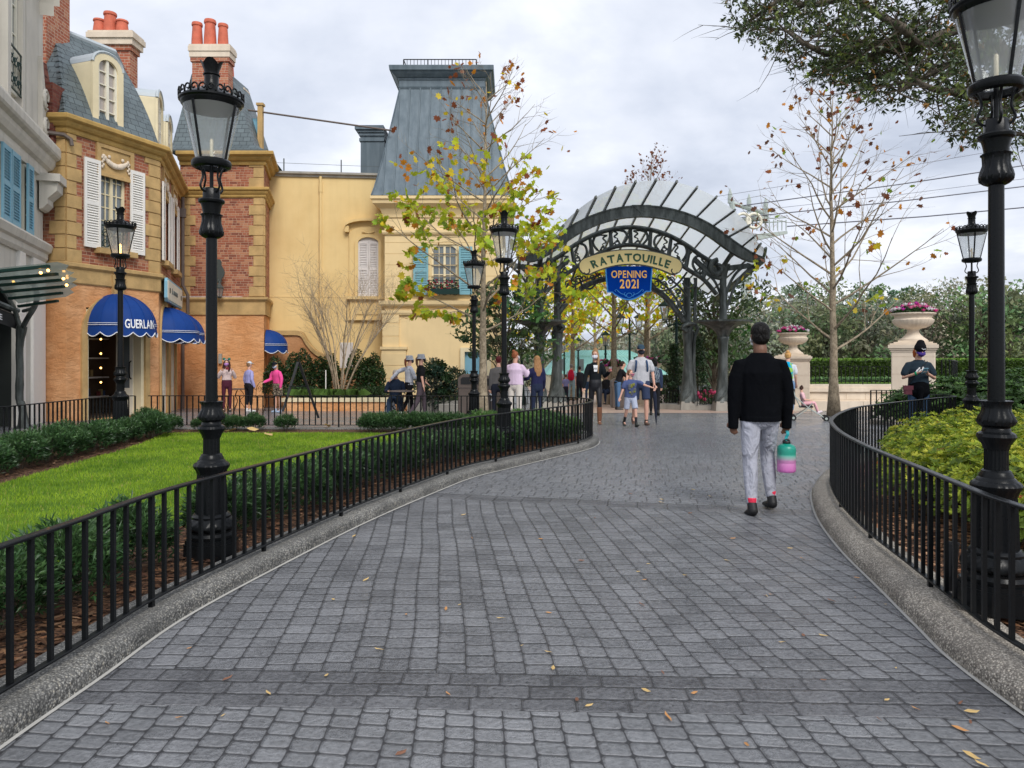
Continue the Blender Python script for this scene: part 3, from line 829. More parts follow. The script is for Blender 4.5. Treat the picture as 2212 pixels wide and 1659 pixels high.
def awning(w,sc,z0,R,D,parent_label,val=.24,scal=5,stretch=1.0,name='awning',text=None,nb=8):
    cx=w.M@Vector((sc,0,z0)); o=empty(name,cx,label=parent_label,cat='awning',group='blue dome awnings over the shop openings')
    Ml=Matrix.Translation(-cx)@w.M
    def P(az,el,k=1.0): return (sc-R*k*math.cos(az)*math.cos(el), D*k*math.sin(az)*math.cos(el)+.02, z0+R*stretch*math.sin(el)*k)
    m=MB(Ml); vs=[];fs=[]; NA=nb*4; NE=10
    for j in range(NE+1):
        for i in range(NA+1):
            az=PI*i/NA; el=PI/2*j/NE; s=1-.018*abs(math.sin(nb*az))*(math.cos(el))
            vs.append(P(az,el,s))
    for j in range(NE):
        for i in range(NA): a=j*(NA+1)+i; fs.append((a,a+1,a+NA+2,a+NA+1))
    m.faces(vs,fs)
    # valance
    vs=[];fs=[]; n2=NA*3; bot=[]
    for i in range(n2+1):
        az=PI*i/n2; p=P(az,0,1.0); q=P(az,0,1.015); ph=i/n2*scal*2.0
        sc_=abs(math.sin(PI*ph/2*1.0))
        zz=z0-val*(.55+.45*sc_); vs.append((p[0],p[1],z0)); vs.append((q[0],q[1],zz)); bot.append((q[0],q[1]+.002,zz))
    for i in range(n2): fs.append((2*i,2*i+1,2*i+3,2*i+2))
    m.faces(vs,fs); m.build('canopy',M['awning'],o,smooth=True); sm=MB(Ml)
    for i in range(1,nb): sm.tube([P(PI*i/nb,PI/2*j/10,1.004) for j in range(11)],.006,4)
    sm.build('seams',M['awning'],o)
    m=MB(Ml); m.tube(bot,.013,5); 
    gap=(text[1],text[2]) if text else None
    for dz in (.10,.055):
        run=[]
        for i in range(n2+1):
            az=PI*i/n2; f=i/n2
            el=math.asin(min(1,dz/(R*stretch))); p=P(az,el,1.012)
            if gap and gap[0]<f<gap[1]:
                if len(run)>1: m.tube(run,.008,4)
                run=[]; continue
            run.append(p)
        if len(run)>1: m.tube(run,.008,4)
    m.build('white_trim',M['awnwhite'],o)
    if text:
        letters=text_mesh(text[0],.23,weight=.006,serif=True)
        m=MB(Ml); tot=letters[-1][2]; 
        for (me,x0,x1) in letters:
            for pz in [0]:
                vs=[(v.co.x+x0,v.co.y) for v in me.vertices]
                pts=[]
                for (lx,ly) in vs:
                    f=gap[0]+.012+(gap[1]-gap[0]-.024)*(lx/tot); az=PI*f; zz=ly-.02; el=math.asin(max(0,min(1,zz/(R*stretch)))); kk=1.022
                    p=P(az,el,kk); pts.append((p[0],p[1],z0+zz))
                m.faces(pts,[tuple(q.vertices) for q in me.polygons])
        m.build('lettering',M['awnwhite'],o)
    return o
def text_mesh(txt,size,weight=0.0,serif=False,xs=1.0):
    out=[];x=0
    for ch in txt:
        if ch==' ': x+=size*.35; continue
        cu=bpy.data.curves.new('t','FONT'); cu.body=ch; cu.size=size*1.38; cu.offset=weight; cu.resolution_u=3
        ob=bpy.data.objects.new('t',cu); C.objects.link(ob); dg=bpy.context.evaluated_depsgraph_get(); me=bpy.data.meshes.new_from_object(ob.evaluated_get(dg))
        bpy.data.objects.remove(ob)
        xsn=[v.co.x for v in me.vertices]; a,b=min(xsn),max(xsn)
        for v in me.vertices: v.co.x=(v.co.x-a)*xs
        wd=(b-a)*xs; out.append((me,x,x+wd)); x+=wd+size*.12
    return out
def put_text(m,txt,size,place,weight=0.0,th=.006,xs=1.0,center=True):
    """place(x,y)->3D front point ; straight text"""
    L=text_mesh(txt,size,weight,xs=xs); tot=L[-1][2]
    for me,x0,x1 in L:
        m.faces([place(v.co.x+x0-(tot/2 if center else 0),v.co.y) for v in me.vertices],[tuple(q.vertices) for q in me.polygons])
# ======== brick corner shop (B) ========
P0=(-12.9,18.2);P1=(-10.96,18.2);P2=(-9.97,20.9);P3=(-11.74,26.2)
wA=Wall(*P0,*P1); wB=Wall(*P1,*P2); wC=Wall(*P2,*P3)
bs=building('corner_shop','brick and orange stucco corner shop with slate mansard roof and white shutters',0,0)
ZB0,ZBT,ZC0,ZC1=3.28,3.80,6.98,7.38
dl,_=wB.px(186,700); dr,_=wB.px(311,700); dtop=wB.px(250,668)[1]
gzb=-.15
# openings of C ground floor
c1=wC.px(349,760)[0]; c2=wC.px(362,760)[0]; c3=wC.px(366,760)[0]; c4=wC.px(380,760)[0]
m=MB(); wallmesh(wA,-.4,ZB0,[],mb=m); wallmesh(wB,-.4,ZB0,[(dl,dr,gzb,dtop)],mb=m); 
wallmesh(wC,-.6,ZB0,[(.35,1.9,-.5,2.5),(2.5,4.05,-.5,2.5)],mb=m)
m.build('ground_floor_wall',M['stucco'],bs)
m=MB(); wbs0,wbz1=wB.px(216,352); wbs1,_=wB.px(273,352); _,wbz0=wB.px(245,541)
wallmesh(wA,ZBT,ZC0,[],mb=m); wallmesh(wB,ZBT,ZC0,[(wbs0,wbs1,wbz0,wbz1)],mb=m)
CW=[(.75,1.75),(3.05,4.05)]
wallmesh(wC,ZBT,ZC0,[(a,b,wbz0,wbz1) for a,b in CW],mb=m)
m.build('brick_wall',M['brick'],bs)
msweep([P0,P1,P2,P3],[(-.1,ZB0),(.03,ZB0),(.05,ZB0+.03),(.05,ZBT-.16),(.09,ZBT-.13),(.12,ZBT-.10),(.12,ZBT-.02),(.10,ZBT),(-.1,ZBT)],'belt_course',M['ochre'],bs)
msweep([P0,P1,P2,P3],cornice_prof(ZC0,ZC1,.05,.30),'cornice',M['ochred'],bs)
m=MB()
quoins(m,wA,wA.L,-1,ZBT,ZC0,.335,.40,.26); quoins(m,wB,0,1,ZBT,ZC0,.335,.42,.27); m.build('quoins',M['ochre'],bs); m=MB()
quoins(m,wB,wB.L,-1,ZBT,ZC0,.335,.50,.36,start=1); quoins(m,wC,0,1,ZBT,ZC0,.335,.25,.18)
m.build('quoins',M['ochre'],bs)
# panel with swag
def swag_panel(w,s0,s1,z0,z1):
    m=MB(w.M); f=.09
    m.slab([(s0,z0),(s1,z0),(s1,z1),(s0,z1)],0,.03)
    m.slab([(s0,z0),(s1,z0),(s1,z0+f),(s0,z0+f)],.03,.07); m.slab([(s0,z1-f),(s1,z1-f),(s1,z1),(s0,z1)],.03,.07)
    m.slab([(s0,z0+f),(s0+f*1.3,z0+f),(s0+f*1.3,z1-f),(s0,z1-f)],.03,.07); m.slab([(s1-f*1.3,z0+f),(s1,z0+f),(s1,z1-f),(s1-f*1.3,z1-f)],.03,.07)
    o=m.build('frieze_panel',M['ochre'],bs)
    m=MB(w.M); c=(s0+s1)/2; W_=(s1-s0)*.33; zc=(z0+z1)/2; rnd=random.Random(2)
    for i in range(22):
        t=i/21*2-1; r=.05+.03*(1-t*t); m.sphere((c+t*W_,.06,zc+.10-(1-t*t)*.19),r*(.85+rnd.random()*.3),7,5,sy=.7)
    for sg in (-1,1):
        for k in range(6): m.sphere((c+sg*W_*(1.0+.1*(k%2)),.055,zc+.12-k*.06),.04,6,5,sy=.7)
        m.sphere((c+sg*W_*.55,.06,zc+.12),.05,6,5,sy=.7)
    m.build('swag',M['stone'],o,smooth=True)
ps0,pz1=wB.px(206,294); ps1,pz0=wB.px(286,357)
pz1=min(pz1,ZC0-.02); pz0=pz1-.82
swag_panel(wB,ps0,ps1,pz0,pz1)
wd=window(wB,wbs0,wbs1,wbz0,wbz1,M['cream'],M['glassd'],bs,4,6)
def shut_pair(w,a,b,z0,z1,sw,mat,parent):
    shutter(w,a-sw,a-.02,z0-.02,z1+.03,mat,parent); shutter(w,b+.02,b+sw,z0-.02,z1+.03,mat,parent)
shs=wB.px(180,430)[0]
shut_pair(wB,wbs0-.03,wbs1+.05,wbz0,wbz1,wbs0-shs,M['whitepaint'],bs)
def sill(w,a,b,z,mat=None,d=.2,h=.14):
    m=MB(w.M); m.slab([(a,z-h),(b,z-h),(b,z),(a,z)],-.02,d); return m.build('sill',mat or M['ochre'],bs)
sill(wB,wbs0-.18,wbs1+.2,wbz0-.0)
# balcony grille
def grille(w,a,b,z0,z1,parent,n=.02):
    m=MB(w.M); m.box(a,b,n,n+.03,z1-.03,z1); m.box(a,b,n,n+.03,z0,z0+.03); c=(a+b)/2
    for x in (a+.01,b-.01): m.box(x-.01,x+.01,n,n+.02,z0,z1)
    for i in range(3):
        cx=a+(b-a)*(i+.5)/3; R=(b-a)/6.6
        for k in range(2):
            cz=z0+(z1-z0)*(.28+.44*k); m.tube([(cx+R*math.cos(t*.5)*(.3+t/16),n+.015,cz+R*1.1*math.sin(t*.5)*(.3+t/16)) for t in range(14)],.012,5)
            m.tube([(cx-R,n+.015,cz-R),(cx,n+.015,cz),(cx+R,n+.015,cz+R)],.01,5)
    return m.build('window_grille',M['irong'],parent)
grille(wB,wbs0,wbs1,wbz0,wbz0+.62,bs)
for (a,b) in CW:
    window(wC,a,b,wbz0,wbz1,M['cream'],M['glassd'],bs,4,6); shut_pair(wC,a,b,wbz0,wbz1,.45,M['whitepaint'],bs)
    sill(wC,a-.15,b+.15,wbz0); swag_panel(wC,a-.12,b+.12,pz0,pz1)
# ground-floor arch surround + door
def arch_surround(w,s0,s1,z0,ztop,parent,wd=.16,d=.06,key=True,ov=0.0):
    m=MB(w.M); c=(s0+s1)/2; r=(s1-s0)/2; zs=ztop-r
    inn=[(s0,z0),(s0,zs)]+[(c-r*math.cos(PI*k/20),zs+r*math.sin(PI*k/20)) for k in range(1,20)]+[(s1,zs),(s1,z0)]
    R=r+wd; out=[(s0-wd,z0),(s0-wd,zs)]+[(c-R*math.cos(PI*k/20),zs+R*math.sin(PI*k/20)) for k in range(1,20)]+[(s1+wd,zs),(s1+wd,z0)]
    for i in range(len(inn)-1): m.slab([inn[i],out[i],out[i+1],inn[i+1]],-.01,d)
    if key: m.slab([(c-.13,ztop-.02),(c+.13,ztop-.02),(c+.2,ztop+wd+.5),(c-.2,ztop+wd+.5)],-.01,d+.05)
    # spandrels closing the rectangular opening above the arch
    L=[(s0,ztop+ov)]+inn[1:12]; m2=MB(w.M)
    return m.build('arch_surround',M['ochre'],parent)
arch_z=wB.px(250,650)[1]
arch_surround(wB,dl,dr,gzb,arch_z,bs)
# room behind the doorway
def room(w,s0,s1,z0,z1,parent,depth=3.0,front=.3,mat=None):
    m=MB(w.M); a,b=s0-.6,s1+.6
    for q in ([(a,-depth,z0),(b,-depth,z0),(b,-depth,z1),(a,-depth,z1)],[(a,-front,z0),(a,-depth,z0),(a,-depth,z1),(a,-front,z1)],[(b,-front,z0),(b,-depth,z0),(b,-depth,z1),(b,-front,z1)],[(a,-front,z0),(b,-front,z0),(b,-depth,z0),(a,-depth,z0)],[(a,-front,z1),(b,-front,z1),(b,-depth,z1),(a,-depth,z1)],
      [(a,-front,z0),(s0,-front,z0),(s0,-front,z1),(a,-front,z1)],[(s1,-front,z0),(b,-front,z0),(b,-front,z1),(s1,-front,z1)]): m.poly(q)
    # shelves inside
    return m.build('shop_interior',mat or M['dark'],parent)
room(wB,dl,dr,gzb,dtop,bs,2.2,mat=M['shop'])
m=MB(wB.M); rnd=random.Random(6)
for k in range(4): m.box(dl-.3,dr+.5,-2.15,-1.85,.3+k*.55,.34+k*.55)
for k in range(40):
    x=dl-.2+rnd.random()*(dr-dl+.6); z=.34+rnd.randrange(4)*.55; c=rnd.choice([(.5,.4,.2),(.35,.1,.1),(.5,.5,.5),(.1,.15,.3)]); m.box(x,x+.06,-2.05,-1.95,z,z+.1+rnd.random()*.16,c)
m.build('shop_shelves',M['leaf'],bs,fixn=False)
m=MB(wB.M)
for k in range(5): m.sphere((dr-.25,-1.3,.75+k*.4),.028,6,4)
m.build('display_lights',M['bulbon'],bs)
def leaf_door(w,a,b,z0,z1,n0,n1,parent,nm='door'):
    # door leaf from (a,n0) to (b,n1) in plan
    A=Vector((a,n0));B=Vector((b,n1));d=(B-A);L=d.length;d.normalize();nn=Vector((d.y,-d.x))*-1
    Ml=w.M@Matrix(((d.x,nn.x,0,A.x),(d.y,nn.y,0,A.y),(0,0,1,0),(0,0,0,1)))
    m=MB(Ml); f=.11
    for q in ((0,f,z0,z1),(L-f,L,z0,z1),(f,L-f,z0,z0+.75),(f,L-f,z1-.15,z1)): m.box(q[0],q[1],-.025,.025,q[2],q[3])
    N=8;r=(L-2*f)/2;c=L/2; zs=z1-.15-r
    for sg in (-1,1):
        m.slab([(c+sg*r,z1-.149)]+[(c+sg*r*math.cos(PI/2*k/N),zs+r*math.sin(PI/2*k/N)) for k in range(N+1)],-.02,.02)
    m.box(f+.06,L-f-.06,-.035,.035,z0+.15,z0+.6)
    o=m.build(nm,M['creamw'],parent)
    g2=MB(Ml); g2.poly([(f,0,z0+.7),(L-f,0,z0+.7),(L-f,0,z1-.12),(f,0,z1-.12)]); g2.build('pane',M['glassd'],o)
    h=MB(Ml); h.tube([(L-.05,.03,z0+1.0),(L-.05,.09,z0+1.05),(L-.05,.1,z0+1.25),(L-.05,.09,z0+1.45),(L-.05,.03,z0+1.5)],.018,6); h.build('handle',M['iron'],o)
    return o
leaf_door(wB,dl+.03,dl+.42,gzb,dtop-.25,-.06,-.9,bs); leaf_door(wB,dr-.13,dr-.09,gzb,dtop-.25,-.85,-.28,bs)
m=MB(wB.M); m.box(dr-.10,dr,-.28,.0,gzb,dtop-.05); m.box(dl,dl+.07,-.28,0,gzb,dtop-.05); m.box(dl+.07,dr-.1,-.28,-.02,dtop-.16,dtop-.05); m.build('door_frame',M['cream'],bs)
# C bay glazed doors under awnings
for (a,b) in ((.35,1.9),(2.5,4.05)):
    m=MB(wC.M)
    for k in range(5):
        x=a+(b-a)*k/4; m.box(x-.06,x+.06,-.14,-.04,-.45,2.5)
    m.box(a,b,-.12,-.05,-.45,.45); m.box(a,b,-.12,-.05,2.1,2.5)
    o=m.build('glazed_door',M['creamw'],bs); g2=MB(wC.M); g2.poly([(a,-.09,.4),(b,-.09,.4),(b,-.09,2.2),(a,-.09,2.2)]); g2.build('pane',M['glassb'],o)
    arch_surround(wC,a,b,-.45,2.95,bs,.14,.05)
    m=MB(wC.M); m.box(a,b,-.28,-.0,2.5,2.52)
    m.build('lintel',M['ochre'],bs)
cB=(dl+dr)/2; rB=(dr-dl)/2
az_,aw_z=wB.px(255,722)
awning(wB,cB,aw_z+.16,rB,1.0,'blue dome awning with white shop lettering over the open shop doorway',text=('GUERLAIN',.30,.62),stretch=1.0,scal=8)
awning(wC,1.1,2.12,.80,.95,'nearer of the two overlapping blue awnings on the angled side wall',scal=6)
awning(wC,3.25,2.12,.80,.95,'farther of the two overlapping blue awnings, partly hidden behind its neighbour',scal=6)
# shop sign on belt of C
def shopsign(w,s0,s1,z0,z1,label):
    c=w.M@Vector(((s0+s1)/2,0,z0)); o=empty('shop_sign',c,label=label,cat='shop sign'); Ml=Matrix.Translation(-c)@w.M
    m=MB(Ml); b=.1
    oc=[(s0+b,z0),(s1-b,z0),(s1,z0+b),(s1,z1-b),(s1-b,z1),(s0+b,z1),(s0,z1-b),(s0,z0+b)]
    m.slab(oc,.13,.21); m.build('frame',M['bluepaint'],o)
    m=MB(Ml); k=.06; m.slab([(s0+b,z0+k),(s1-b,z0+k),(s1-k,z0+b),(s1-k,z1-b),(s1-b,z1-k),(s0+b,z1-k),(s0+k,z1-b),(s0+k,z0+b)],.205,.225); p=m.build('panel',M['creamw'],o)
    m=MB(Ml)
    for x in (s0+.5,s1-.5):
        for t in range(8):
            a=t*PI/4; m.tube([(x,.232,(z0+z1)/2),(x+.11*math.cos(a),.232,(z0+z1)/2+.08*math.sin(a))],.012,4)
    m.tube([(s0+.95,.232,(z0+z1)/2-.08),(s0+1.0,.232,(z0+z1)/2+.1),(s0+1.1,.232,(z0+z1)/2-.06)],.014,4)
    for t in range(7): m.tube([(s0+1.3+t*.17,.232,(z0+z1)/2-.06),(s0+1.36+t*.17,.232,(z0+z1)/2+.06),(s0+1.42+t*.17,.232,(z0+z1)/2-.05)],.012,4)
    m.build('scrollwork',M['signedge'],p)
sa,_=wC.px(346,620); shopsign(wC,.12,4.1,3.05,3.72,'cream shop sign board with faded scrollwork and blue frame on the angled wall')
# drainpipe at P3
dp=MB(wC.M); dp.tube([(wC.L-.55,.14,7.0),(wC.L-.55,.14,3.95),(wC.L-.55,.3,3.6),(wC.L-.55,.3,2.5),(wC.L-.55,.14,2.2),(wC.L-.55,.14,-.4)],.06,8); dp.box(wC.L-.65,wC.L-.45,.04,.24,6.3,6.6); dp.build('drainpipe',M['brownbin'],bs)
# roof
T0=Vector((-13.8,19.75,10.25));T1=Vector((-12.24,19.8,10.25));T2=Vector((-11.48,21.35,10.25));T3=Vector((-13.0,26.0,10.25))
def eave(p,n=.12): return Vector((p[0],p[1],7.36))
e0,e1,e2,e3=(Vector((*P0,7.37)),Vector((P1[0],P1[1],7.37)),Vector((P2[0],P2[1],7.37)),Vector((P3[0],P3[1],7.37)))
m=MB()
def curved(a,b,ta,tb,N=8):
    for i in range(N):
        f0,f1=i/N,(i+1)/N
        c=lambda f:f-.10*math.sin(PI*f)
        def q(p,t,f): 
            r=p.lerp(t,c(f)); r.z=p.z+(t.z-p.z)*f; return r
        m.poly([q(a,ta,f0),q(b,tb,f0),q(b,tb,f1),q(a,ta,f1)])
curved(e0,e1,T0,T1); curved(e1,e2,T1,T2); curved(e2,e3,T2,T3)
m.poly([T0,T1,T2,T3]); rf=m.build('roof',M['slate'],bs)
def hipstrip(a,t,w1,nm='hip_tiles'):
    m=MB(); N=16
    for i in range(N):
        f0,f1=i/N,(i+1)/N; c=lambda f:f-.10*math.sin(PI*f)
        def q(f): r=a.lerp(t,c(f)); r.z=a.z+(t.z-a.z)*f; return r
        p,r=q(f0),q(f1); n=Vector((-.1,-1,.35)).normalized() if True else 0
        o=n*.03; sx=Vector((w1,0,0)); dx=Vector((w1*.45,w1*.9,0))
        m.poly([p-sx+o*.5,p+o*2.2,r+o*1.2,r-sx+o*.2]); m.poly([p+o*2.2,p+dx+o*.5,r+dx+o*.2,r+o*1.2])
        m.poly([p-sx+o*.5,p+o*2.2,p+o*.2,p-sx])
    return m.build(nm,M['slate'],rf)
hipstrip(e1,T1,.13); 
m=MB(); m.tube([T0,T1,T2,T3],.09,6); m.build('ridge_flashing',M['lead'],rf)
def dormer(w,sc,z0,wd,zh,n0,parent,arch=.35,back=1.2):
    m=MB(w.M); a,b=sc-wd/2,sc+wd/2; N=10
    top=[(sc-wd/2*math.cos(PI*k/N),z0+zh-arch+arch*math.sin(PI*k/N)) for k in range(N+1)]
    fr=.17; ia,ib=a+fr,b-fr
    inn=[(sc-(wd/2-fr)*math.cos(PI*k/N),z0+zh-arch-.08+arch*.78*math.sin(PI*k/N)) for k in range(N+1)]
    o_=[(a,z0)]+top+[(b,z0)]; i_=[(ia,z0+.16)]+inn+[(ib,z0+.16)]
    for k in range(len(o_)-1): m.slab([o_[k],i_[k],i_[k+1],o_[k+1]],n0-.08,n0)
    m.slab([(a,z0),(b,z0),(ib,z0+.16),(ia,z0+.16)],n0-.08,n0)
    # cheeks
    o2=[(a,z0)]+top+[(b,z0)]
    for k in range(len(o2)-1): m.poly([(o2[k][0],n0-.07,o2[k][1]),(o2[k+1][0],n0-.07,o2[k+1][1]),(o2[k+1][0],n0-back,o2[k+1][1]),(o2[k][0],n0-back,o2[k][1])])
    d=m.build('dormer',M['cream'],parent)
    m=MB(w.M); m.tube([(x,n0-.02,z+.03) for x,z in top],.045,6); 
    for k in range(N): m.poly([(top[k][0],n0+.03,top[k][1]+.035),(top[k+1][0],n0+.03,top[k+1][1]+.035),(top[k+1][0],n0-back,top[k+1][1]+.035),(top[k][0],n0-back,top[k][1]+.035)])
    m.build('dormer_roof',M['lead'],d)
    m=MB(w.M); m.box(sc-.04,sc+.04,n0-.10,n0-.03,z0+.16,z0+zh-.1)
    for sg in (-1,1): m.box(sc+sg*(wd/2-fr-.03)-.03,sc+sg*(wd/2-fr-.03)+.03,n0-.10,n0-.04,z0+.16,z0+zh-arch*.7)
    for j in range(1,5): zz=z0+.16+(zh-.3)*j/5; m.box(ia,ib,n0-.09,n0-.05,zz-.013,zz+.013)
    wd_=m.build('window_frame',M['creamw'],d); m=MB(w.M); m.slab(i_,n0-.12,n0-.10); m.build('pane',M['glassb'],wd_)
ds0=wB.px(206,230)[0]; ds1=wB.px(274,230)[0]
dormer(wB,(ds0+ds1)/2,7.40,(ds1-ds0)*.97,2.0,-.10,rf,back=1.3)
dormer(wC,1.25,7.40,1.25,1.9,-.1,rf); dormer(wC,3.6,7.40,1.25,1.9,-.1,rf)
def pot(cx,cy,z0,r,h,parent,nm='chimney_pot'):
    m=MB(); m.lathe([(r*1.12,z0-.02),(r*1.08,z0+h*.3),(r*.9,z0+h*.86),(r*1.05,z0+h*.87),(r*1.08,z0+h*.93),(r*1.0,z0+h),(r*.8,z0+h),(r*.75,z0+h*.7)],16,cx,cy); return m.build(nm,M['terracotta'],parent,smooth=True,autosm=40)
def chimney(ul,ur,vb,vcap0,vcap1,Y,pots,parent,dep=1.0,rot=0,capo=.12,mat='brickc',kind='chimney'):
    X0,X1=gx(ul,Y),gx(ur,Y); zb=gz(vb,Y); zc=gz(vcap0,Y); zt=gz(vcap1,Y); cx=(X0+X1)/2; hwid=(X1-X0)/2
    R=Matrix.Translation((cx,Y+dep/2,0))@Matrix.Rotation(rot,4,'Z')
    m=MB(R); m.box(-hwid,hwid,-dep/2,dep/2,zb,zc); m.box(-hwid-.05,hwid+.05,-dep/2-.05,dep/2+.05,zc-.16,zc+.0); c=m.build(kind,M[mat],parent)
    m=MB(R); k=capo
    h=zt-zc; m.box(-hwid-k*.7,hwid+k*.7,-dep/2-k*.7,dep/2+k*.7,zc,zc+h*.45); m.box(-hwid-k,hwid+k,-dep/2-k,dep/2+k,zc+h*.45,zc+h*.85);m.box(-hwid-k*.8,hwid+k*.8,-dep/2-k*.8,dep/2+k*.8,zc+h*.85,zt)
    m.build('cap',M['stone'],c)
    for (u,r,vt) in pots:
        pot(gx(u,Y+dep/2)*1.0,Y+dep/2,zt,r,gz(vt,Y+dep/2)-zt,c)
    return c
chimney(204,281,250,98,69,22.5,[(215,.17,43),(238,.18,28),(264,.17,45)],rf,dep=.45,capo=.17)
chimney(48,100,330,-60,-90,18.9,[],rf,dep=1.0)
# ======== brick wing with tall chimney (D) ========
Q1=(gx(570,26.2),26.2);Q2=(-9.30,28.4);Q0=P3
wD=Wall(P3[0]-.0,26.2,*Q1); wE=Wall(*Q1,*Q2)
bd_=building('brick_wing','brick wing with steep slate roof and tall chimney behind the big lamp',0,0)
zB0=gz(680,26.2);zB1=gz(641,26.2);zm0=gz(424,26.2);zm1=gz(409,26.2);ze0=gz(354,26.2);ze1=gz(331,26.2)
m=MB(); wallmesh(wD,-.8,zB0,[],mb=m); wallmesh(wE,-.8,zB0,[],mb=m); m.build('ground_floor_wall',M['stuccod'],bd_) if False else m.build('ground_floor_wall',M['stucco'],bd_)
m=MB(); wallmesh(wD,zB1,ze0,[],mb=m); wallmesh(wE,zB1,ze0,[],mb=m); m.build('brick_wall',M['brick'],bd_)
LP=[P3,Q1,Q2]
msweep(LP,[(-.1,zB0),(.05,zB0),(.05,zB1-.2),(.10,zB1-.14),(.14,zB1-.1),(.14,zB1-.02),(-.1,zB1)],'belt_course',M['ochre'],bd_)
msweep(LP,cornice_prof(zm0-.05,zm1+.05,.05,.2),'middle_cornice',M['ochred'],bd_)
msweep(LP,cornice_prof(ze0-.05,ze1,.06,.36),'cornice',M['ochred'],bd_)
m=MB(); quoins(m,wD,wD.L,-1,zB1,zm0-.05,.36,.52,.36); quoins(m,wE,0,1,zB1,zm0-.05,.36,.5,.34); m.build('quoins',M['ochre'],bd_)
m=MB(); quoins(m,wD,wD.L,-1,zm1+.05,ze0-.05,.36,.52,.36); m.build('quoins',M['ochre'],bd_)
m=MB(); quoins(m,wD,.0,1,zB1,zm0-.05,.36,.55,.36,start=1)
m.build('quoins',M['ochre'],bd_)
zt=gz(168,28); 
m=MB(); E=[Vector((P3[0]-.3,25.95,ze1)),Vector((Q1[0]+.22,25.95,ze1)),Vector((Q2[0]+.2,30.5,ze1)),Vector((P3[0]-.3,30.5,ze1))]
Mi=[Vector((gx(372,26.5),26.5,gz(312,26.5))),Vector((gx(549,26.5),26.5,gz(312,26.5))),Vector((-9.6,30,gz(312,26.5))),Vector((-12.0,30,gz(312,26.5)))]
Tt=[Vector((gx(414,27.6),27.6,zt)),Vector((gx(497,27.6),27.6,zt)),Vector((-10.4,29.2,zt)),Vector((-11.6,29.2,zt))]
for i in range(4):
    j=(i+1)%4; m.poly([E[i],E[j],Mi[j],Mi[i]]); m.poly([Mi[i],Mi[j],Tt[j],Tt[i]])
m.poly(Tt); rd=m.build('roof',M['slate'],bd_)
m=MB(); m.tube([E[0],E[1]],.07,6); m.build('gutter',M['signedge'],rd)
chimney(415,493,215,124,97,26.9,[(426,.18,50),(454,.2,44),(482,.17,53)],rd,dep=.45,capo=.11)
c_=chimney(488,503,230,172,166,28.4,[(496,.15,131)],rd,dep=.5,capo=.05); chimney(509,526,240,198,190,28.6,[],rd,dep=.5,capo=.06)
awning(wE,.72,gz(748,26.8)-.02,.62,.74,'blue dome awning on the far side door of the brick wing, seen in profile',scal=5)
# wall lantern with sign silhouette
wl=empty('wall_lantern',(gx(480,26.1),26.1,gz(652,26.1)),label='dark wall lantern with silhouette bracket board on the brick wing wall',cat='wall lantern')
m=MB(); k=26/1600.
def sil(pts,y0,y1): m.slab([((u-480)*k,(652-v)*k) for u,v in pts],y0,y1)
sil([(473,612),(473,567),(476,562),(481,562),(484,567),(484,575),(489,583),(491,591),(489,599),(484,604),(484,612)],-.25,-.21)
m.build('bracket_board',M['signedge'],wl)
m=MB(); m.lathe([(.02,41*k),(.08,34*k),(.155,29*k),(.145,27.5*k)],6,.02,-.3); m.lathe([(.09,10*k),(.07,8*k),(.03,6*k)],6,.02,-.3)
for a in range(6): m.tube([(.02+.135*math.cos(a*PI/3),-.3+.135*math.sin(a*PI/3),27.5*k),(.02+.085*math.cos(a*PI/3),-.3+.085*math.sin(a*PI/3),10*k)],.011,4)
m.tube([(-.02,-.02,46*k),(-.02,-.3,46*k),(.02,-.3,40*k)],.02,5); m.build('lantern_frame',M['signedge'],wl)
m=MB(); m.lathe([(.13,27.5*k),(.08,10*k)],6,.02,-.3,cap=False); m.build('glass',M['lglass'],wl)
# menu frame on wall
mf=MB(); mf.box(gx(472,26.1),gx(479,26.1),26.08,26.14,gz(785,26.1),gz(764,26.1)); tag(mf.build('menu_frame',M['plinth']),'grey framed notice on the stucco wall behind the woman in mouse ears','notice board')
# ======== yellow hall ========
yb=building('yellow_hall','plain yellow plaster hall with shuttered window between brick wing and tower',0,0)
wY=Wall(-10.3,28.3,-4.2,28.9)
zy=gz(381,28.5); m=MB(); wallmesh(wY,-.9,zy,[],mb=m); m.build('wall',M['yellow'],yb)
moul=MB(); moulding(moul,wY,[(-.4,zy-.02),(.06,zy-.02),(.08,zy+.05),(.16,zy+.08),(.16,zy+.16),(-.4,zy+.18)]); moul.build('parapet',M['plinth'],yb)
for zz in (wY.px(640,450)[1],wY.px(640,641)[1]): 
    m=MB(); moulding(m,wY,[(-.02,zz-.02),(.012,zz-.02),(.012,zz+.02),(-.02,zz+.02)]) ; m.build('joint_line',M['yellow'],yb) if zz<6 else None
sp,_=wY.px(693,500); m=MB(wY.M); m.tube([(sp,.06,zy),(sp,.06,4.2),(sp,.06,2.6)],.055,8); m.tube([(sp,.06,zy-.6),(sp,.06,zy-.3)],.07,8); m.build('downpipe',M['yellow'],yb)
m=MB()
for uu in (610,735): 
    a,_=wY.px(uu,370); m.M=wY.M; m.box(a-.02,a+.02,-.3,-.26,zy,zy+.75)
m.tube([wY.M.inverted()@(wY.M@Vector((0,-.28,zy+.6))),(wY.L,-.28,zy+.5)],.008,4); m.build('roof_rail',M['signedge'],yb)
a0,z1_=wY.px(774,513); a1,z0_=wY.px(818,641)
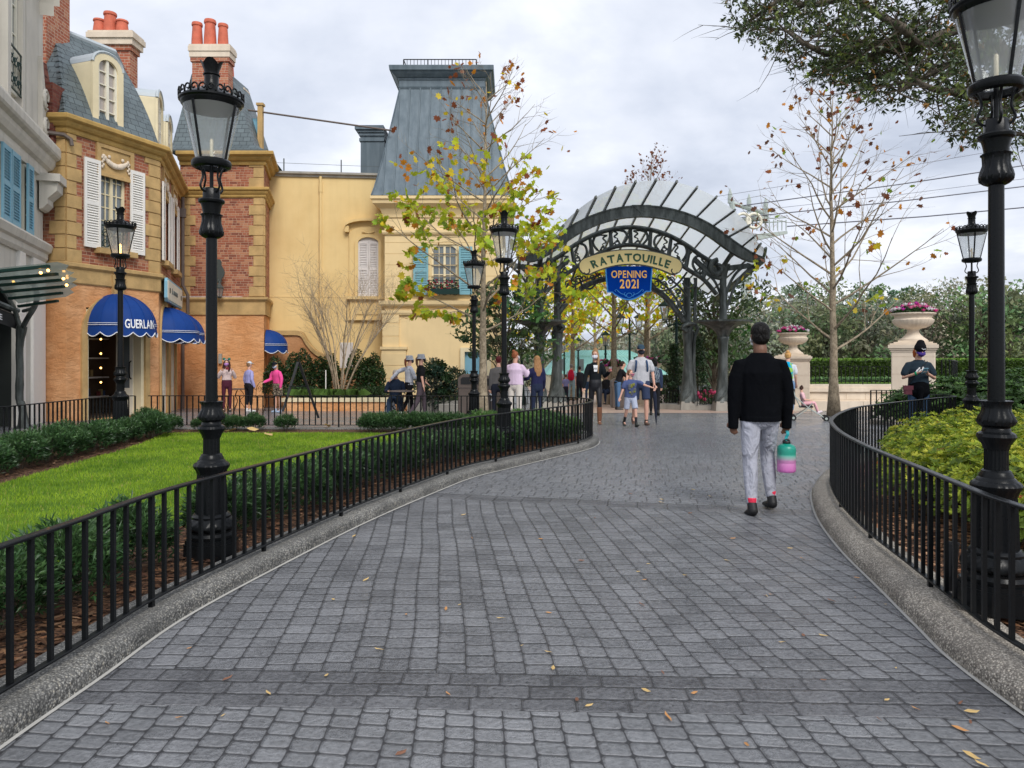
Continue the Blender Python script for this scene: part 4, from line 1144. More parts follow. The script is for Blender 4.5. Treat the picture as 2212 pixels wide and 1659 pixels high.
def arched_window_shut(w,a0,a1,z0,z1,parent,smat):
    m=MB(w.M); c=(a0+a1)/2; ar=.22; N=10
    def arc(r,h,zt): return [(c-r*math.cos(PI*k/N),zt-h+h*math.sin(PI*k/N)) for k in range(N+1)]
    r=(a1-a0)/2; inn=[(a0,z0)]+arc(r,ar,z1)+[(a1,z0)]; out=[(a0-.12,z0)]+arc(r+.12,ar+.06,z1+.12)+[(a1+.12,z0)]; out2=[(a0-.34,z0)]+arc(r+.34,ar+.1,z1+.42)+[(a1+.34,z0)]
    for i in range(len(inn)-1): m.slab([inn[i],out[i],out[i+1],inn[i+1]],-.01,.14); m.slab([out[i],out2[i],out2[i+1],out[i+1]],-.01,.07)
    top=arc(r+.5,.28,z1+.62); t2=arc(r+.5,.28,z1+.72)
    for i in range(N): m.slab([top[i],top[i+1],t2[i+1],t2[i]],-.01,.26)
    m.slab([(a0-.5,z1+.18),(a0-.34,z1+.18),(a0-.34,z1+.42),(a0-.5,z1+.42)],-.01,.2)
    m.slab([(a0-.42,z0-.12),(a1+.42,z0-.12),(a1+.42,z0),(a0-.42,z0)],-.01,.25)
    m.slab([(a0-.3,z0-.85),(a1+.3,z0-.85),(a1+.3,z0-.12),(a0-.3,z0-.12)],-.01,.10); m.slab([(a0-.1,z0-.7),(a1+.1,z0-.7),(a1+.1,z0-.3),(a0-.1,z0-.3)],.09,.13); m.slab([(a0-.38,z0-.92),(a1+.38,z0-.92),(a1+.38,z0-.85),(a0-.38,z0-.85)],-.01,.14)
    for i in range(9): m.sphere((c-.2+i*.05,.13,z1+.2-.04*math.sin(i/8*PI)),.035,6,5)
    m.build('window_surround',M['yellow'],parent)
    m=MB(w.M); m.slab(inn,0,.015); s=m.build('shutter_board',smat,parent)
    shutter(w,a0,c-.005,z0,z1-.15,smat,s,n0=.02,nm='shutter_leaf'); shutter(w,c+.005,a1,z0,z1-.15,smat,s,n0=.02,nm='shutter_leaf')
arched_window_shut(wY,a0,a1,z0_,z1_,yb,M['whiteshut2'])
m=MB(wY.M); a,z=wY.px(740,822); b,z2=wY.px(757,740); m.box(min(a,b)-.1,max(a,b)+.1,0,.03,z-.3,z2); m.build('pale_panel',M['whiteshut2'],yb)
# roof pipe & post behind wing
rp=empty('roof_post',(gx(563,27.8),27.8,gz(330,27.8)),label='thin ochre post with a rod running to the tower roof',cat='post')
k=27.8/1600; m=MB(); m.box(-.09,.09,-.09,.09,-.6,105*k); m.box(-.13,.13,-.13,.13,101*k,106*k); m.build('post',M['ochre'],rp)
m=MB(); m.tube([(-.6,0,(330-237)*k),(0,-.02,(330-242)*k),(4.9,.3,(330-277)*k)],.035,6); m.build('rod',M['brownbin'],rp)
m=MB(); m.box(-.5,-.06,.2,.5,-.3,(330-252)*k); m.build('blue_panel',M['bluepaint'],rp)
# small metal roof block left of tower
cb=MB(); Y=30.; x0,x1=gx(779,Y),gx(830,Y); zc=gz(300,Y); zt_=gz(275,Y); cb.box(x0,x1,Y,Y+1.5,gz(395,Y),zc)
cb.box(x0-.05,x1,Y-.05,Y+1.5,zc-.1,zc+.02)
for i,(o_,z_) in enumerate(((.0,0),(.06,.12),(.12,.24),(.2,.34))): cb.box(x0-o_,x1,Y-o_,Y+1.5,zc+z_,zc+z_+.16)
tag(cb.build('roof_block',M['seam']),'grey metal clad chimney block beside the tower roof','roof block')
# ======== tower ========
tw=building('tower_house','pale yellow tower house with tall grey standing seam mansard roof',0,0)
TY=27.8; tx0=gx(831,TY); tx1=gx(1085,TY); wT=Wall(tx0,TY,tx1,TY); wTl=Wall(tx0,TY+5,tx0,TY)
wTr=Wall(tx1,TY,tx1,TY+5)
def tz(v): return gz(v,TY)
ws0=wT.s(932); ws1=wT.s(988); wz1=tz(528); wz0=tz(637)
dd0=wT.s(1004);dd1=wT.s(1052);dz1=tz(760)
m=MB(); wallmesh(wT,-.9,tz(463),[(ws0,ws1,wz0,wz1),(dd0,dd1,-.8,dz1)],mb=m,depth=.2); wallmesh(wTl,-.9,tz(463),[],mb=m); wallmesh(wTr,-.9,tz(463),[],mb=m); m.build('wall',M['yellow2'],tw)
ring=[(tx0,TY+5),(tx0,TY),(tx1,TY),(tx1,TY+5)]
ring=[(tx0,TY+5),(tx0,TY),(tx1,TY),(tx1,TY+5)]
msweep(ring,[(-.1,tz(470)),(.05,tz(470)),(.07,tz(464)),(.1,tz(460)),(.16,tz(452)),(.30,tz(446)),(.38,tz(443)),(.40,tz(436)),(.46,tz(434)),(.46,tz(428)),(-.1,tz(428))],'cornice',M['yellow2'],tw)
msweep(ring,[(-.1,tz(507)),(.06,tz(507)),(.10,tz(503)),(.10,tz(498)),(-.1,tz(497))],'string_course',M['yellow2'],tw)
msweep(ring,[(-.1,tz(662)),(.12,tz(662)),(.18,tz(658)),(.2,tz(650)),(-.1,tz(649))],'sill_course',M['yellow2'],tw)
msweep(ring,[(-.1,tz(681)),(.08,tz(681)),(.12,tz(676)),(.12,tz(671)),(-.1,tz(670))],'lower_course',M['yellow2'],tw)
m=MB(wT.M)
z=tz(755); a,b=wT.s(826,.1),wT.s(862,.1); 
while z<tz(682)-.05: m.box(a,b,0,.1,z+.02,min(z+.47,tz(681))); z+=.49
m.box(a+.02,b-.02,0,.085,tz(755),tz(682))
a2,b2=wT.s(822,.1),wT.s(880,.1); m.box(a2,b2,0,.22,tz(755),tz(749)); m.box(a2+.05,b2-.05,0,.17,-.9,tz(755)); zz=-.8
while zz<tz(755)-.3: m.box(a2+.04,b2-.04,0,.185,zz+.02,zz+.46); zz+=.48
m.build('pilaster',M['yellow2'],tw)
m=MB(wT.M); z=tz(645)
while z<tz(510): m.box(0.02,wT.L-.02,-.05,.004,z,z+.012); z+=.42
m.build('joint_line',M['ochre'],tw)
window(wT,ws0,ws1,wz0,wz1,M['cream'],M['glassd'],tw,4,5,arch=.32)
a_=wT.s(894);b_=wT.s(926); shutter(wT,a_,b_,wz0,wz1-.1,M['bluepaint2'],tw,n0=.12); shutter(wT,wT.s(992),wT.s(1021),wz0,wz1-.1,M['bluepaint2'],tw,n0=.12)
grille(wT,ws0-.1,ws1+.1,wz0,wz0+.55,tw,n=.12)
# flower box
m=MB(wT.M); m.box(ws0-.1,ws1+.1,.14,.34,wz0,wz0+.2); m.build('window_box',M['irong'],tw)
m=MB(wT.M); rnd=random.Random(9)
for i in range(90):
    c=(ws0-.1+rnd.random()*(ws1-ws0+.2),.2+rnd.random()*.15,wz0+.2+rnd.random()*.32); col=(.5,.01,.06) if rnd.random()<.3 else (.03,.07,.02); s=.05
    m.poly([(c[0]-s,c[1],c[2]),(c[0],c[1]+s*.4,c[2]+s),(c[0]+s,c[1],c[2]-s*.3)],col)
m.build('window_flowers',M['leaf'],tw,fixn=False)
m=MB(wT.M); m.box(dd0-.16,dd0,-.02,.1,-.8,dz1+.16); m.box(dd1,dd1+.16,-.02,.1,-.8,dz1+.16); m.box(dd0,dd1,-.02,.1,dz1,dz1+.16); m.build('door_frame',M['cream'],tw)
m=MB(wT.M); m.box(dd0,dd1,-.12,-.08,-.8,dz1); m.box((dd0+dd1)/2-.02,(dd0+dd1)/2+.02,-.08,-.06,-.8,dz1)
for s0,s1 in ((dd0+.08,(dd0+dd1)/2-.08),((dd0+dd1)/2+.08,dd1-.08)):
    for za,zb in ((-.6,.2),(.35,dz1-.15)): m.box(s0,s1,-.08,-.065,za,zb)
m.build('door',M['bluepaint'],tw)
m=MB(wT.M); m.box(wT.s(987),wT.s(999),.0,.03,tz(814),tz(809)); m.build('name_plate',M['ochred'],tw)
# mansard
zb,ztp=tz(428)+.02,tz(190)
bx0,bx1=tx0-.42,tx1+.42; ux0,ux1=gx(864,TY+1.2),gx(1046,TY+1.2); ztp=gz(190,TY+1.2)
def ms(f):
    c=f**.88; return (bx0+(ux0-bx0)*c,bx1+(ux1-bx1)*c,TY-.42+1.62*c, TY+5.4-1.62*c, zb+(ztp-zb)*f)
m=MB(); N=14
for i in range(N):
    a=ms(i/N);b=ms((i+1)/N)
    for q in (((a[0],a[2]),(a[1],a[2]),(b[1],b[2]),(b[0],b[2])),((a[0],a[3]),(a[0],a[2]),(b[0],b[2]),(b[0],b[3])),((a[1],a[2]),(a[1],a[3]),(b[1],b[3]),(b[1],b[2])),((a[1],a[3]),(a[0],a[3]),(b[0],b[3]),(b[1],b[3]))):
        m.poly([(q[0][0],q[0][1],a[4]),(q[1][0],q[1][1],a[4]),(q[2][0],q[2][1],b[4]),(q[3][0],q[3][1],b[4])])
t=ms(1); m.poly([(t[0],t[2],t[4]),(t[1],t[2],t[4]),(t[1],t[3],t[4]),(t[0],t[3],t[4])])
mr=m.build('roof',M['seam'],tw)
m=MB(); ns=13
for k in range(ns+1):
    x=bx0+(bx1-bx0)*k/ns; pts=[]
    for i in range(N+1):
        a=ms(i/N)
        xl,xr=a[0],a[1]
        # seams run straight up, clipped at hips
        if x<xl-.001 or x>xr+.001: break
        pts.append((x,a[2]-.02,a[4]))
    if k in(0,ns):
        pts=[(ms(i/N)[0 if k==0 else 1],ms(i/N)[2]-.01,ms(i/N)[4]) for i in range(N+1)]
    if len(pts)>1: m.tube(pts,.028,5)
m.build('standing_seams',M['seam'],mr)
t=ms(1); R=[(t[0],t[3]),(t[0],t[2]),(t[1],t[2]),(t[1],t[3])]
zz=ztp; h=gz(141,TY+.9)-zz
msweep(R,[(-.1,zz-.05),(.03,zz-.05),(.06,zz+.03),(.03,zz+.06),(.03,zz+.36*h),(.07,zz+.40*h),(.07,zz+.46*h),(.14,zz+.5*h),(.24,zz+.62*h),(.30,zz+.72*h),(.36,zz+.76*h),(.38,zz+h*.97),(.36,zz+h),(-.1,zz+h)],'crown_cornice',M['seam'],mr)
m=MB(); m.box(t[0]-.3,t[1]+.3,t[2]-.3,t[3]+.3,zz+h-.06,zz+h-.01); m.build('roof_deck',M['seam'],mr)
m=MB(); zr=zz+h; xa,xb=gx(872,TY+1.2),gx(1029,TY+1.2); zt2=zr+.36; yr=TY+1.2
m.box(xa,xb,yr-.015,yr+.015,zt2-.03,zt2)
for k in range(22):
    x=xa+(xb-xa)*k/21; w_=.022 if k%7==0 else .01; m.box(x-w_,x+w_,yr-.012,yr+.012,zr-.01,zt2-.03)
for x in (xa,xb): m.box(x-.015,x+.015,yr,t[3]-.4,zt2-.03,zt2)
m.build('roof_railing',M['iron'],mr)
# ======== white building (far left) ========
W0=Vector((-11.40,18.0));W1=Vector((-10.35,15.0)); dW=(W0-W1)
Wn=W1-dW*1.6
wW=Wall(Wn.x,Wn.y,W0.x,W0.y)
wb=building('white_house','grey white rendered house with light blue shutters at the left picture edge',0,0)
wr=Wall(W0.x,W0.y,W0.x-2,W0.y+.7)
_,zl=wW.px(88,325,.0); _,zs=wW.px(88,528)
zl1=6.55; zl0=5.75; zs1=4.2; zs0=3.75
op0=wW.s(-60);op1=wW.s(34)
bw=[(wW.s(-40),wW.s(14)),(wW.s(47),wW.s(66))]
m=MB(); wallmesh(wW,-.3,zs0,[(op0,op1,-.2,3.0)],mb=m,depth=.08); wallmesh(wW,zs1,zl0,[],mb=m); wallmesh(wr,-.3,9,[],mb=m); wallmesh(wW,zl1,11.5,[],mb=m); m.build('wall',M['whitewall'],wb)
room(wW,op0,op1,-.2,3.0,wb,.6,.08,M['signedge'])
WP=[(Wn.x,Wn.y),(W0.x,W0.y),(W0.x-1.5,W0.y+.5)]
msweep(WP,[(-.1,zs0),(.05,zs0),(.10,zs0+.08),(.10,zs0+.2),(.16,zs0+.24),(.2,zs1-.06),(.16,zs1),(-.1,zs1)],'lower_cornice',M['whitewall'],wb)
msweep(WP,cornice_prof(zl0,zl1,.08,.38),'upper_cornice',M['whitewall'],wb)
m=MB(wW.M); m.box(wW.s(35),wW.s(47),0,.08,-.2,zs0); m.box(wW.s(66),wW.L,0,.06,-.2,zs0); m.build('pilaster',M['whitepaint'],wb)
# console bracket at the corner
m=MB(wW.M); s1=wW.L; s0=s1-.55
pr=[(.05,4.95),(.12,4.98),(.22,5.1),(.22,5.22),(.3,5.3),(.42,5.42),(.44,5.75),(.05,5.75)]
k=len(pr); m.faces([(s0,a,z) for a,z in pr]+[(s1,a,z) for a,z in pr],[tuple(range(k)),tuple(range(2*k-1,k-1,-1))]+[(i,(i+1)%k,k+(i+1)%k,k+i) for i in range(k)])
m.box(s0-.1,s1+.12,0,.5,5.62,5.80); m.build('console_bracket',M['whitewall'],wb)
# windows + shutters upper floor
for i,(ua,ub) in enumerate(((-6,14),(46,66))):
    a,b=wW.s(ua),wW.s(ub); window(wW,a,b,zs1+.02,5.72,M['creamw'],M['glassd'],wb,2,4,n=-.0+.01)
for (ua,ub) in ((12,30),(31.5,50),(66,78)):
    a,b=wW.s(ua,.2),wW.s(ub,.2); shutter(wW,a,b,zs1-.02,5.72,M['bluepaint'],wb,n0=.12)
# second storey window with arched head
a,b=wW.s(5),wW.s(30); window(wW,a,b,7.0,10.2,M['creamw'],M['glassd'],wb,2,5,n=.01,arch=.5)
m=MB(wW.M); c=(a+b)/2
for sg in (-1,1): m.box(c+sg*((b-a)/2+.12)-.1,c+sg*((b-a)/2+.12)+.1,0,.16,zl1,9.7)
for k in range(12):
    t0,t1=PI*k/12,PI*(k+1)/12; r0,r1=(b-a)/2+.02,(b-a)/2+.24
    m.slab([(c-r0*math.cos(t0),9.7+.6*math.sin(t0)*r0/.6),(c-r1*math.cos(t0),9.7+r1*math.sin(t0)),(c-r1*math.cos(t1),9.7+r1*math.sin(t1)),(c-r0*math.cos(t1),9.7+r0*math.sin(t1))],0,.18)
rnd=random.Random(3)
for k in range(26): m.sphere((c+(rnd.random()-.5)*.9,.16,10.6+rnd.random()*.5),.08+rnd.random()*.05,6,5,sy=.7)
m.box(b+.35,b+.6,0,.14,zl1,9.5); m.box(b+.28,b+.67,0,.3,9.5,9.85)
m.build('window_surround',M['whitewall'],wb)
grille(wW,a,b,7.0,7.9,wb,n=.12)
# curved gable cornice
pts=[]
for k in range(13):
    t=PI/2*k/12; pts.append((c+ (wW.L-.3-c)*math.sin(t), 9.9+2.2*math.cos(t)))
m=MB(wW.M)
for i in range(12):
    (a1,z1),(a2,z2)=pts[i],pts[i+1]
    m.slab([(a1,z1-.25),(a2,z2-.25),(a2,z2),(a1,z1)],0,.30); m.slab([(a1,z1),(a2,z2),(a2,z2+.12),(a1,z1+.12)],0,.42)
m.build('curved_gable',M['whitewall'],wb)
m=MB(wW.M); s=wW.L
m.slab([(s-.45,zl1),(s-.02,zl1),(s-.02,7.2),(s-.06,7.6),(s-.2,7.9),(s-.35,8.3),(s-.45,8.6)],-.1,.10)
for (cx,cz,r) in ((s-.22,7.65,.22),(s-.2,7.0,.2)):
    for rr in (r,r*.62): m.tube([(cx+rr*math.cos(t*PI/8),.12,cz+rr*math.sin(t*PI/8)) for t in range(14)],.035,6)
m.build('scroll_buttress',M['whitewall'],wb)
m=MB(wW.M); m.tube([(s-.1,.1,6.9),(s-.02,.45,6.9),(s,.6,6.8),(s,.62,6.65)],.05,8); m.build('spout',M['brownbin'],wb)
# party wall brick
pw=MB(); X=gx(101,17.9); pw.box(gx(76,18.3)-.4,gx(118,18.1),18.02,18.6,gz(308,18.1),gz(180,18.1)); pw.faces([(gx(60,18.3),18.3,gz(120,18.3)),(gx(68,18.3),18.3,gz(118,18.3)),(gx(96,18.3),18.3,gz(179,18.3)),(gx(60,18.3),18.3,gz(179,18.3)),(gx(60,18.3),18.9,gz(120,18.3)),(gx(68,18.3),18.9,gz(118,18.3)),(gx(96,18.3),18.9,gz(179,18.3)),(gx(60,18.3),18.9,gz(179,18.3))],[(0,1,2,3),(7,6,5,4),(1,5,6,2),(0,4,5,1)])
tag(pw.build('party_wall',M['brickd']),'dark red brick parapet stub between the white house and the slate roof','brick wall')
# glass marquee
mq=empty('glass_marquee',(gx(45,16),16,0),label='iron and glass marquee with hanging name board at the left picture edge',cat='marquee')
o0=Vector(mq.location)
def R(u,v,Y): return W(u,v,Y)-o0
m=MB(); m.tube(bez([R(52,925,14.9),R(48,880,14.9),R(42,860,14.9),R(43,800,14.9),R(42,760,14.9),R(44,730,14.9),R(47,705,14.9)],4),[.17,.11,.09,.075,.075,.075,.08,.07,.075,.075,.08,.07,.07,.07,.07,.07,.07,.07,.075,.075,.08,.09,.1,.1,.1],10)
m.tube(bez([R(46,715,14.9),R(58,690,14.8),R(76,660,14.7),R(79,635,14.6),R(70,612,14.4),R(45,600,14.2),R(20,603,14.0),R(-20,620,13.9)],5),.05,8)
m.tube(bez([R(47,715,14.9),R(38,690,14.9),R(30,665,14.8),R(5,625,14.6),R(-25,600,14.4)],5),.045,8)
m.tube(bez([R(50,672,14.8),R(70,665,14.7),R(80,645,14.6)],4),.035,6)
m.tube([R(-40,640,14.2),R(40,672,14.9)],.05,6)
m.build('post',M['bronze'],mq)
m=MB(); slabs=[(575,13.0,-30,106),(592,13.3,-20,124),(605,13.6,-10,131),(619,13.9,5,138),(633,14.2,20,134),(650,14.5,40,125)]
rb=MB(); bl=MB()
for i,(v,Y,ua,ub) in enumerate(slabs):
    A=R(ua,v+12 if i else v+14,Y);B=R(ub,v,Y)
    rb.tube([A,B],[(.035,.055)]*2,4)
    if i<len(slabs)-1:
        v2,Y2,u2a,u2b=slabs[i+1]; A2=R(u2a,v2+12,Y2);B2=R(u2b,v2,Y2); o=Vector((0,0,.06)); e=(B-A).normalized(); mid=(B+B2)/2+e*.28
        m.poly([A+o,B+o,B+e*.15+o,mid+o,B2+e*.15+o,B2+o,A2+o])
rb.build('ribs',M['irong'],mq); m.build('glass',M['mqglass'],mq)
for (u,v,Y) in ((104,578,13.0),(137,596,13.5),(144,610,13.8),(88,583,13.1),(29,603,14.0)):
    bl.sphere(R(u,v,Y)+Vector((0,0,-.05)),.026,8,6)
bl.build('bulbs',M['bulbon'],mq)
sb=empty('hanging_board',W(-20,690,14.6),label='dark board with white capitals IDE hanging under the glass marquee',cat='sign')
o1=Vector(sb.location)
m=MB(); A=W(-70,640,14.0)-o1;B=W(37,682,14.9)-o1; A2=W(-70,672,14.0)-o1;B2=W(37,712,14.9)-o1; d=Vector((0,.08,0))
m.faces([A,B,B2,A2,A+d,B+d,B2+d,A2+d],[(0,1,2,3),(7,6,5,4),(0,4,5,1),(1,5,6,2),(2,6,7,3),(3,7,4,0)]); m.build('board',M['black'],sb)
m=MB(); ex=(B-A)/107; ez=((A2-A)+(B2-B))/2/32*-1
def pl(x,y): 
    # x in px right of u=-2
    q=A+ex*(x+52)+ (A2-A)*.0; return q+(-ez)*( -1*(y)+ -0) 
L=text_mesh('IDE',13,.25,xs=.8)
for me,x0,x1 in L: m.faces([(A+ex*(54+v.co.x+x0)+ez*(v.co.y-22.5)+Vector((0,-.012,0))) for v in me.vertices],[tuple(q.vertices) for q in me.polygons])
m.build('lettering',M['awnwhite'],sb)
# ======== garden wall + planter ========
gw=empty('garden_wall',(-9,27.9,0),label='low brown stucco garden wall with swept curved top and ochre coping',cat='garden wall')
Yg=27.9; top=[(560,724),(648,724),(655,735),(668,752),(685,768),(698,775),(704,778),(704,804),(880,804)]
def gp2(u,v): return (gx(u,Yg)+9,gz(v,Yg))
m=MB(); P=[gp2(*q) for q in bez([(560,724,0),(647,724,0)],2) and top]
P=[gp2(560,724),gp2(640,724)]+[gp2(a,b) for a,b,_ in [tuple(q) for q in bez([(640,724,0),(652,728,0),(662,745,0),(680,765,0),(703,777,0)],4)]][1:]+[gp2(704,805),gp2(890,805)]
m.slab(P+[(P[-1][0],-1),(P[0][0],-1)],0,.3); m.build('wall',M['stuccod'],gw)
m=MB()
for i in range(len(P)-1):
    a,b=P[i],P[i+1]; 
    if abs(a[0]-b[0])<.01: continue
    m.slab([(a[0],a[1]),(b[0],b[1]),(b[0],b[1]+.17),(a[0],a[1]+.17)],-.08,.36)
m.build('coping',M['ochre'],gw)
Yp=24.0; pz=gz(860,Yp); plx0,plx1=gx(612,Yp),gx(890,Yp)
pe=empty('planter',(-5,Yp,g(Yp)),label='long low orange stucco planter with cream coping in front of the garden wall',cat='planter')
m=MB(); m.box(plx0+5,plx1+5,0,.3,-.3,pz-g(Yp)-.12); m.build('planter_wall',M['stucco'],pe)
m=MB(); m.box(plx0+4.95,plx1+5.05,-.06,.4,pz-g(Yp)-.12,pz-g(Yp)); m.build('coping',M['cream'],pe)
m=MB(); m.box(plx0+5,plx1+5,.4,2.85,-.3,pz-g(Yp)-.04); m.build('soil',M['soil'],pe)
# low grey kerb wall right of it
m=MB(); Y=22.5; m.box(gx(880,Y),gx(1000,Y),Y,Y+.3,g(Y)-.1,gz(866,Y)); m.box(gx(948,Y-.8),gx(1000,Y-.8),Y-.8,Y-.4,g(Y)-.1,gz(874,Y-.8)); tag(m.build('low_wall',M['plinth']),'low grey stone kerb wall beside the brown bins','low wall')
# ======== copper pavilion far behind arch ========
pv=empty('copper_roof_pavilion',(gx(1310,48),48,-.9),label='cream pavilion with pale green copper roof seen through the arch',cat='building')
k=48/1600.; ox=1310
def q(u,v,y=0): return ((u-ox)*k,y,(CZ-(v-HV)*k)+.9)
m=MB(); A,B=q(1190,807,0),q(1434,807,0)
r0=[q(1180,808,-.4),q(1440,808,-.4),((1440-ox)*k,7,q(0,808)[2]),((1180-ox)*k,7,q(0,808)[2])]
r1=[q(1210,770,1.6),q(1396,770,1.6),((1396-ox)*k,5,q(0,770)[2]),((1210-ox)*k,5,q(0,770)[2])]
r2=[q(1240,756,2.4),q(1370,756,2.4),((1370-ox)*k,4,q(0,756)[2]),((1240-ox)*k,4,q(0,756)[2])]
m2=MB()
for i in range(4):
    j=(i+1)%4; m.poly([r0[i],r0[j],r1[j],r1[i]]); m.poly([r1[i],r1[j],r2[j],r2[i]])
m.poly(r2)
for t in range(27):
    f=t/26; a=Vector(r0[0]).lerp(Vector(r0[1]),f);b=Vector(r1[0]).lerp(Vector(r1[1]),f);c=Vector(r2[0]).lerp(Vector(r2[1]),f); m2.tube([a,b,c],.035,4)
m2.tube([r1[0],r1[1]],.09,5); m2.tube([r0[0],r0[1]],.06,5)
rr=m.build('roof',M['copper'],pv); m2.build('seams',M['copper'],rr)
m=MB(); z8=q(0,812)[2]; m.box((1190-ox)*k,(1428-ox)*k,0,7,0,z8); m.box((1188-ox)*k,(1431-ox)*k,-.12,7,z8-.35,z8-.1); m.build('wall',M['cream'],pv)
m=MB()
for u in (1215,1255,1395,1412): m.box((u-6-ox)*k,(u+6-ox)*k,-.05,0,.2,2.2)
m.build('window',M['glassd'],pv)
m=MB(); m.lathe([(.03,.9),(.14,.75),(.2,.45),(.06,.2)],6,(1402-ox)*k,-.3); 
# ---------- entrance arch ----------
YA=24.2
ar=empty('entrance_arch',(gx(1362,YA),YA,g(YA)),label='ornate green-grey iron arch with curved glass canopy spanning the path',cat='arch')
A0=Vector(ar.location)
def ap(u,v,Y=YA): return W(u,v,Y)-A0
BR=M['bronze']
cx=4.06; R0=4.28; zc=1.95; TE=63.8
def sec(th,Y):
    # canopy surface: arc flared up slightly toward the front, flattening at its ends
    w=max(0,min(1,(Y-21.35)/1.85)); r=R0; q=math.radians(38); a=abs(th); sg=1 if th>0 else -1
    ac=q+(a-q)*(.36+.64*w) if a>q else a
    dz=(23.2-Y)*(.17*max(0,1-(a/q)**2) if Y<23.2 else .15)
    e=max(0,a-q); return Vector((cx+sg*r*math.sin(ac)+(23.2-Y)*.04*(1 if Y<23.2 else 0),Y,zc+r*math.cos(a)+dz+e*e*3.7))-A0
ths=[math.radians(-TE+2*TE/16*k) for k in range(17)]
YS=[21.35,22.3,23.2,24.2,25.2,26.2,27.4,28.6]
gm=MB(); rm=MB()
for i in range(len(ths)-1):
    for j in range(len(YS)-1):
        for q in range(3):
            a=ths[i]+(ths[i+1]-ths[i])*q/3;b=ths[i]+(ths[i+1]-ths[i])*(q+1)/3
            gm.poly([sec(a,YS[j]),sec(b,YS[j]),sec(b,YS[j+1]),sec(a,YS[j+1])])
for th in ths:
    rm.tube([sec(th,y)+Vector((math.sin(th),0,math.cos(th)))*-.02 for y in [21.22]+YS[1:]],[(.055,.036)]*8,4,hint=(math.sin(th),0,math.cos(th)))
gm.build('canopy_glass',M['canglass'],ar,smooth=True); rm.build('rafters',BR,ar)
def arcbeam(Y0,Y1,r_out,r_in,t0,t1,nm,n=40,mat=None,lip=True,rf=None):
    m=MB(); vs=[];fs=[]
    prof=[(r_out,Y0-.03),(r_out,Y1+.03),(r_out-.04,Y1+.03),(r_out-.04,Y1),(r_in+.04,Y1),(r_in+.04,Y1+.03),(r_in,Y1+.03),(r_in,Y0-.03),(r_in+.04,Y0-.03),(r_in+.04,Y0),(r_out-.04,Y0),(r_out-.04,Y0-.03)]
    k=len(prof)
    for i in range(n+1):
        th=t0+(t1-t0)*i/n; e=max(0,abs(th)-math.radians(38)); dz=e*e*3.7
        for r,Y in prof:
            vs.append(Vector((cx+r*math.sin(th),Y,zc+r*math.cos(th)+dz))-A0)
    for i in range(n):
        for j in range(k): fs.append((i*k+j,i*k+(j+1)%k,(i+1)*k+(j+1)%k,(i+1)*k+j))
    fs.append(tuple(range(k))); fs.append(tuple(len(vs)-1-j for j in range(k)))
    m.faces(vs,fs); return m.build(nm,mat or BR,ar)
arcbeam(23.1,23.25,R0-.04,R0-.40,math.radians(-TE-1),math.radians(TE+1),'main_beam')
m=MB(); s=ap(1386,462,23.1); m.slab([(s.x-.3,s.z+.28),(s.x-.14,s.z+.12),(s.x-.05,s.z+.06),(s.x,s.z-.06),(s.x+.05,s.z+.06),(s.x+.14,s.z+.12),(s.x+.3,s.z+.28)],s.y-.02,s.y+.14); m.build('pendant_drop',BR,ar)
for sg in (-1,1):
    m=MB(); th=math.radians(TE)*sg; m.tube([sec(th,23.2)-Vector((0,0,.1)),sec(th,28.6)-Vector((0,0,.12))],[(.10,.05)]*2,4); m.build('side_beam',BR,ar)
# truss rings
CUt=1362
def ring(pts,wd,Y0,Y1,nm,pts2=None):
    P=[(CUt-d,v) for d,v in reversed(pts[1:])]+[(CUt+d,v) for d,v in pts]
    Q=bez([ap(u,v) for u,v in P],6); m=MB(); m.tube(Q,[(wd,(Y1-Y0)/2)]*len(Q),8,hint=(0,0,1)); m.tube([q+Vector((0,-(Y1-Y0)/2,0)) for q in Q],wd*.55,6)
    return m.build(nm,BR,ar)
RO=[(0,491),(42,496),(81,508),(120,529),(158,556),(198,577)]
RI=[(0,529),(45,537),(94,562),(128,585),(158,604),(186,636)]
ring(RO,.075,YA-.1,YA+.1,'upper_ring'); ring(RI,.07,YA-.1,YA+.1,'lower_ring')
def lerpv(P,d):
    d=abs(d)
    for (a,va),(b,vb) in zip(P,P[1:]):
        if a<=d<=b: return va+(vb-va)*(d-a)/(b-a)
    return P[-1][1]
def spiral(c,r0,r1,a0,turns,n=12,Y=0):
    return [c+Vector((math.cos(a0+turns*2*PI*k/n)*(r0+(r1-r0)*k/n),Y,math.sin(a0+turns*2*PI*k/n)*(r0+(r1-r0)*k/n))) for k in range(n+1)]
m=MB(); struts=[-168,-128,-88,-44,0,44,88,128,168]
for d in struts:
    vo,vi=lerpv(RO,d),lerpv(RI,abs(d)*.93); m.tube([ap(CUt+d,vo),ap(CUt+d*.93,vi)],[(.06,.05),(.085,.05)],6)
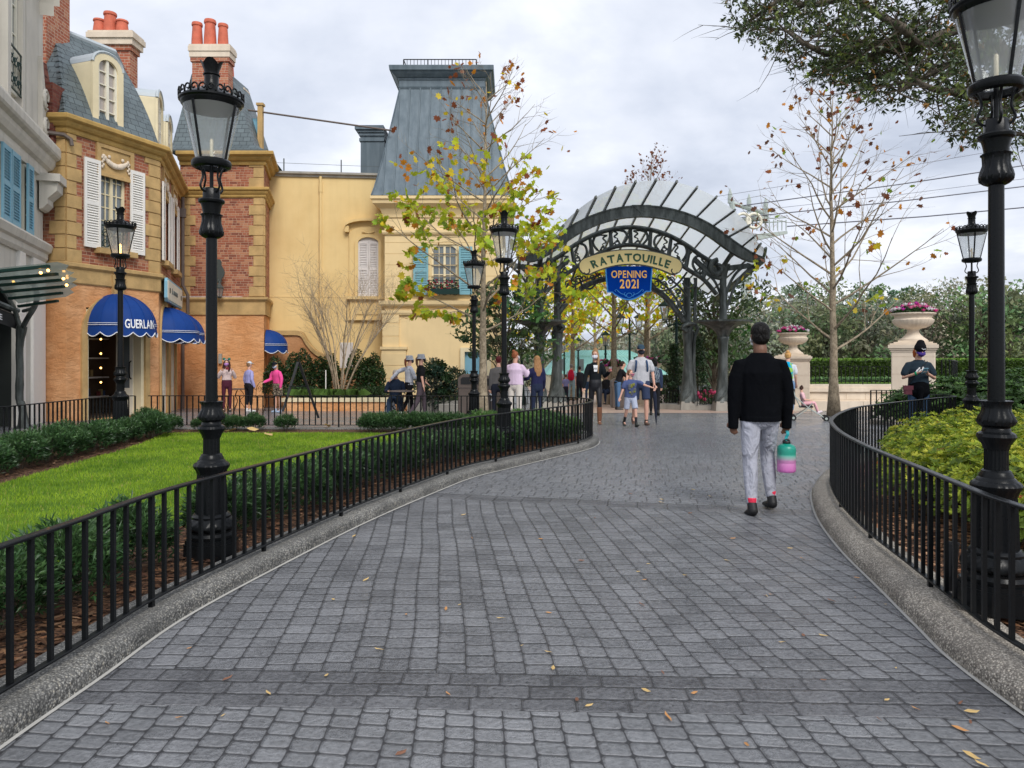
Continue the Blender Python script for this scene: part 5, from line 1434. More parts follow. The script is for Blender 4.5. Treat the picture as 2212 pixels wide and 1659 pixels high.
for i in range(len(struts)-1):
    a,b=struts[i],struts[i+1]; sg=1 if i%2==0 else -1
    if a<0: sg=-sg
    c=(a+b)/2; vt,vb=lerpv(RO,c)+3,lerpv(RI,c*.95)-3; vm=(vt+vb)/2
    wx=(b-a)/2*.8
    m.tube(bez([ap(CUt+c-sg*wx*.9,vt+2),ap(CUt+c+sg*wx*.45,vt+3),ap(CUt+c+sg*wx*.85,vm),ap(CUt+c+sg*wx*.3,vb-3),ap(CUt+c-sg*wx*.2,vb-1)],5),[.028]*4+[.045]*12+[.022]*5,6)
    q=ap(CUt+c-sg*wx*.45,vm-2)
    m.tube(bez([ap(CUt+c-sg*wx*.9,vt+2),ap(CUt+c-sg*wx*.35,vt+8),ap(CUt+c-sg*wx*.75,vm-2),ap(CUt+c-sg*wx*.3,vm+3),ap(CUt+c-sg*wx*.55,vm+8)],4),[.032]*10+[.02]*7,5)
    for k in (0,):
        m.tube(spiral(ap(CUt+c-sg*wx*.45,vb-5),.10,.03,PI*.5 if sg>0 else PI*.5,-sg*1.1),.026,5)
        m.tube(bez([ap(CUt+c-sg*wx*.9,vb-2),ap(CUt+c-sg*wx*.4,vb-9),ap(CUt+c,vb-3)],4),.028,5)
m.build('scroll_infill',BR,ar)
# lower arc
LA=[(1199,686),(1237,638),(1272,614),(1310,602),(1342,598),(1375,605),(1409,622),(1436,641),(1462,672),(1478,695)]
YI=25.0
m=MB(); Q=bez([ap(u,v,YI) for u,v in LA],6); m.tube(Q,[(.10,.09)]*len(Q),8,hint=(0,0,1)); m.build('lower_arc',BR,ar)
mS={0:MB(),1:MB()}
def la(u):
    for (a,va),(b,vb) in zip(LA,LA[1:]):
        if a<=u<=b: return va+(vb-va)*(u-a)/(b-a)
    return 690
rnd=random.Random(8)
SP=[(1216,652,7),(1222,632,6),(1236,622,8),(1248,606,7),(1262,600,7),(1240,645-35,6),(1280,598,6),(1296,596,5),
    (1228,612,7),(1212,634,6),(1206,660,6),(1418,612,7),(1432,618,7),(1444,630,8),(1456,646,7),(1468,660,6),(1474,676,6),(1428,600,8),(1448,608,7),(1464,630,6),(1404,610,6)]
for i,(u,v,r) in enumerate(SP):
    m=mS[int(u>1345)]
    rr=r*YI/1600; sg=1 if i%2 else -1
    m.tube(spiral(ap(u,v,YI-.2),rr,rr*.35,rnd.random()*6,sg*1.15,16),.026,5)
    if i%3==0: m.tube(bez([ap(u-6,v-6,YI-.2),ap(u+4,v-10,YI-.2),ap(u+10,v-2,YI-.2)],4),.026,5)
for pts in ([(1205,668),(1218,640),(1240,618),(1262,606),(1290,596)],[(1205,636),(1225,618),(1238,596),(1244,580)],[(1478,676),(1462,648),(1442,622),(1420,604),(1400,600)],[(1484,640),(1470,622),(1452,606),(1440,596)],
            [(1252,600),(1258,618),(1275,624),(1288,612)],[(1404,600),(1410,618),(1428,628),(1452,622),(1470,606),(1484,588)],[(1475,610),(1484,622),(1500,618),(1500,600)]):
    m=mS[int(pts[0][0]>1345)]; m.tube(bez([ap(u,v,YI-.2) for u,v in pts],5),.038,6)
for m in mS.values(): m.build('spandrel_scrolls',BR,ar)
# columns
def column(u_lo,u_mid,vtop,Y,bowl,swirl,side,nm='column'):
    s=Y/1600.; m=MB(); zb=gz(869,Y)-A0.z; x0=gx(u_lo,Y)-A0.x; yy=Y-A0.y
    def z(v): return gz(v,Y)-A0.z
    def cmod(k,am): return lambda i,a,zz:1+am*abs(math.cos(k*a/2))-am*.5
    if bowl:
        pr=[(20,869),(19,864),(16.5,855),(13.5,845),(11.5,832),(10.5,815),(10,790),(10,765),(10.5,745),(12,733),(12.5,729),(11,727)]
        m.lathe([(r*s,z(v)) for v,r in [(b,a) for a,b in pr]],24,x0,yy,mod=lambda i,a,zz:1+(.14*math.cos(3*a+zz*4) if i<6 else .05*math.cos(6*a)))
    else:
        pr=[(20,869),(19.5,862),(17,852),(14,838),(12,820),(10.5,790),(10,765),(10.5,745),(12.5,725),(13,716),(9,712)]
        m.lathe([(r*s,z(v)) for v,r in [(b,a) for a,b in pr]],24,x0,yy,mod=lambda i,a,zz:1+(.14*math.cos(3*a+zz*4) if i<5 else .05*math.cos(5*a)))
    # swirling drapery at the foot
    for k in range(5):
        a0=k*1.25
        m.tube([Vector((x0+math.cos(a0+t*.22)*(20-t*1.1)*s*1.02,yy+math.sin(a0+t*.22)*(20-t*1.1)*s*1.02,z(868-t*4.5))) for t in range(9)],[.05-.004*t for t in range(9)],6)
    x1=gx(u_mid,Y)-A0.x
    if not bowl and swirl:
        for t in range(3): m.tube(spiral(Vector((x1+side*-.02,yy-.17,z(706))),.20-.05*t,.06,PI*(.1 if side>0 else .9),-side*.8,12),.05,7)
        m.tube(bez([Vector((x1-.26*side,yy-.1,z(701))),Vector((x1,yy-.22,z(700))),Vector((x1+.2*side,yy-.2,z(708))),Vector((x1+.05*side,yy-.2,z(716)))],5),.07,8)
    m.lathe([((8.2 if bowl else 7.2)*s,z(730 if bowl else 716)),((8.2 if bowl else 7.4)*s,z(690)),(6.8*s,z(640)),(6.8*s,z(vtop))],16,x1,yy,mod=lambda i,a,zz:1+.1*math.cos(4*a))
    c=m.build(nm,BR,ar,smooth=True,autosm=45)
    m=MB(); zz0=g(Y)-A0.z-.05; w_=20.5*s; pts=[(x0-w_*1.05,yy-w_),(x0+w_*1.05,yy-w_),(x0+w_*1.05,yy+w_),(x0-w_*1.05,yy+w_)]
    vs=[(x,y,zz0) for x,y in pts]+[(x0+(x-x0)*.86,yy+(y-yy)*.86,zb+.04) for x,y in pts]; m.faces(vs,[(3,2,1,0),(4,5,6,7)]+[(i,(i+1)%4,4+(i+1)%4,4+i) for i in range(4)])
    m.build('plinth',M['plinth'],c)
    if bowl:
        m=MB(); pr=[(11,729),(14,722),(20,714),(30,706),(44,700),(62,696),(63,692),(58,692),(40,697),(10,702)]
        vs=[];n=8; k=len(pr); fs=[]
        for i,(r,v) in enumerate(pr):
            for j in range(n):
                a=2*PI*(j+.5)/n; f=1 if r<25 else 1.0+.08*math.cos(4*a)
                vs.append((x1+r*s*f*math.cos(a),yy+r*s*f*math.sin(a)*.9,z(v)))
        for i in range(k-1):
            for j in range(n): fs.append((i*n+j,i*n+(j+1)%n,(i+1)*n+(j+1)%n,(i+1)*n+j))
        m.faces(vs,fs); m.build('bowl',BR,c)
    return c
cols=[column(1562,1562,585,YA,True,False,1),column(1165,1166,585,YA,True,False,-1),column(1487,1484,600,YI,False,True,-1),column(1203,1204,600,YI,False,True,1)]
# capitals and brackets
for u,sg in ((1562,1),(1166,-1)):
    m=MB()
    m.tube(bez([ap(u,600),ap(u-1*sg,585),ap(u-sg*2,572)],4),[.13,.13,.14,.16,.18,.2,.22,.24,.26],10)
    m.tube(spiral(ap(u-sg*14,580)+Vector((0,-.12,0)),.28,.08,PI/2,sg*1.0),.085,7)
    m.tube(bez([ap(u-sg*4,600),ap(u-sg*20,596),ap(u-sg*36,584),ap(u-sg*62,560)],5),.09,7)
    m.tube(bez([ap(u+sg*4,650),ap(u+sg*12,618),ap(u+sg*30,588),ap(u+sg*60,566)],5),.05,6)
    m.tube(bez([ap(u+sg*6,672),ap(u+sg*20,630),ap(u+sg*38,598),ap(u+sg*66,572)],5),.045,6)
    m.tube(bez([ap(u-sg*4,640),ap(u-sg*20,605),ap(u-sg*46,585)],5),.045,6)
    m.tube([ap(u-sg*44,585),ap(u+sg*50,575),ap(u+sg*76,566)],[(.12,.08)]*3,4)
    m.tube([ap(u,590),ap(u-sg*60,590,YI)],.06,6)
    m.tube([ap(u,575),Vector((ap(u,575).x,23.2-A0.y,ap(u,575).z+.3))],.08,6)
    m.tube([ap(u,575),Vector((ap(u,575).x,26.0-A0.y,ap(u,575).z+.2))],.08,6)
    m.build('bracket',BR,ar,smooth=True,autosm=50)
m=MB(); m.tube(bez([ap(1503,600,YI-.1),ap(1501,690,YI-.1),ap(1507,712,YI-.1),ap(1500,735,YI-.1),ap(1499,800,YI-.1),ap(1503,850,YI-.1),ap(1512,884,YI-.1)],5),.055,7); m.build('side_pipe',BR,ar,smooth=True)
# ---------- arched name board ----------
YS_=23.95
sg_=empty('name_board',(gx(1362,YS_),YS_,gz(570,YS_)),label='cream curved name board with green capitals RATATOUILLE under the arch',cat='sign')
S0=Vector(sg_.location); CRv=555+229; RR=229.
def spt(r,th,dy=0): return W(1362+r*math.sin(th),CRv-r*math.cos(th),YS_)-S0+Vector((0,dy,0))
def board(rm,hw0,hw1,t0,dy0,dy1,nm,mat):
    m=MB(); N=28; top=[];bot=[]
    for i in range(N+1):
        th=-t0+2*t0*i/N; h=hw0+(hw1-hw0)*abs(th/t0)**1.5
        top.append((rm+h,th)); bot.append((rm-h,th))
    capR=[(rm+hw1*math.sin(PI/2-PI*k/8),t0+hw1*math.cos(PI/2-PI*k/8)/rm) for k in range(1,8)]
    capL=[(rm-hw1*math.sin(PI/2-PI*k/8),-t0-hw1*math.cos(PI/2-PI*k/8)/rm) for k in range(1,8)]
    out=top+capR+bot[::-1]+capL
    n=len(out); m.faces([spt(r,t,dy0) for r,t in out]+[spt(r,t,dy1) for r,t in out],[tuple(range(n)),tuple(range(2*n-1,n-1,-1))]+[(i,(i+1)%n,n+(i+1)%n,n+i) for i in range(n)])
    return m.build(nm,mat,sg_)
T0_=math.radians(24.0)
board(RR,17,19.5,T0_,0,.10,'frame',M['signedge']); board(RR,14.6,17,T0_,-.02,.0,'panel',M['signcream'])
tx=text_mesh('RATATOUILLE',15.5,.85,xs=.86); tot=tx[-1][2]; m=MB(); arcl=math.radians(43.5)
for me,x0,x1 in tx:
    xc=(x0+x1)/2; th=(xc/tot-.5)*arcl
    sc_=1.06
    vs=[]
    for v in me.vertices:
        lx=(v.co.x+x0-xc)*(arcl*RR/tot); ly=(v.co.y-7.6)*1.08
        # slight art-nouveau waist: widen the tops
        lx*=1+.10*(ly/8)
        r=RR+ly-1.0; vs.append(spt(r,th+lx/RR,-.03))
    m.faces(vs,[tuple(q.vertices) for q in me.polygons])
m.build('lettering',M['signgreen'],sg_)
m=MB()
for sg in (-1,1):
    m.tube([spt(RR-9-6*math.sin(k*.5),sg*(T0_+ (6+7*math.cos(k*.5))/RR),-.03) for k in range(8)],.02,5)
m.build('end_flourish',M['signedge'],sg_)
# banner
YB=23.98
bn=empty('blue_banner',(gx(1359,YB),YB,gz(580,YB)),label='royal blue shield banner reading OPENING 2021 in gold under the name board',cat='banner')
B0=Vector(bn.location); kb=YB/1600
def bp(u,v): return ((u-1359)*kb,(580-v)*kb)
out=[(1307,575),(1410,575),(1408,605),(1406.5,630),(1396,630.5)]+[(1396-6-64*t/14,630.5+3.5+14.5*math.sin(PI*(t+.6)/15.2)) for t in range(15)]+[(1323,632),(1311.5,632),(1309,605)]
m=MB(); m.slab([bp(*q) for q in out],.0,.035); m.build('cloth',M['bannerlt'],bn)
cxx,cyy=1359,605
inn=[(1310.2,575),(1407.2,575),(1405.2,605),(1403.9,627.6),(1394.8,627.8)]+[(1394-5-62*t/14,628+3.2+14*math.sin(PI*(t+.6)/15.2)) for t in range(15)]+[(1324,629.4),(1314.3,629.4),(1312,605)]
m=MB(); m.slab([bp(*q) for q in inn],-.012,.0); m.build('field',M['signblue'],bn)
m=MB()
def pb(u0,v0): return lambda x,y: Vector(((u0+x-1359)*kb,-.02,(580-(v0-y))*kb))
put_text(m,'OPENING',16,pb(1358.5,600),.35,xs=1.0*.78*79/ (79)); 
m.build('lettering',M['signgold'],bn)
m=MB(); put_text(m,'2021',19.5,pb(1359,622.5),.5,xs=.80); m.build('lettering',M['signgold'],bn)
m=MB()
for sg in (-1,1):
    m.tube([Vector((a,-.02,b)) for a,b in [bp(1359+sg*x,v) for x,v in ((6,640),(12,636),(18,634),(24,629),(28,625),(31,627),(29,630))]],.012,4)
    m.tube([Vector((a,-.02,b)) for a,b in [bp(1359+sg*x,v) for x,v in ((8,641),(11,633),(8,632))]],.01,4)
m.tube([Vector((bp(1359+6*math.cos(t*.6),638-5*math.sin(t*.6))[0],-.02,bp(1359,638-5*math.sin(t*.6))[1])) for t in range(12)],.012,4)
m.build('scroll_ornament',M['bannerlt'],bn)
# ---------- stone wall, urns, right background ----------
def urn(cx,cy,z0,s,label,fl,seed):
    o=empty('stone_urn',(cx,cy,z0),label=label,cat='urn',group='stone urns on pedestals')
    m=MB(); pr=[(.42,0),(.42,.06),(.36,.09),(.30,.14),(.24,.2),(.185,.28),(.17,.36),(.20,.40),(.24,.42)]
    m.lathe([(r*s,z*s) for r,z in pr],32); m.box(-.44*s,.44*s,-.44*s,.44*s,-.1*s,.02*s)
    m.build('foot',M['stone'],o,smooth=True,autosm=40)
    m=MB(); pr=[(.20,.41),(.36,.44),(.50,.52),(.58,.62),(.60,.70),(.57,.74),(.55,.76),(.57,.84),(.66,.88),(.67,.90),(.665,.93),(.60,.93),(.56,.86)]
    m.lathe([(r*s,z*s) for r,z in pr],96,mod=lambda i,a,z:1+(.045*abs(math.cos(14*a))**.7 if 1<=i<=4 else (.008*math.sin(24*a) if i>=8 else 0)))
    m.build('bowl',M['stone'],o,smooth=True,autosm=40)
    m=MB(); rnd=random.Random(seed)
    for i in range(900):
        a=rnd.random()*6.28;r=math.sqrt(rnd.random())*.62*s; h=.93*s+(.22*s*(1-(r/(.66*s))**2)*rnd.random()+rnd.random()*.05); q=.035+.02*rnd.random(); k=.6+rnd.random()*.8
        p=Vector((r*math.cos(a),r*math.sin(a),h)); d=Vector((rnd.gauss(0,1),rnd.gauss(0,1),rnd.gauss(0,.6))).normalized()*q; e=Vector((rnd.gauss(0,1),rnd.gauss(0,1),rnd.gauss(0,.6))).normalized()*q*.6
        m.poly([p-d,p+e,p+d,p-e],(.035*k,.10*k,.025*k,1))
    m.build('flower_leaves',M['leaf'],o,fixn=False)
    m=MB(); cols=fl
    for i in range(75):
        a=rnd.random()*6.28;r=(rnd.random()**.6)*.70*s; h=.95*s+.30*s*(1-(r/(.75*s))**2)*(.6+.5*rnd.random())
        c=cols[rnd.randrange(len(cols))]; p=Vector((r*math.cos(a),r*math.sin(a),h)); q=.042+.016*rnd.random()
        n=6
        for j in range(n):
            b=2*PI*j/n; b2=2*PI*(j+1)/n; up=Vector((0,-.35,.5))*q*.3
            m.poly([p+up*.2,p+Vector((math.cos(b)*q,math.sin(b)*q*.8,q*.25)),p+Vector((0,-q*.6,q*.35))+Vector((math.cos((b+b2)/2)*q*1.1,0,math.sin((b+b2)/2)*q*.8)),p+Vector((math.cos(b2)*q,math.sin(b2)*q*.8,q*.25))],c)
        m.sphere(p,q*.72,6,4,col=c)
    m.build('blossoms',M['leaf'],o,fixn=False)
    return o
PINK=[(.75,.05,.28),(.80,.10,.38),(.85,.75,.80),(.60,.04,.42),(.82,.20,.40),(.85,.82,.82)]
def pedestal(uc,vt,vcap,Yc,wpx,label,zb):
    s=Yc/1600; X=gx(uc,Yc); an=math.atan2(X,Yc); hw_=wpx/2*s*math.cos(an)**1.5; o=empty('stone_pedestal',(X+hw_*math.sin(an),Yc+hw_,zb),rz=-an,label=label,cat='pedestal',group='cast stone pedestals')
    zt=gz(vt,Yc)-zb; zc_=gz(vcap,Yc)-zb
    m=MB(); z=0; h=.42
    m.box(-hw_*.86,hw_*.86,-hw_*.86,hw_*.86,0,zc_)
    k=0
    while z<zc_-.1: m.bbox(-hw_*.875,hw_*.875,-hw_*.875,hw_*.875,z+.006,min(z+h,zc_)-.006,.02); z+=h
    m.build('shaft',M['stone'],o)
    m=MB()
    d=zt-zc_
    for a,b,f in ((0,.2,.90),(.2,.38,.95),(.38,.72,1.0),(.72,.86,.93),(.86,1.0,.78)):
        m.box(-hw_*f,hw_*f,-hw_*f,hw_*f,zc_+d*a,zc_+d*b)
    m.build('cap',M['stone'],o); m=MB(); m.box(-hw_*.93,hw_*.93,-hw_*.93,hw_*.93,0,.28); m.build('base',M['stone'],o)
    return X+hw_*math.sin(an),Yc+hw_,zt+zb,an
X,Y,z,an=pedestal(1975.5,738,760,17.6,118,'large cast stone pedestal behind the woman in the black beanie',g(18)-.1)
urn(X,Y,z+.02,.74,'fluted stone urn of pink and white flowers, the larger one on the right',PINK,3).rotation_euler=(0,0,-an)
X,Y,z,an=pedestal(1714,766,780,24.2,86,'cast stone pedestal partly hidden behind the man in the black sweater',g(24.5)-.1)
urn(X,Y,z+.02,.76,'fluted stone urn of pink flowers seen past the black sweater man shoulder',PINK,4).rotation_euler=(0,0,-an)
# distant urns flanking the path behind the arch
def farurn(u,v,Y,s,label): 
    zt=gz(v,Y); X=gx(u,Y); o=empty('flower_urn',(X,Y,g(Y)),label=label,cat='urn',group='flower urns behind the arch')
    m=MB(); z=zt-g(Y); m.lathe([(.5*s,0),(.5*s,z-.9*s),(.6*s,z-.85*s),(.2*s,z-.75*s),(.2*s,z-.55*s),(.5*s,z-.4*s),(.62*s,z-.1*s),(.7*s,z)],20); m.build('pedestal_bowl',M['stone'],o)
    m=MB(); rnd=random.Random(int(u))
    for i in range(160):
        a=rnd.random()*6.28;r=math.sqrt(rnd.random())*.62*s; p=(r*math.cos(a),r*math.sin(a),z+rnd.random()*.3*s); c=PINK[rnd.randrange(6)] if rnd.random()<.4 else (.04,.11,.03); m.sphere(p,.06*s,5,4,col=c)
    m.build('flowers',M['leaf'],o)
farurn(1312,792,31,.95,'flower urn of pink blooms just right of the woman in the black hoodie')
farurn(1398,785,30,.85,'flower urn of pink blooms above the right shoulder of the man in grey')
# low wall with railing
YW=24.6
sw=empty('stone_wall',(gx(1840,YW),YW,g(YW)),label='cast stone garden wall with seat ledge behind the bare sycamore',cat='wall')
o0=Vector(sw.location); x0,x1=gx(1745,YW)-o0.x,gx(2240,YW)-o0.x
def zr(v): return gz(v,YW)-o0.z
m=MB(); m.box(x0,x1,0,.5,-.1,zr(846)); 
for v0,v1 in ((865,846),): pass
k=0; z=zr(865)
for xx in range(12):
    a=x0+(x1-x0)*xx/12; m.box(a+.008,a+(x1-x0)/12-.008,-.012,.1,zr(863),zr(848))
m.build('wall',M['stone'],sw)
m=MB(); m.box(x0,x1,-.10,.6,zr(846),zr(838)); m.box(x0,x1,-.06,.55,zr(838),zr(831)); m.build('coping',M['stone'],sw)
m=MB(); 
for xx in range(9):
    a=x0+(x1-x0)*xx/9; m.box(a+.006,a+(x1-x0)/9-.006,-.32,.0,-.1,zr(866))
m.build('seat_ledge',M['stone'],sw)
YR=24.9
z0=gz(831,YR)-g(YR); z1=gz(791,YR)-g(YR)
fence([V2(gx(1752,YR),YR),V2(gx(1924,YR),YR)],'straight black railing on top of the stone wall, left of the large urn',z0,z1,.145,foot_every=12)
fence(bez([V2(gx(2034,19),19.0),V2(gx(2060,19.3),19.3),V2(gx(2068,21),21)],6),'short black railing panel just right of the large urn pedestal',gz(834,19)-g(19),gz(777,19)-g(19),.13,foot_every=9)
sw2=MB(); Y=18.8; sw2.box(gx(2030,Y),gx(2075,Y),Y,Y+.5,g(Y)-.1,gz(834,Y)); tag(sw2.build('stone_wall',M['stone']),'short cast stone wall end right of the large pedestal','wall')
# small curved planter railing
PF=bez([V2(gx(1881,17.2),17.2),V2(gx(1905,17.0),17.0),V2(gx(1932,16.6),16.6),V2(gx(1948,15.8),15.8)],8)
fence(PF,'short curved black railing on a round kerb behind the azalea bed railing',.1,.79,.125,foot_every=7)
m=MB(); pts=[(p.x,p.y) for p in offs(PF,-.15)]+[(p.x,p.y) for p in offs(PF,.5)][::-1]; m.prism(pts,g(17)-.02,g(17)+.1); tag(m.build('right_small_kerb',M['concr']),kind='structure')
# lawn and hedge beyond the wall
m=MB(); 
lw=MB(); lw.poly([(gx(1600,25.4),25.4,.45),(gx(2300,25.4),25.4,.45),(gx(2300,45),45,1.0),(gx(1600,45),45,1.0)],None); o=lw.build('far_lawn',M['turf']); tag(o,kind='structure')
def hedge(x0,x1,y0,y1,z0,z1,label,N,seed,c=(.05,.10,.02),nm='hedge',lite=1.5,leaf=.06):
    rnd=random.Random(seed); o=empty(nm,((x0+x1)/2,(y0+y1)/2,z0),label=label,cat='hedge'); cx_,cy_=(x0+x1)/2,(y0+y1)/2
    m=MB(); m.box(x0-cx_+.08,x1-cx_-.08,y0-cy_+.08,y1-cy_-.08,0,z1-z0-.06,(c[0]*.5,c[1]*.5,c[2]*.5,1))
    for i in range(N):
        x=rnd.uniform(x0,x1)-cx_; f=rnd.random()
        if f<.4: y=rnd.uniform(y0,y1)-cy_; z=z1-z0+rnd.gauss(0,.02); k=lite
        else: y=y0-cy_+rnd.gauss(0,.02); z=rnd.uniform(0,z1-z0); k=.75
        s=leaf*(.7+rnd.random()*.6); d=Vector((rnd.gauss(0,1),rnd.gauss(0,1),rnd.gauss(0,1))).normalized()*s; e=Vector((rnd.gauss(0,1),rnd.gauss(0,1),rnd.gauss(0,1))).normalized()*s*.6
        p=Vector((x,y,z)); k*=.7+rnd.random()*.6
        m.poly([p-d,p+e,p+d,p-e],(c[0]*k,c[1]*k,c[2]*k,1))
    m.build('foliage',M['leaf'],o,fixn=False); return o
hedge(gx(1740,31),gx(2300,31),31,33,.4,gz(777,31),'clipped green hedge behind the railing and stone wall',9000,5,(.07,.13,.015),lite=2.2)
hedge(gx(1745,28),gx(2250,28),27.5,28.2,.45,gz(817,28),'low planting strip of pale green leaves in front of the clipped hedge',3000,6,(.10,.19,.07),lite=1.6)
# gondola pylon
py=empty('cable_pylon',(gx(1614,75),75,-1),label='tall pale green cable car pylon with wheels, rising behind the right end of the arch',cat='cable pylon')
k=75/1600.; 
def q(u,v,y=0): return Vector(((u-1614)*k,y,CZ-(v-HV)*k+1))
m=MB(); m.tube([q(1612,885),q(1612,505)],[.62,.48],16); m.tube([q(1612,505),q(1580,495)],.35,8); m.build('mast',M['pylon'],py,smooth=True,autosm=50)
m=MB()
m.tube([q(1590,520),q(1640,512),q(1700,502)],[(.5,.4),(.4,.4),(.2,.2)],4)
m.tube([q(1596,478),q(1655,470)],[(.25,.8)]*2,4)
m.tube([q(1578,438),q(1655,462)],.22,6)
m.tube([q(1580,432),q(1584,462),q(1592,490)],.28,6); m.tube([q(1654,450),q(1652,480)],.36,6)
for u,v in ((1577,426),(1618,438),(1654,446)):
    p=q(u,v); m.tube([p+Vector((0,0,-.6)),p+Vector((0,0,.3)),p+Vector((0,0,.9))],[.24,.22,.04],6)
for u0 in range(1590,1700,9): m.tube([q(u0,498),q(u0,475)],.06,4)
m.tube([q(1590,485),q(1698,478)],.07,4); m.tube([q(1600,475),q(1698,470)],.07,4)
for a,b in (((1600,440),(1640,475)),((1640,458),(1600,478)),((1615,445),(1615,478)),((1632,450),(1632,478))): m.tube([q(*a),q(*b)],.09,4)
m.build('head_frame',M['pylon'],py)
m=MB()
for u in (1598,1622):
    c=q(u,481,-1.0); m.tube([c+Vector((math.cos(t*PI/8)*.72,0,math.sin(t*PI/8)*.72)) for t in range(17)],.16,6)
m.build('wheels',M['creamw'],py,smooth=True)
for i,(a,b) in enumerate((((1590,446),(2300,344)),((1600,470),(2300,392)),((1700,489),(2300,440)),((1500,432),(2300,300)),((1600,458),(2300,375)))):
    m=MB(); m.tube([W(a[0],a[1],75),W((a[0]+b[0])/2,(a[1]+b[1])/2+3,71),W(b[0],b[1],67)],[.055,.03,.06,.02,.02][i] if i!=1 else .055,5)
    tag(m.build('cable',M['cable']),['highest thick cable running from the pylon head to the right','second thick cable passing over the pylon wheels','lowest thick cable right of the pylon platform','faint thin cable highest in the sky at right','faint thin cable between the two upper thick cables'][i],'cable')
# twin lamps behind arch
def far_lamp(u,Y,vtop,label,arms=2):
    X=gx(u,Y); o=empty('lantern_post',(X,Y,g(Y)),label=label,cat='street lamp',group='lantern posts beyond the arch')
    zt=gz(vtop,Y)-g(Y); m=MB(); m.lathe([(.2,0),(.2,.25),(.12,.4),(.1,.9),(.06,1.1),(.05,zt-1.0),(.09,zt-.98),(.05,zt-.9),(.04,zt-.2)],12); m.tube([(-.38 if arms>1 else 0,0,zt-.75),(-.3,0,zt-.95),(0,0,zt-.85),(.3,0,zt-.95),(.38,0,zt-.75)],.035,6) if arms>1 else None
    m.build('post',M['irong'],o)
    for s in ((-.42,.42) if arms>1 else (0,)):
        m=MB(); z=zt-.72 if arms>1 else zt-.55
        m.lathe([(.10,z-.02),(.12,z),(.10,z+.01)],8,s,0); m.lathe([(.24,z+.5),(.25,z+.53),(.12,z+.62),(.06,z+.66),(.03,z+.72)],8,s,0)
        for k_ in range(4): a=k_*PI/2+.6; m.tube([(s+.11*math.cos(a),.11*math.sin(a),z),(s+.21*math.cos(a),.21*math.sin(a),z+.5)],.013,4)
        fr=m.build('lantern_frame',M['irong'],o); m=MB(); m.lathe([(.10,z),(.2,z+.5)],8,s,0,cap=False); m.build('glass',M['lglass'],fr)
    return o
far_lamp(1461,27,648,'twin lantern post beside the right inner arch column')
far_lamp(1360,33,676,'twin lantern post directly behind the man in the grey shirt')
far_lamp(1308,36,722,'lantern post behind the woman in the black hoodie',1)
far_lamp(1249,40,735,'lantern post left of the black hoodie woman, above the crowd',1)
far_lamp(1219,45,740,'thin lantern post above the crowd by the left arch column',1)
far_lamp(1127,30,722,'single lantern post left of the arch, above the women',1)
# railings and kerb right of the arch
pl_=[V2(gx(1428,25.6),25.6),V2(gx(1470,25.0),25.0)]
fence(pl_,'black railing between the topiary cone and the right inner arch column',gz(873,25.3)-g(25.3),gz(843,25.3)-g(25.3),.12,foot_every=9)
fence([V2(gx(1506,24.6),24.6),V2(gx(1546,24.4),24.4)],'black railing between the two right arch columns, pink flowers behind',gz(875,24.5)-g(24.5),gz(843,24.5)-g(24.5),.12,foot_every=9)
fence([V2(gx(1110,24.6),24.6),V2(gx(1152,24.4),24.4)],'black railing left of the left arch columns, behind the standing women',gz(875,24.5)-g(24.5),gz(843,24.5)-g(24.5),.12,foot_every=9)
fence([V2(gx(1500,36),36),V2(gx(1660,36),36)],'distant dark railing seen between the right arch columns',gz(848,36)-g(36),gz(826,36)-g(36),.4,foot_every=6)
m=MB(); m.prism([(gx(1425,25.4),25.5),(gx(1470,24.7),24.8),(gx(1580,24.2),24.3),(gx(1580,25),25.3),(gx(1440,26.2),26.2)],g(24.5)-.05,g(24.5)+.16); tag(m.build('right_arch_kerb',M['plinth']),kind='structure')
m=MB(); m.box(gx(1585,27),gx(1745,27),27,27.4,g(27)-.1,gz(790,27)); m.box(gx(1590,40),gx(1700,40),40,40.4,-1,gz(800,40)); tag(m.build('stone_wall',M['stone']),'cast stone wall behind the black sweater man, right of the arch','wall')
# ---------- trees ----------
LEAFPTS=[(0,-.1),(.32,-.34),(.40,-.08),(.78,.02),(.55,.26),(.68,.60),(.30,.58),(0,.98),(-.30,.58),(-.68,.60),(-.55,.26),(-.78,.02),(-.40,-.08),(-.32,-.34)]
def leaf5(m,p,s,rnd,col,droop=.5):
    a=rnd.random()*6.28; up=Vector((rnd.gauss(0,.5),rnd.gauss(0,.5),1)).normalized() if rnd.random()<.4 else Vector((rnd.gauss(0,1),rnd.gauss(0,1),.35)).normalized()
    t=Vector((math.cos(a),math.sin(a),-droop*rnd.random())); t=(t-up*t.dot(up)).normalized(); b=up.cross(t); cv=.25*(rnd.random()-.2)
    L=[p+t*(y*s)+b*(x*s)+up*(-cv*x*x*s) for x,y in LEAFPTS]
    dk=(col[0]*.86,col[1]*.86,col[2]*.86,1)
    m.faces(L,[(0,1,2,3,4,5,6,7)],(*col[:3],1)); m.faces(L,[(7,8,9,10,11,12,13,0)],dk)
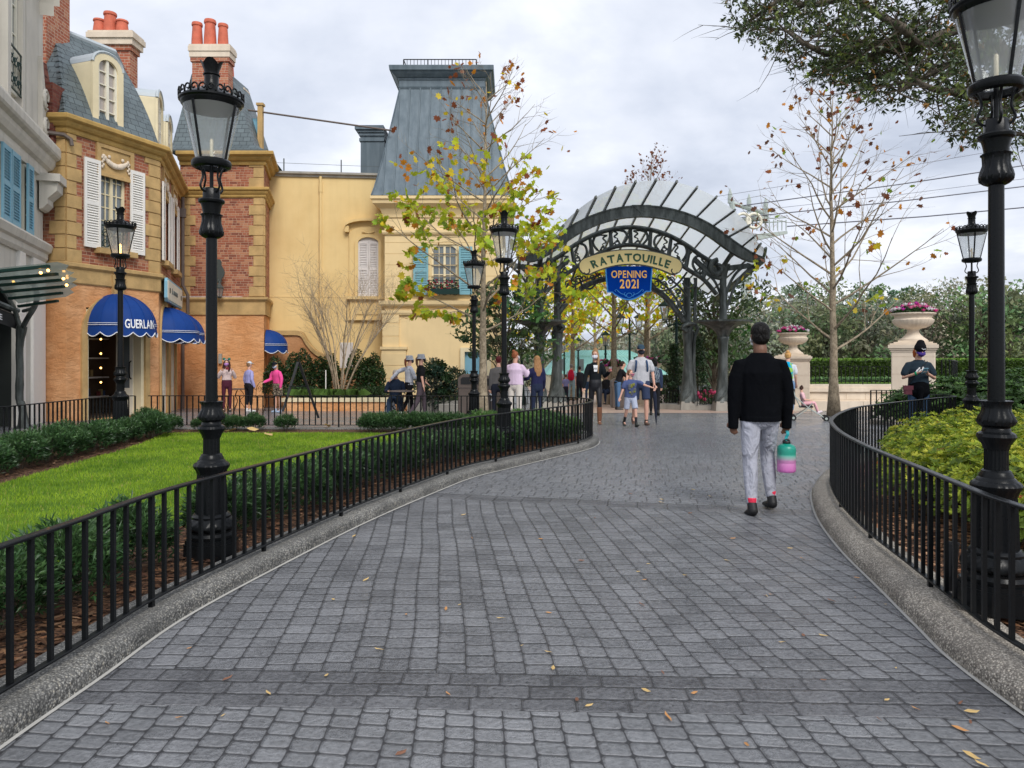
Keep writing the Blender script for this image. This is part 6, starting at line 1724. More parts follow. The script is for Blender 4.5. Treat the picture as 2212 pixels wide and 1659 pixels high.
def branch(m,p,d,L,r,rnd,depth,ends,up=.35,n=5,sides=5,curv=.25,kink=.12):
    pts=[p.copy()]; dd=d.normalized(); nseg=n; q=p.copy()
    for i in range(nseg):
        dd=(dd+Vector((rnd.gauss(0,kink),rnd.gauss(0,kink),rnd.gauss(0,kink*.6)+up*curv))).normalized(); q=q+dd*(L/nseg); pts.append(q.copy())
    rs=[r*(1-.8*i/nseg) for i in range(nseg+1)]
    m.tube(pts,rs,sides if r>.012 else 3,cap=False)
    if depth<=0:
        ends.append((pts[-1],dd)); ends.append((pts[-2],dd)); 
        if nseg>3: ends.append((pts[-3],dd))
        return
    k=rnd.randint(3,5) if depth>1 else rnd.randint(2,4)
    for j in range(k):
        f=.3+.7*(j+rnd.random())/k; i=min(int(f*nseg),nseg-1); base=pts[i].lerp(pts[i+1],f*nseg-i)
        ax=(pts[i+1]-pts[i]).normalized(); side=Vector((rnd.gauss(0,1),rnd.gauss(0,1),rnd.gauss(0,.5))); side=(side-ax*side.dot(ax)).normalized()
        nd=(ax*.8+side*.65).normalized(); branch(m,base,nd,L*(.62-.28*f)*(.8+rnd.random()*.5),max(r*.5*(1-.5*f),.004),rnd,depth-1,ends,up,max(3,n-1),4,curv,kink)
    ends.append((pts[-1],dd))
def sycamore(label,x,y,H,sp,seed,nbr,leafs,pal,lsize,z0=.22,depth=2,r0=None,group=None,z=None,droop=.0,lo_angle=.75,name='sycamore_tree',topbare=.0,mat='bark',zfun=None,lite=1.0):
    rnd=random.Random(seed); zz=g(y) if z is None else z
    o=empty(name,(x,y,zz),label=label,cat='tree',group=group)
    r0=r0 or H*.0125; m=MB(); N=16; tp=[]; 
    ox=oy=0
    for i in range(N+1):
        f=i/N; ox+=rnd.gauss(0,.012)*H/8; oy+=rnd.gauss(0,.012)*H/8; tp.append(Vector((ox*min(1,f*2),oy*min(1,f*2),H*f)))
    rs=[r0*(1.45 if i==0 else 1.12 if i==1 else (1-.93*(i/N)**.8)) for i in range(N+1)]
    m.tube(tp,rs,12,cap=True); tr=m.build('trunk',M[mat],o,smooth=True)
    m=MB(); ends=[]
    for k in range(nbr):
        f=z0+(.97-z0)*((k+rnd.random()*.6)/nbr)**.85; a=k*2.399+rnd.random()*.5
        i=min(int(f*N),N-1); b=tp[i].lerp(tp[i+1],f*N-i)
        el=lo_angle+.5*f; L=sp*(1-f*.72)*(.8+rnd.random()*.35)*(1 if f>z0+.06 else .8)
        d=Vector((math.cos(a)*math.cos(el),math.sin(a)*math.cos(el),math.sin(el)))
        branch(m,b,d,L,max(r0*.34*(1-f*.6),.012),rnd,depth,ends,up=.35-droop,n=6,curv=.12,kink=.09)
    m.build('branches',M[mat],tr)
    m=MB(); rnd.shuffle(ends); cnt=0; i=0
    while cnt<leafs and ends:
        p,d=ends[i%len(ends)]; i+=1; h=p.z/H
        if rnd.random()>zfun(h) if zfun else False:
            if i>leafs*30: break
            continue
        c=pal(h,rnd); k=.8+rnd.random()*.4
        pp=p+Vector((rnd.gauss(0,.07),rnd.gauss(0,.07),rnd.gauss(0,.05)-.04))*(H/8); leaf5(m,pp,lsize*(1.08-.32*h)*(.65+rnd.random()*.7),rnd,(c[0]*k*lite,c[1]*k*lite,c[2]*k*lite)); cnt+=1
    m.build('crown',M['leafb'],tr,fixn=False)
    return o
G1=(.46,.53,.03);G2=(.28,.42,.035);Y1=(.72,.56,.03);O1=(.58,.22,.02);R1=(.26,.075,.03);B1=(.17,.075,.045)
def pal1(h,r):
    t=r.random()
    if h>.80: return R1 if t<.55 else (O1 if t<.8 else Y1)
    if h>.66: return G1 if t<.48 else (Y1 if t<.76 else (O1 if t<.92 else R1))
    return G1 if t<.52 else (G2 if t<.72 else (Y1 if t<.88 else (O1 if t<.96 else R1)))
def pal2(h,r):
    t=r.random()
    if h>.55: return B1 if t<.40 else (R1 if t<.62 else (O1 if t<.93 else G2))
    return G1 if t<.28 else (G2 if t<.38 else (Y1 if t<.66 else (O1 if t<.84 else (R1 if t<.95 else B1))))
def pal3(h,r):
    t=r.random(); return G1 if t<.42 else (Y1 if t<.70 else (O1 if t<.80 else (G2 if t<.96 else R1)))
sycamore('young sycamore thick with yellow green leaves, trunk left of the tall middle lamp',gx(1043,17.3),17.3,8.0,3.3,21,36,1500,pal1,.128,z0=.26,depth=2,r0=.115,lo_angle=.30,lite=1.12,zfun=lambda h:1.0 if h<.66 else (.40 if h<.8 else .06))
sycamore('nearly bare sycamore with scattered orange and brown leaves, on the plaza at right',gx(1801,20.8),20.8,9.0,4.1,33,36,430,pal2,.125,z0=.20,depth=2,r0=.135,lo_angle=.38,zfun=lambda h:.9 if h<.5 else .45)
for i,(u,Y,H,lab,s_) in enumerate(((1327,30,8.2,'sycamore with patchy trunk directly left of the man in grey, under the arch',3.0),(1396,31,8.0,'sycamore with patchy trunk just right of the man in grey cap',2.9),(1236,36,8.0,'sycamore over the red backpack man, seen through the arch',3.1),
    (1206,42,7.5,'small yellow sycamore behind the crowd by the left arch column',2.6),(1285,46,8.5,'distant yellow sycamore at the middle of the arch opening',3.2),(1170,34,7.0,'yellow sycamore behind the left arch columns',2.6))):
    sycamore(lab,gx(u,Y),Y,H,s_,50+i,30,2300 if Y<37 else 1700,pal3,.13 if Y<37 else .16,z0=.30,depth=2,r0=.17,lo_angle=.35,group='sycamores beyond the arch',lite=1.7)
sycamore('tall bare tree with sparse brown leaves showing above the top of the arch',gx(1398,44),44,13.4,5.4,71,30,520,lambda h,r:R1 if r.random()<.6 else B1,.16,z0=.35,depth=2,r0=.2,lo_angle=.75)
# bare crape myrtle
def multistem(label,x,y,z,H,n,seed,mat,spread):
    rnd=random.Random(seed); o=empty('crape_myrtle',(x,y,z),label=label,cat='tree'); m=MB(); m2=MB(); ends=[]
    for k in range(n):
        a=2*PI*k/n+rnd.random()*.5; r=.16*rnd.random(); p=Vector((math.cos(a)*r,math.sin(a)*r,0)); sp=spread*(.35+.65*rnd.random())
        pts=[p]; q=p.copy(); N=8
        for i in range(N):
            f=(i+1)/N; q=q+Vector((math.cos(a)*sp*.11*(.4+f*1.3)+rnd.gauss(0,.02),math.sin(a)*sp*.11*(.4+f*1.3),H*.62/N)); pts.append(q.copy())
        rs=[.034*(1-.7*i/N) for i in range(N+1)]; m.tube(pts,rs,7,cap=False)
        for j in range(7):
            i=min(N-1,3+j*5//7); b=pts[i].lerp(pts[i+1],rnd.random()); aa=a+rnd.gauss(0,.9)
            branch(m2,b,Vector((math.cos(aa)*.55,math.sin(aa)*.5,1)),H*.36*(.6+rnd.random()*.6),.012,rnd,2,ends,up=.4,n=5,curv=.12,kink=.10)
    t=m.build('stems',M['barkl'],o,smooth=True); m2.build('twigs',M['barkl'],t)
    return o
multistem('leafless multi stemmed crape myrtle in the planter against the yellow hall',gx(735,25.2),25.2,pz-.05,5.1,11,5,'barkl',2.3)
# generic leafy tree from clumps
def clumptree(name,label,x,y,H,cr,z1,N,ls,pal,seed,trunkr,group=None,mat='leafd',nclump=26,flat=.75,tmat='barkd',lean=0,shape='round'):
    rnd=random.Random(seed); o=empty(name,(x,y,g(y)),label=label,cat='tree',group=group)
    m=MB(); top=Vector((lean*H,0,H*.9)); tp=[Vector((lean*H*f*f+rnd.gauss(0,.02)*H*.1*f,rnd.gauss(0,.02)*H*.1*f,H*.9*f)) for f in [i/8 for i in range(9)]]
    m.tube(tp,[trunkr*(1.3-.05 if i==0 else 1-.85*i/8) for i in range(9)],9)
    cl=[]
    for k in range(nclump):
        a=k*2.4; f=(k+.5)/nclump
        if shape=='round': hz=z1+(H-z1)*f; rr=cr*math.sqrt(max(0,1-((f-.42)/.62)**2))*(.35+.65*rnd.random())
        elif shape=='cone': hz=z1+(H-z1)*f; rr=cr*(1-f)*(.6+.4*rnd.random())
        else: hz=z1+(H-z1)*f; rr=cr*(.5+.5*rnd.random())
        c=Vector((math.cos(a)*rr+lean*hz,math.sin(a)*rr,hz)); cl.append((c,cr*(.28+.22*rnd.random())))
        i=min(7,int(hz/H*7)); m.tube([tp[max(i-1,0)],tp[max(i-1,0)].lerp(c,.5)+Vector((0,0,.05*H)),c],[trunkr*.3,trunkr*.2,trunkr*.08],4,cap=False)
    tr=m.build('trunk',M[tmat],o,smooth=True)
    rs=np.random.RandomState(seed); m=MB(); per=N//nclump
    for c,r in cl:
        base=pal(rnd)
        for i in range(per):
            d=Vector(rs.normal(size=3)); d.normalize(); d*=r*(rs.rand()**.4); d.z*=flat; p=c+d; k=.65+.7*rs.rand()
            s=ls*(.6+.8*rs.rand()); u=Vector(rs.normal(size=3)).normalized()*s; v=Vector(rs.normal(size=3)).normalized()*s*.55
            m.poly([p-u,p+v,p+u,p-v],(base[0]*k,base[1]*k,base[2]*k,1))
    m.build('crown',M[mat],tr,fixn=False)
    return o
def palg(a,b): return lambda r:tuple(a[i]+(b[i]-a[i])*r.random() for i in range(3))
clumptree('magnolia_tree','dark evergreen tree with layered foliage behind the trunk of the leafy sycamore',gx(1092,23),23,3.9,1.5,1.7,2900,.085,palg((.04,.08,.028),(.08,.135,.045)),81,.09,nclump=34,flat=.32)
clumptree('magnolia_tree','dark glossy evergreen behind the right arch columns',gx(1543,31),31,5.6,1.9,1.7,4300,.11,palg((.035,.075,.025),(.07,.125,.04)),82,.13,nclump=34,flat=.6)
clumptree('cone_topiary','narrow dark green cone topiary in front of the twin lantern post',gx(1456,26.4),26.4,2.25,.42,.25,3200,.04,palg((.02,.05,.015),(.035,.07,.02)),83,.05,nclump=26,shape='cone')
clumptree('cone_topiary','taller dark cone topiary right of the right inner arch column',gx(1507,27.5),27.5,2.6,.55,.2,3200,.045,palg((.015,.045,.012),(.03,.06,.018)),84,.05,nclump=26,shape='cone')
clumptree('round_shrub','rounded dark shrub at the foot of the left cone topiary',gx(1438,26.2),26.2,1.1,.45,.15,1500,.045,palg((.025,.06,.02),(.05,.09,.03)),85,.04,nclump=14)
# pink azalea in fenced bed
def blobplant(name,label,x,y,z,r,h,N,ls,pal,seed,fl=None,nf=0,cat='shrub',group=None):
    rnd=random.Random(seed); o=empty(name,(x,y,z),label=label,cat=cat,group=group); m=MB()
    for i in range(N):
        a=rnd.random()*6.28; rr=math.sqrt(rnd.random())*r; hh=h*(1-(rr/r)**2*.5)*rnd.random()**.5; p=Vector((math.cos(a)*rr,math.sin(a)*rr,hh)); c=pal(rnd); k=.7+.6*rnd.random()
        u=Vector((rnd.gauss(0,1),rnd.gauss(0,1),rnd.gauss(0,1))).normalized()*ls; v=Vector((rnd.gauss(0,1),rnd.gauss(0,1),rnd.gauss(0,1))).normalized()*ls*.5
        m.poly([p-u,p+v,p+u,p-v],(c[0]*k,c[1]*k,c[2]*k,1))
    m.build('foliage',M['leaf'],o,fixn=False)
    if nf:
        m=MB()
        for i in range(nf):
            a=rnd.random()*6.28; rr=math.sqrt(rnd.random())*r; m.sphere((math.cos(a)*rr,math.sin(a)*rr-.1,h*(1.02-(rr/r)**2*.5)),.05+.02*rnd.random(),6,4,col=fl)
        m.build('blossoms',M['leaf'],o)
    return o
blobplant('azalea_shrub','shrub of bright pink flowers between the two right arch columns',gx(1526,25.6),25.6,g(25),.75,.6,900,.05,palg((.03,.08,.02),(.06,.12,.03)),7,(.8,.06,.2),45)
# far tree line
kinds=['grey green feathery tree','dark olive rounded tree','pale tan half bare tree','tall thin pine with tufted top','mid green bushy tree']
pl=[palg((.26,.29,.19),(.38,.39,.28)),palg((.14,.19,.10),(.24,.28,.15)),palg((.36,.32,.22),(.45,.40,.29)),palg((.11,.19,.10),(.20,.28,.14)),palg((.15,.23,.09),(.25,.33,.13))]  # leaf palettes lightened, distance haze is put into the colour
TL=[(1640,62,660,2,'just right of the pylon mast'),(1668,70,640,0,'between the pylon and the left urn'),(1700,60,668,1,'right behind the left urn'),(1722,74,618,3,'rising above the left urn'),(1752,66,648,0,'left of the bare sycamore trunk'),(1786,60,660,1,'behind the bare sycamore trunk'),
 (1818,72,612,4,'just right of the bare sycamore trunk'),(1846,64,640,0,'midway between sycamore trunk and large urn'),(1874,58,668,1,'above the clipped hedge, left of the large urn'),(1900,76,622,3,'immediately left of the large urn, tallest there'),(1935,62,650,0,'directly behind the large urn'),
 (1968,68,628,3,'above the flowers of the large urn'),(1998,58,642,2,'just right of the large urn bowl'),(2030,66,612,2,'between the large urn and the right back lamp'),(2062,60,632,1,'left of the right back lamp'),(2092,70,605,0,'behind the right back lamp'),
 (2118,58,640,4,'between the right back lamp and the nearest lamp pole'),(2150,66,628,1,'behind the nearest lamp pole'),(2180,58,640,3,'right of the nearest lamp pole'),(2208,64,612,4,'at the right picture edge'),(2250,60,640,0,'just outside the right picture edge'),
 (1425,58,705,0,'left of the twin lantern post through the arch'),(1448,64,690,2,'behind the twin lantern post'),(1480,56,720,1,'behind the right inner arch column'),(1600,58,690,0,'behind the black sweater man head'),(1570,66,680,2,'behind the right outer arch column'),(1395,70,738,0,'above the copper roof at its right end'),(1345,74,745,2,'above the copper roof centre'),(1290,70,750,0,'above the copper roof at its left'),(1230,66,748,2,'behind the crowd at the left of the arch opening'),(1140,60,750,0,'behind the left arch columns')]
for i,(u,Y,vt,kd,where) in enumerate(TL):
    H=gz(vt,Y)-g(Y); cr={0:2.9,1:2.6,2:2.6,3:1.7,4:2.7}[kd]*1.05
    clumptree('far_tree','%s %s'%(kinds[kd],where),gx(u,Y),Y,H,cr,H*(.62 if kd==3 else .12),[2300,2600,1300,1300,2600][kd],.19 if kd!=2 else .12,pl[kd],300+i,.16,group='trees far beyond the plaza',mat='leaf',nclump=[46,44,48,16,44][kd],flat=.7,shape='col' if kd in(0,1,4) else 'round')
rnd=random.Random(77)
def farwood():
    m=MB(); 
    for i in range(26000):
        x=rnd.uniform(6,62); y=rnd.uniform(78,92); top=(5.2 if x>20 else 2.0+.16*x)+1.6*noise.noise((x*.16,0,1))+1.1*noise.noise((x*.5,3,1)); z=-1+rnd.random()**.7*(top+1); s=.32*(.6+.7*rnd.random()); n_=noise.noise((x*.3,y*.2,z*.3))
        c=(.20,.235,.15) if n_<0 else (.31,.30,.21); k=.6+.7*rnd.random()  # pale leaf tones carry the haze, no haze volume
        u=Vector((rnd.gauss(0,1),rnd.gauss(0,1),rnd.gauss(0,1))).normalized()*s; v=Vector((rnd.gauss(0,1),rnd.gauss(0,1),rnd.gauss(0,1))).normalized()*s*.6; p=Vector((x,y,z))
        m.poly([p-u,p+v,p+u,p-v],(c[0]*k,c[1]*k,c[2]*k,1))
    tag(m.build('far_woods',M['leaf'],fixn=False),'continuous hazy woodland closing the view behind the individual trees','woodland',kind='stuff')
farwood()
# ---------- live oak overhead ----------
def oak():
    rnd=random.Random(12); X0,Y0=8.3,8.0
    o=empty('live_oak',(X0,Y0,0),label='dark leaved oak overhanging the top right corner, trunk outside the picture',cat='tree'); O=Vector((X0,Y0,0)); m=MB()
    m.tube([Vector((0,0,-.05)),Vector((.1,0,1.5)),Vector((0,.1,3.2)),Vector((-.3,0,4.6)),Vector((-.5,0,6.0))],[.42,.32,.28,.24,.16],12)
    limbs=[([(2260,150),(2100,60),(1990,95),(1950,60),(1880,20),(1840,-40)],8.3,.09),([(2260,120),(2120,120),(2010,90),(1930,110),(1860,90),(1790,60)],8.8,.08),([(2240,60),(2080,10),(1950,-30),(1800,-20),(1700,30),(1620,50)],9.3,.08),([(2250,200),(2160,180),(2090,200),(2010,190),(1960,160)],8.0,.08),
           ([(2260,180),(2190,230),(2140,250),(2100,270)],7.4,.06),([(2300,100),(2250,200),(2215,290)],6.6,.06),([(1950,60),(1880,130),(1800,120),(1740,95),(1690,60)],8.7,.06),([(1900,-30),(1760,10),(1690,0),(1640,30),(1600,60)],9.6,.05),([(2100,60),(2060,130),(1990,170),(1940,200)],8.2,.06),([(1990,95),(1930,150),(1870,170)],8.4,.045)]
    ends=[]; m2=MB()
    def okpix(p,sg=12):
        q=p+O; 
        if q.y<1: return False
        u=CU+q.x/q.y*F; v=HV-(q.z-CZ)/q.y*F
        # lower boundary of the crown in the sky
        lim=[(1565,60),(1600,85),(1680,130),(1720,150),(1760,170),(1820,190),(1880,225),(1930,240),(1960,215),(2010,265),(2060,300),(2110,305),(2250,350),(2400,360)]
        for (a,b),(c,d) in zip(lim,lim[1:]):
            if a<=u<c: return v< b+(d-b)*(u-a)/(c-a)+rnd.gauss(0,1)*sg
        return u>2390
    for pts,Y,r in limbs:
        P=[W(u,v,Y+ .5*math.sin(i*1.7))-O for i,(u,v) in enumerate(pts)]
        if pts[0][0]>2230: P=[Vector((-.35,0,4.8))]+P
        Q=bez(P,5); m.tube(Q,[r*(1-.8*i/len(Q)) for i in range(len(Q))],8,cap=False)
        for j in range(int(len(Q)*1.5)):
            i=rnd.randrange(len(Q)//4,len(Q)); p=Q[i]; d=Vector((rnd.gauss(-.3,.8),rnd.gauss(0,.7),rnd.gauss(.05,.5)))
            if not okpix(p+d.normalized()*.55,0): continue
            branch(m2,p,d,.75*(.5+rnd.random()),.012,rnd,1,ends,up=-.15,n=4,curv=.15,kink=.15)
    t=m.build('trunk',M['barkd'],o,smooth=True); 
    ml=MB(); nn=0
    for p,d in ends:
        for k in range(2):
            q=p+Vector((rnd.gauss(0,.09),rnd.gauss(0,.12),rnd.gauss(0,.08)))
            if not okpix(q): continue
            c=(.055,.085,.03) if rnd.random()<.66 else ((.13,.17,.035) if rnd.random()<.9 else (.25,.12,.02)); nl=rnd.randint(4,7); ax=(d+Vector((rnd.gauss(0,.5),rnd.gauss(0,.5),-.3))).normalized()
            for j in range(nl):
                s=.023+.015*rnd.random(); dir_=(ax+Vector((rnd.gauss(0,.8),rnd.gauss(0,.8),rnd.gauss(0,.8)))).normalized(); sd=dir_.cross(Vector((rnd.gauss(0,1),rnd.gauss(0,1),rnd.gauss(0,1)))).normalized()*s*.38; kk=.6+.8*rnd.random(); b=q+dir_*.01*j*.4
                ml.poly([b,b+dir_*s*.9+sd,b+dir_*s*2,b+dir_*s*.9-sd],(c[0]*kk,c[1]*kk,c[2]*kk,1)); nn+=1
    m2.build('twigs',M['barkd'],t); ml.build('crown',M['leafd'],t,fixn=False)
oak()
# ---------- shrubs ----------
def strap_shrub(seed,r=.36,h=.58,N=420,ll=.085,lw=.0085,cols=None):
    rnd=random.Random(seed); m=MB()
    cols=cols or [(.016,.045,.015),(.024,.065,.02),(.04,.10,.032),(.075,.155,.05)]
    stems=MB()
    for i in range(N):
        a=rnd.random()*6.28; e=rnd.random(); rr=r*math.sqrt(rnd.random()); hh=.10+(h-.10)*(rnd.random()**.55)*math.sqrt(max(.05,1-(rr/r)**2*.75))
        p=Vector((math.cos(a)*rr,math.sin(a)*rr,hh)); ax=Vector((math.cos(a)*rr/r*.9,math.sin(a)*rr/r*.9,.75+rnd.gauss(0,.2))).normalized()
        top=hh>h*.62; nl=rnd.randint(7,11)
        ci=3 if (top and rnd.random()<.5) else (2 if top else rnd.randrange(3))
        for j in range(nl):
            L=ll*(.6+.8*rnd.random()); d=(ax+Vector((rnd.gauss(0,.55),rnd.gauss(0,.55),rnd.gauss(0,.4)))).normalized(); s=d.cross(Vector((rnd.gauss(0,1),rnd.gauss(0,1),rnd.gauss(0,1)))).normalized()*lw*(.7+.6*rnd.random()); k=.6+.75*rnd.random(); c=cols[ci]
            q=p+ax*(.012*(j-nl/2)); t=q+d*L; t.z-=L*.12
            m.poly([q-s*.5,q+d*L*.5+s,t,q+d*L*.5-s],(c[0]*k,c[1]*k,c[2]*k,1))
    return m
SH=[]
def shrub_proto(mb,name,mat='leafd'):
    me=mb
    return me
def shrub_set(name,label_fn,spots,protos,cat='shrub',group=None,matn='leafd',stem=True):
    meshes=[]
    for i,(x,y,z,s,rz) in enumerate(spots):
        k=i%len(protos); o=empty(name,(x,y,z),rz=rz,label=label_fn(i),cat=cat,group=group); o.scale=(s,s,s)
        if len(meshes)<=k:
            f=protos[k].build('foliage',M[matn],o,fixn=False); sm=MB(); rr=random.Random(k)
            for j in range(7):
                a=rr.random()*6.28; sm.tube([(.03*math.cos(a),.03*math.sin(a),-.03),(.12*math.cos(a),.12*math.sin(a),.2),(.2*math.cos(a+.3),.2*math.sin(a+.3),.42)],[.009,.007,.004],4)
            st=sm.build('stems',M['barkd'],o); meshes.append((f.data,st.data))
        else:
            for nm,me in zip(('foliage','stems'),meshes[k]): c=bpy.data.objects.new(nm,me); C.objects.link(c); c.parent=o
protos=[strap_shrub(s) for s in (1,2,3,4)]
rnd=random.Random(4)
sp=[]; P=resample([p for p in offs(LBASE,.78) if p.y>1.7][:130],.52)
P=[p for p in P if p.x<1.0 and 1.9<p.y<13.0 and not (abs(p.x+2.12)<.42 and abs(p.y-5.22)<.36)]
for i,p in enumerate(P):
    if p.x<-4: continue
    sp.append((p.x+rnd.gauss(0,.04),p.y+rnd.gauss(0,.04),.05,(.68 if p.y<6 else .66)+rnd.random()*.13,rnd.random()*6.28))
near_n=len(sp)
ordw=['first','second','third','fourth','fifth','sixth','seventh','eighth','ninth','tenth','eleventh','twelfth','thirteenth','fourteenth','fifteenth','sixteenth','seventeenth','eighteenth','nineteenth','twentieth','twenty-first','twenty-second','twenty-third','twenty-fourth','twenty-fifth','twenty-sixth','twenty-seventh','twenty-eighth','twenty-ninth','thirtieth']
shrub_set('podocarpus_shrub',lambda i:'strap leaved shrub behind the near railing, %s from the picture bottom'%ordw[i],sp,protos,group='strap leaved shrubs along the near railing')
sp=[]; 
for i in range(11): f=i/10; sp.append((-6.08-.28*f+rnd.gauss(0,.05),7.6+5.6*f,.05,.66+rnd.random()*.16,rnd.random()*6.28))
for i in range(4): f=i/3; sp.append((-6.6-.2*f,8.6+3.8*f,.05,.62+rnd.random()*.12,rnd.random()*6.28))
shrub_set('podocarpus_shrub',lambda i:('front row shrub of the left lawn hedge, %s from the front'%ordw[i]) if i<11 else ('back row shrub of the left lawn hedge, %s from the front'%ordw[i-11]),sp,protos,group='shrubs of the far left hedge')
sp=[];lab=[]
for u,s,l in ((318,.72,'small round shrub at the far left corner of the lawn, beside the lit lamp'),(372,.5,'small round shrub under the side awnings at the far lawn edge'),(432,.42,'tiny shrub left of the big lamp post at the far lawn edge'),(483,.52,'shrub in front of the mouse ears woman at the far lawn edge'),(508,.5,'shrub just right of the mouse ears woman at the far lawn edge'),(548,.56,'shrub in front of the lilac jacket woman at the far lawn edge'),(617,.53,'lone shrub in front of the pink jacket woman at the far lawn edge')):
    sp.append((gx(u,14.05),14.05,.06,s,rnd.random()*6)); lab.append(l)
for i in range(9): sp.append((gx(800+i*25,13.95),13.95+rnd.gauss(0,.05),.05,.56+rnd.random()*.07,rnd.random()*6)); lab.append('short hedge shrub before the seated man, %s from the left'%ordw[i])
shrub_set('podocarpus_shrub',lambda i:lab[i],sp,protos,group='shrubs at the far edge of the lawn')
sp=[]
for i in range(9): sp.append((-.55+i*.22 if i<6 else .35+(i-6)*.3,13.55-(.0 if i%2 else .45)-(0 if i<6 else .55),.06,.66+rnd.random()*.1,rnd.random()*6))
gp_=[strap_shrub(s,cols=[(.03,.07,.02),(.05,.12,.03),(.08,.17,.04),(.12,.24,.06)]) for s in (7,8)]
shrub_set('podocarpus_shrub',lambda i:'green shrub inside the rounded tip of the railing, %s from the left'%ordw[i],sp,gp_,group='shrubs at the railing tip')
# azaleas
def azalea(seed,r=.5,h=.62,N=420,cols=None,ls=.05):
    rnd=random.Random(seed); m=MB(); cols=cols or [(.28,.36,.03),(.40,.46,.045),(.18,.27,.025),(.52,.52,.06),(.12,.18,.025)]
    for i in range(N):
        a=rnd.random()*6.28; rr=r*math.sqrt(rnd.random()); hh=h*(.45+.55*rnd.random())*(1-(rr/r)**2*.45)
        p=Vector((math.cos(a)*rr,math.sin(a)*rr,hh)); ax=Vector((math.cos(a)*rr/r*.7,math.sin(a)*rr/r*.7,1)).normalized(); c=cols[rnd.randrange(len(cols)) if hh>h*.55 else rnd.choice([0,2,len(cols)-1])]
        if rnd.random()<.008 and ls<.06: c=(.5,.18,.05)
        nl=rnd.randint(6,9); t0=ax.orthogonal().normalized(); t1=ax.cross(t0)
        for j in range(nl):
            b=2*PI*j/nl+rnd.random()*.5; d=(t0*math.cos(b)+t1*math.sin(b)+ax*(.25+.5*rnd.random())).normalized(); L=ls*(.7+.6*rnd.random()); s=d.cross(ax).normalized()*L*.22; k=.75+.5*rnd.random()
            m.poly([p,p+d*L*.55+s,p+d*L,p+d*L*.55-s],(c[0]*k,c[1]*k,c[2]*k,1))
    return m
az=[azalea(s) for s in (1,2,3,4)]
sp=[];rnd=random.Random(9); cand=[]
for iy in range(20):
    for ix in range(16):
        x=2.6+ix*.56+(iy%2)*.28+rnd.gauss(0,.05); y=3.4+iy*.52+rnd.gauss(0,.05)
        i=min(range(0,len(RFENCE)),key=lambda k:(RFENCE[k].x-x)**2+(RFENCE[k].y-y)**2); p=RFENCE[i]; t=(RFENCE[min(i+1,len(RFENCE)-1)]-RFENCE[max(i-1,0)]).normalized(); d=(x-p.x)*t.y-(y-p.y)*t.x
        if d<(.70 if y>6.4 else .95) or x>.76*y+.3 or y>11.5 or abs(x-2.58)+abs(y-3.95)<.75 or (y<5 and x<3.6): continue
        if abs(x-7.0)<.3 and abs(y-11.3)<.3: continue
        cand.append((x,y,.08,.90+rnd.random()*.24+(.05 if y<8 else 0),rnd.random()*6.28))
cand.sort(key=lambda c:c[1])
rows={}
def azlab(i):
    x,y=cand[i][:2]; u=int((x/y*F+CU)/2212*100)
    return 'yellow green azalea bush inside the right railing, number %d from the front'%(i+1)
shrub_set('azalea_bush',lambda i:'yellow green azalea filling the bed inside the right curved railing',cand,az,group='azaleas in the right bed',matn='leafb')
lr=[azalea(s,r=.55,h=1.1,N=420,cols=[(.05,.11,.025),(.08,.17,.035),(.12,.23,.05),(.035,.08,.02)],ls=.085) for s in (11,12)]
sp=[];lab=[]
for i,(u,Y,s) in enumerate(((1935,14.6,.75),(1962,14.2,.8),(2006,14.0,.85),(2040,13.8,.95),(2068,13.5,.95),(2088,14.2,1.05),(2125,13.4,1.05),(2150,12.8,1.05),(2180,13.0,1.1),(2205,12.6,1.1),(2240,12.8,1.1),(2190,11.4,.95),(2225,11.6,.95))):
    sp.append((gx(u,Y),Y,.05 if Y<14 else 0,s,rnd.random()*6)); lab.append('taller broad leaved green shrub behind the azaleas, %s from the left'%ordw[i])
shrub_set('laurel_shrub',lambda i:lab[i],sp,lr,group='taller green shrubs behind the azaleas',matn='leaf')
# planter planting
for i,(u,l) in enumerate(((595,'left end'),(635,'behind the easel legs'),(655,'second right of the easel'),(690,'left of the crape myrtle'),(712,'just left of the crape myrtle stems'),(770,'just right of the crape myrtle stems'),(795,'second right of the crape myrtle'),(808,'right end'))):
    blobplant('upright_shrub','dark upright needle shrub against the brown garden wall, '+l,gx(u,26.3),26.3,g(24)+.35,.42,1.45+.15*(i%3),1500,.06,palg((.02,.05,.015),(.06,.10,.03)),90+i,group='upright shrubs in the planter')
for i,(u,l) in enumerate(((640,'left'),(665,'centre left'),(775,'right of the myrtle'),(800,'fourth'),(825,'right end'))):
    blobplant('low_shrub','low rounded dark shrub in the planter front row, '+l,gx(u,25.0),25.0,g(24)+.38,.5,.42,900,.045,palg((.025,.055,.02),(.05,.09,.03)),110+i,group='low shrubs in the planter')
def strap(label,x,y,z,seed):
    rnd=random.Random(seed); o=empty('strappy_plant',(x,y,z),label=label,cat='plant',group='strappy plants in the planter'); m=MB()
    for i in range(34):
        a=rnd.random()*6.28; d=Vector((math.cos(a),math.sin(a),0)); s=Vector((-d.y,d.x,0))*.012; L=.3+.2*rnd.random(); c=(.12,.22,.05); k=.5+.7*rnd.random(); p=d*.05
        m.poly([p-s,p+s,p+d*L*.5+Vector((0,0,.32))+s,p+d*L+Vector((0,0,.16)),p+d*L*.5+Vector((0,0,.32))-s],(c[0]*k,c[1]*k,c[2]*k,1))
    m.build('blades',M['leaf'],o,fixn=False)
for i,u in enumerate((650,668,684,700,718,750,770)): strap('light green strappy plant on the planter edge, %s from the left'%ordw[i],gx(u,24.5),24.5,g(24)+.38,i)
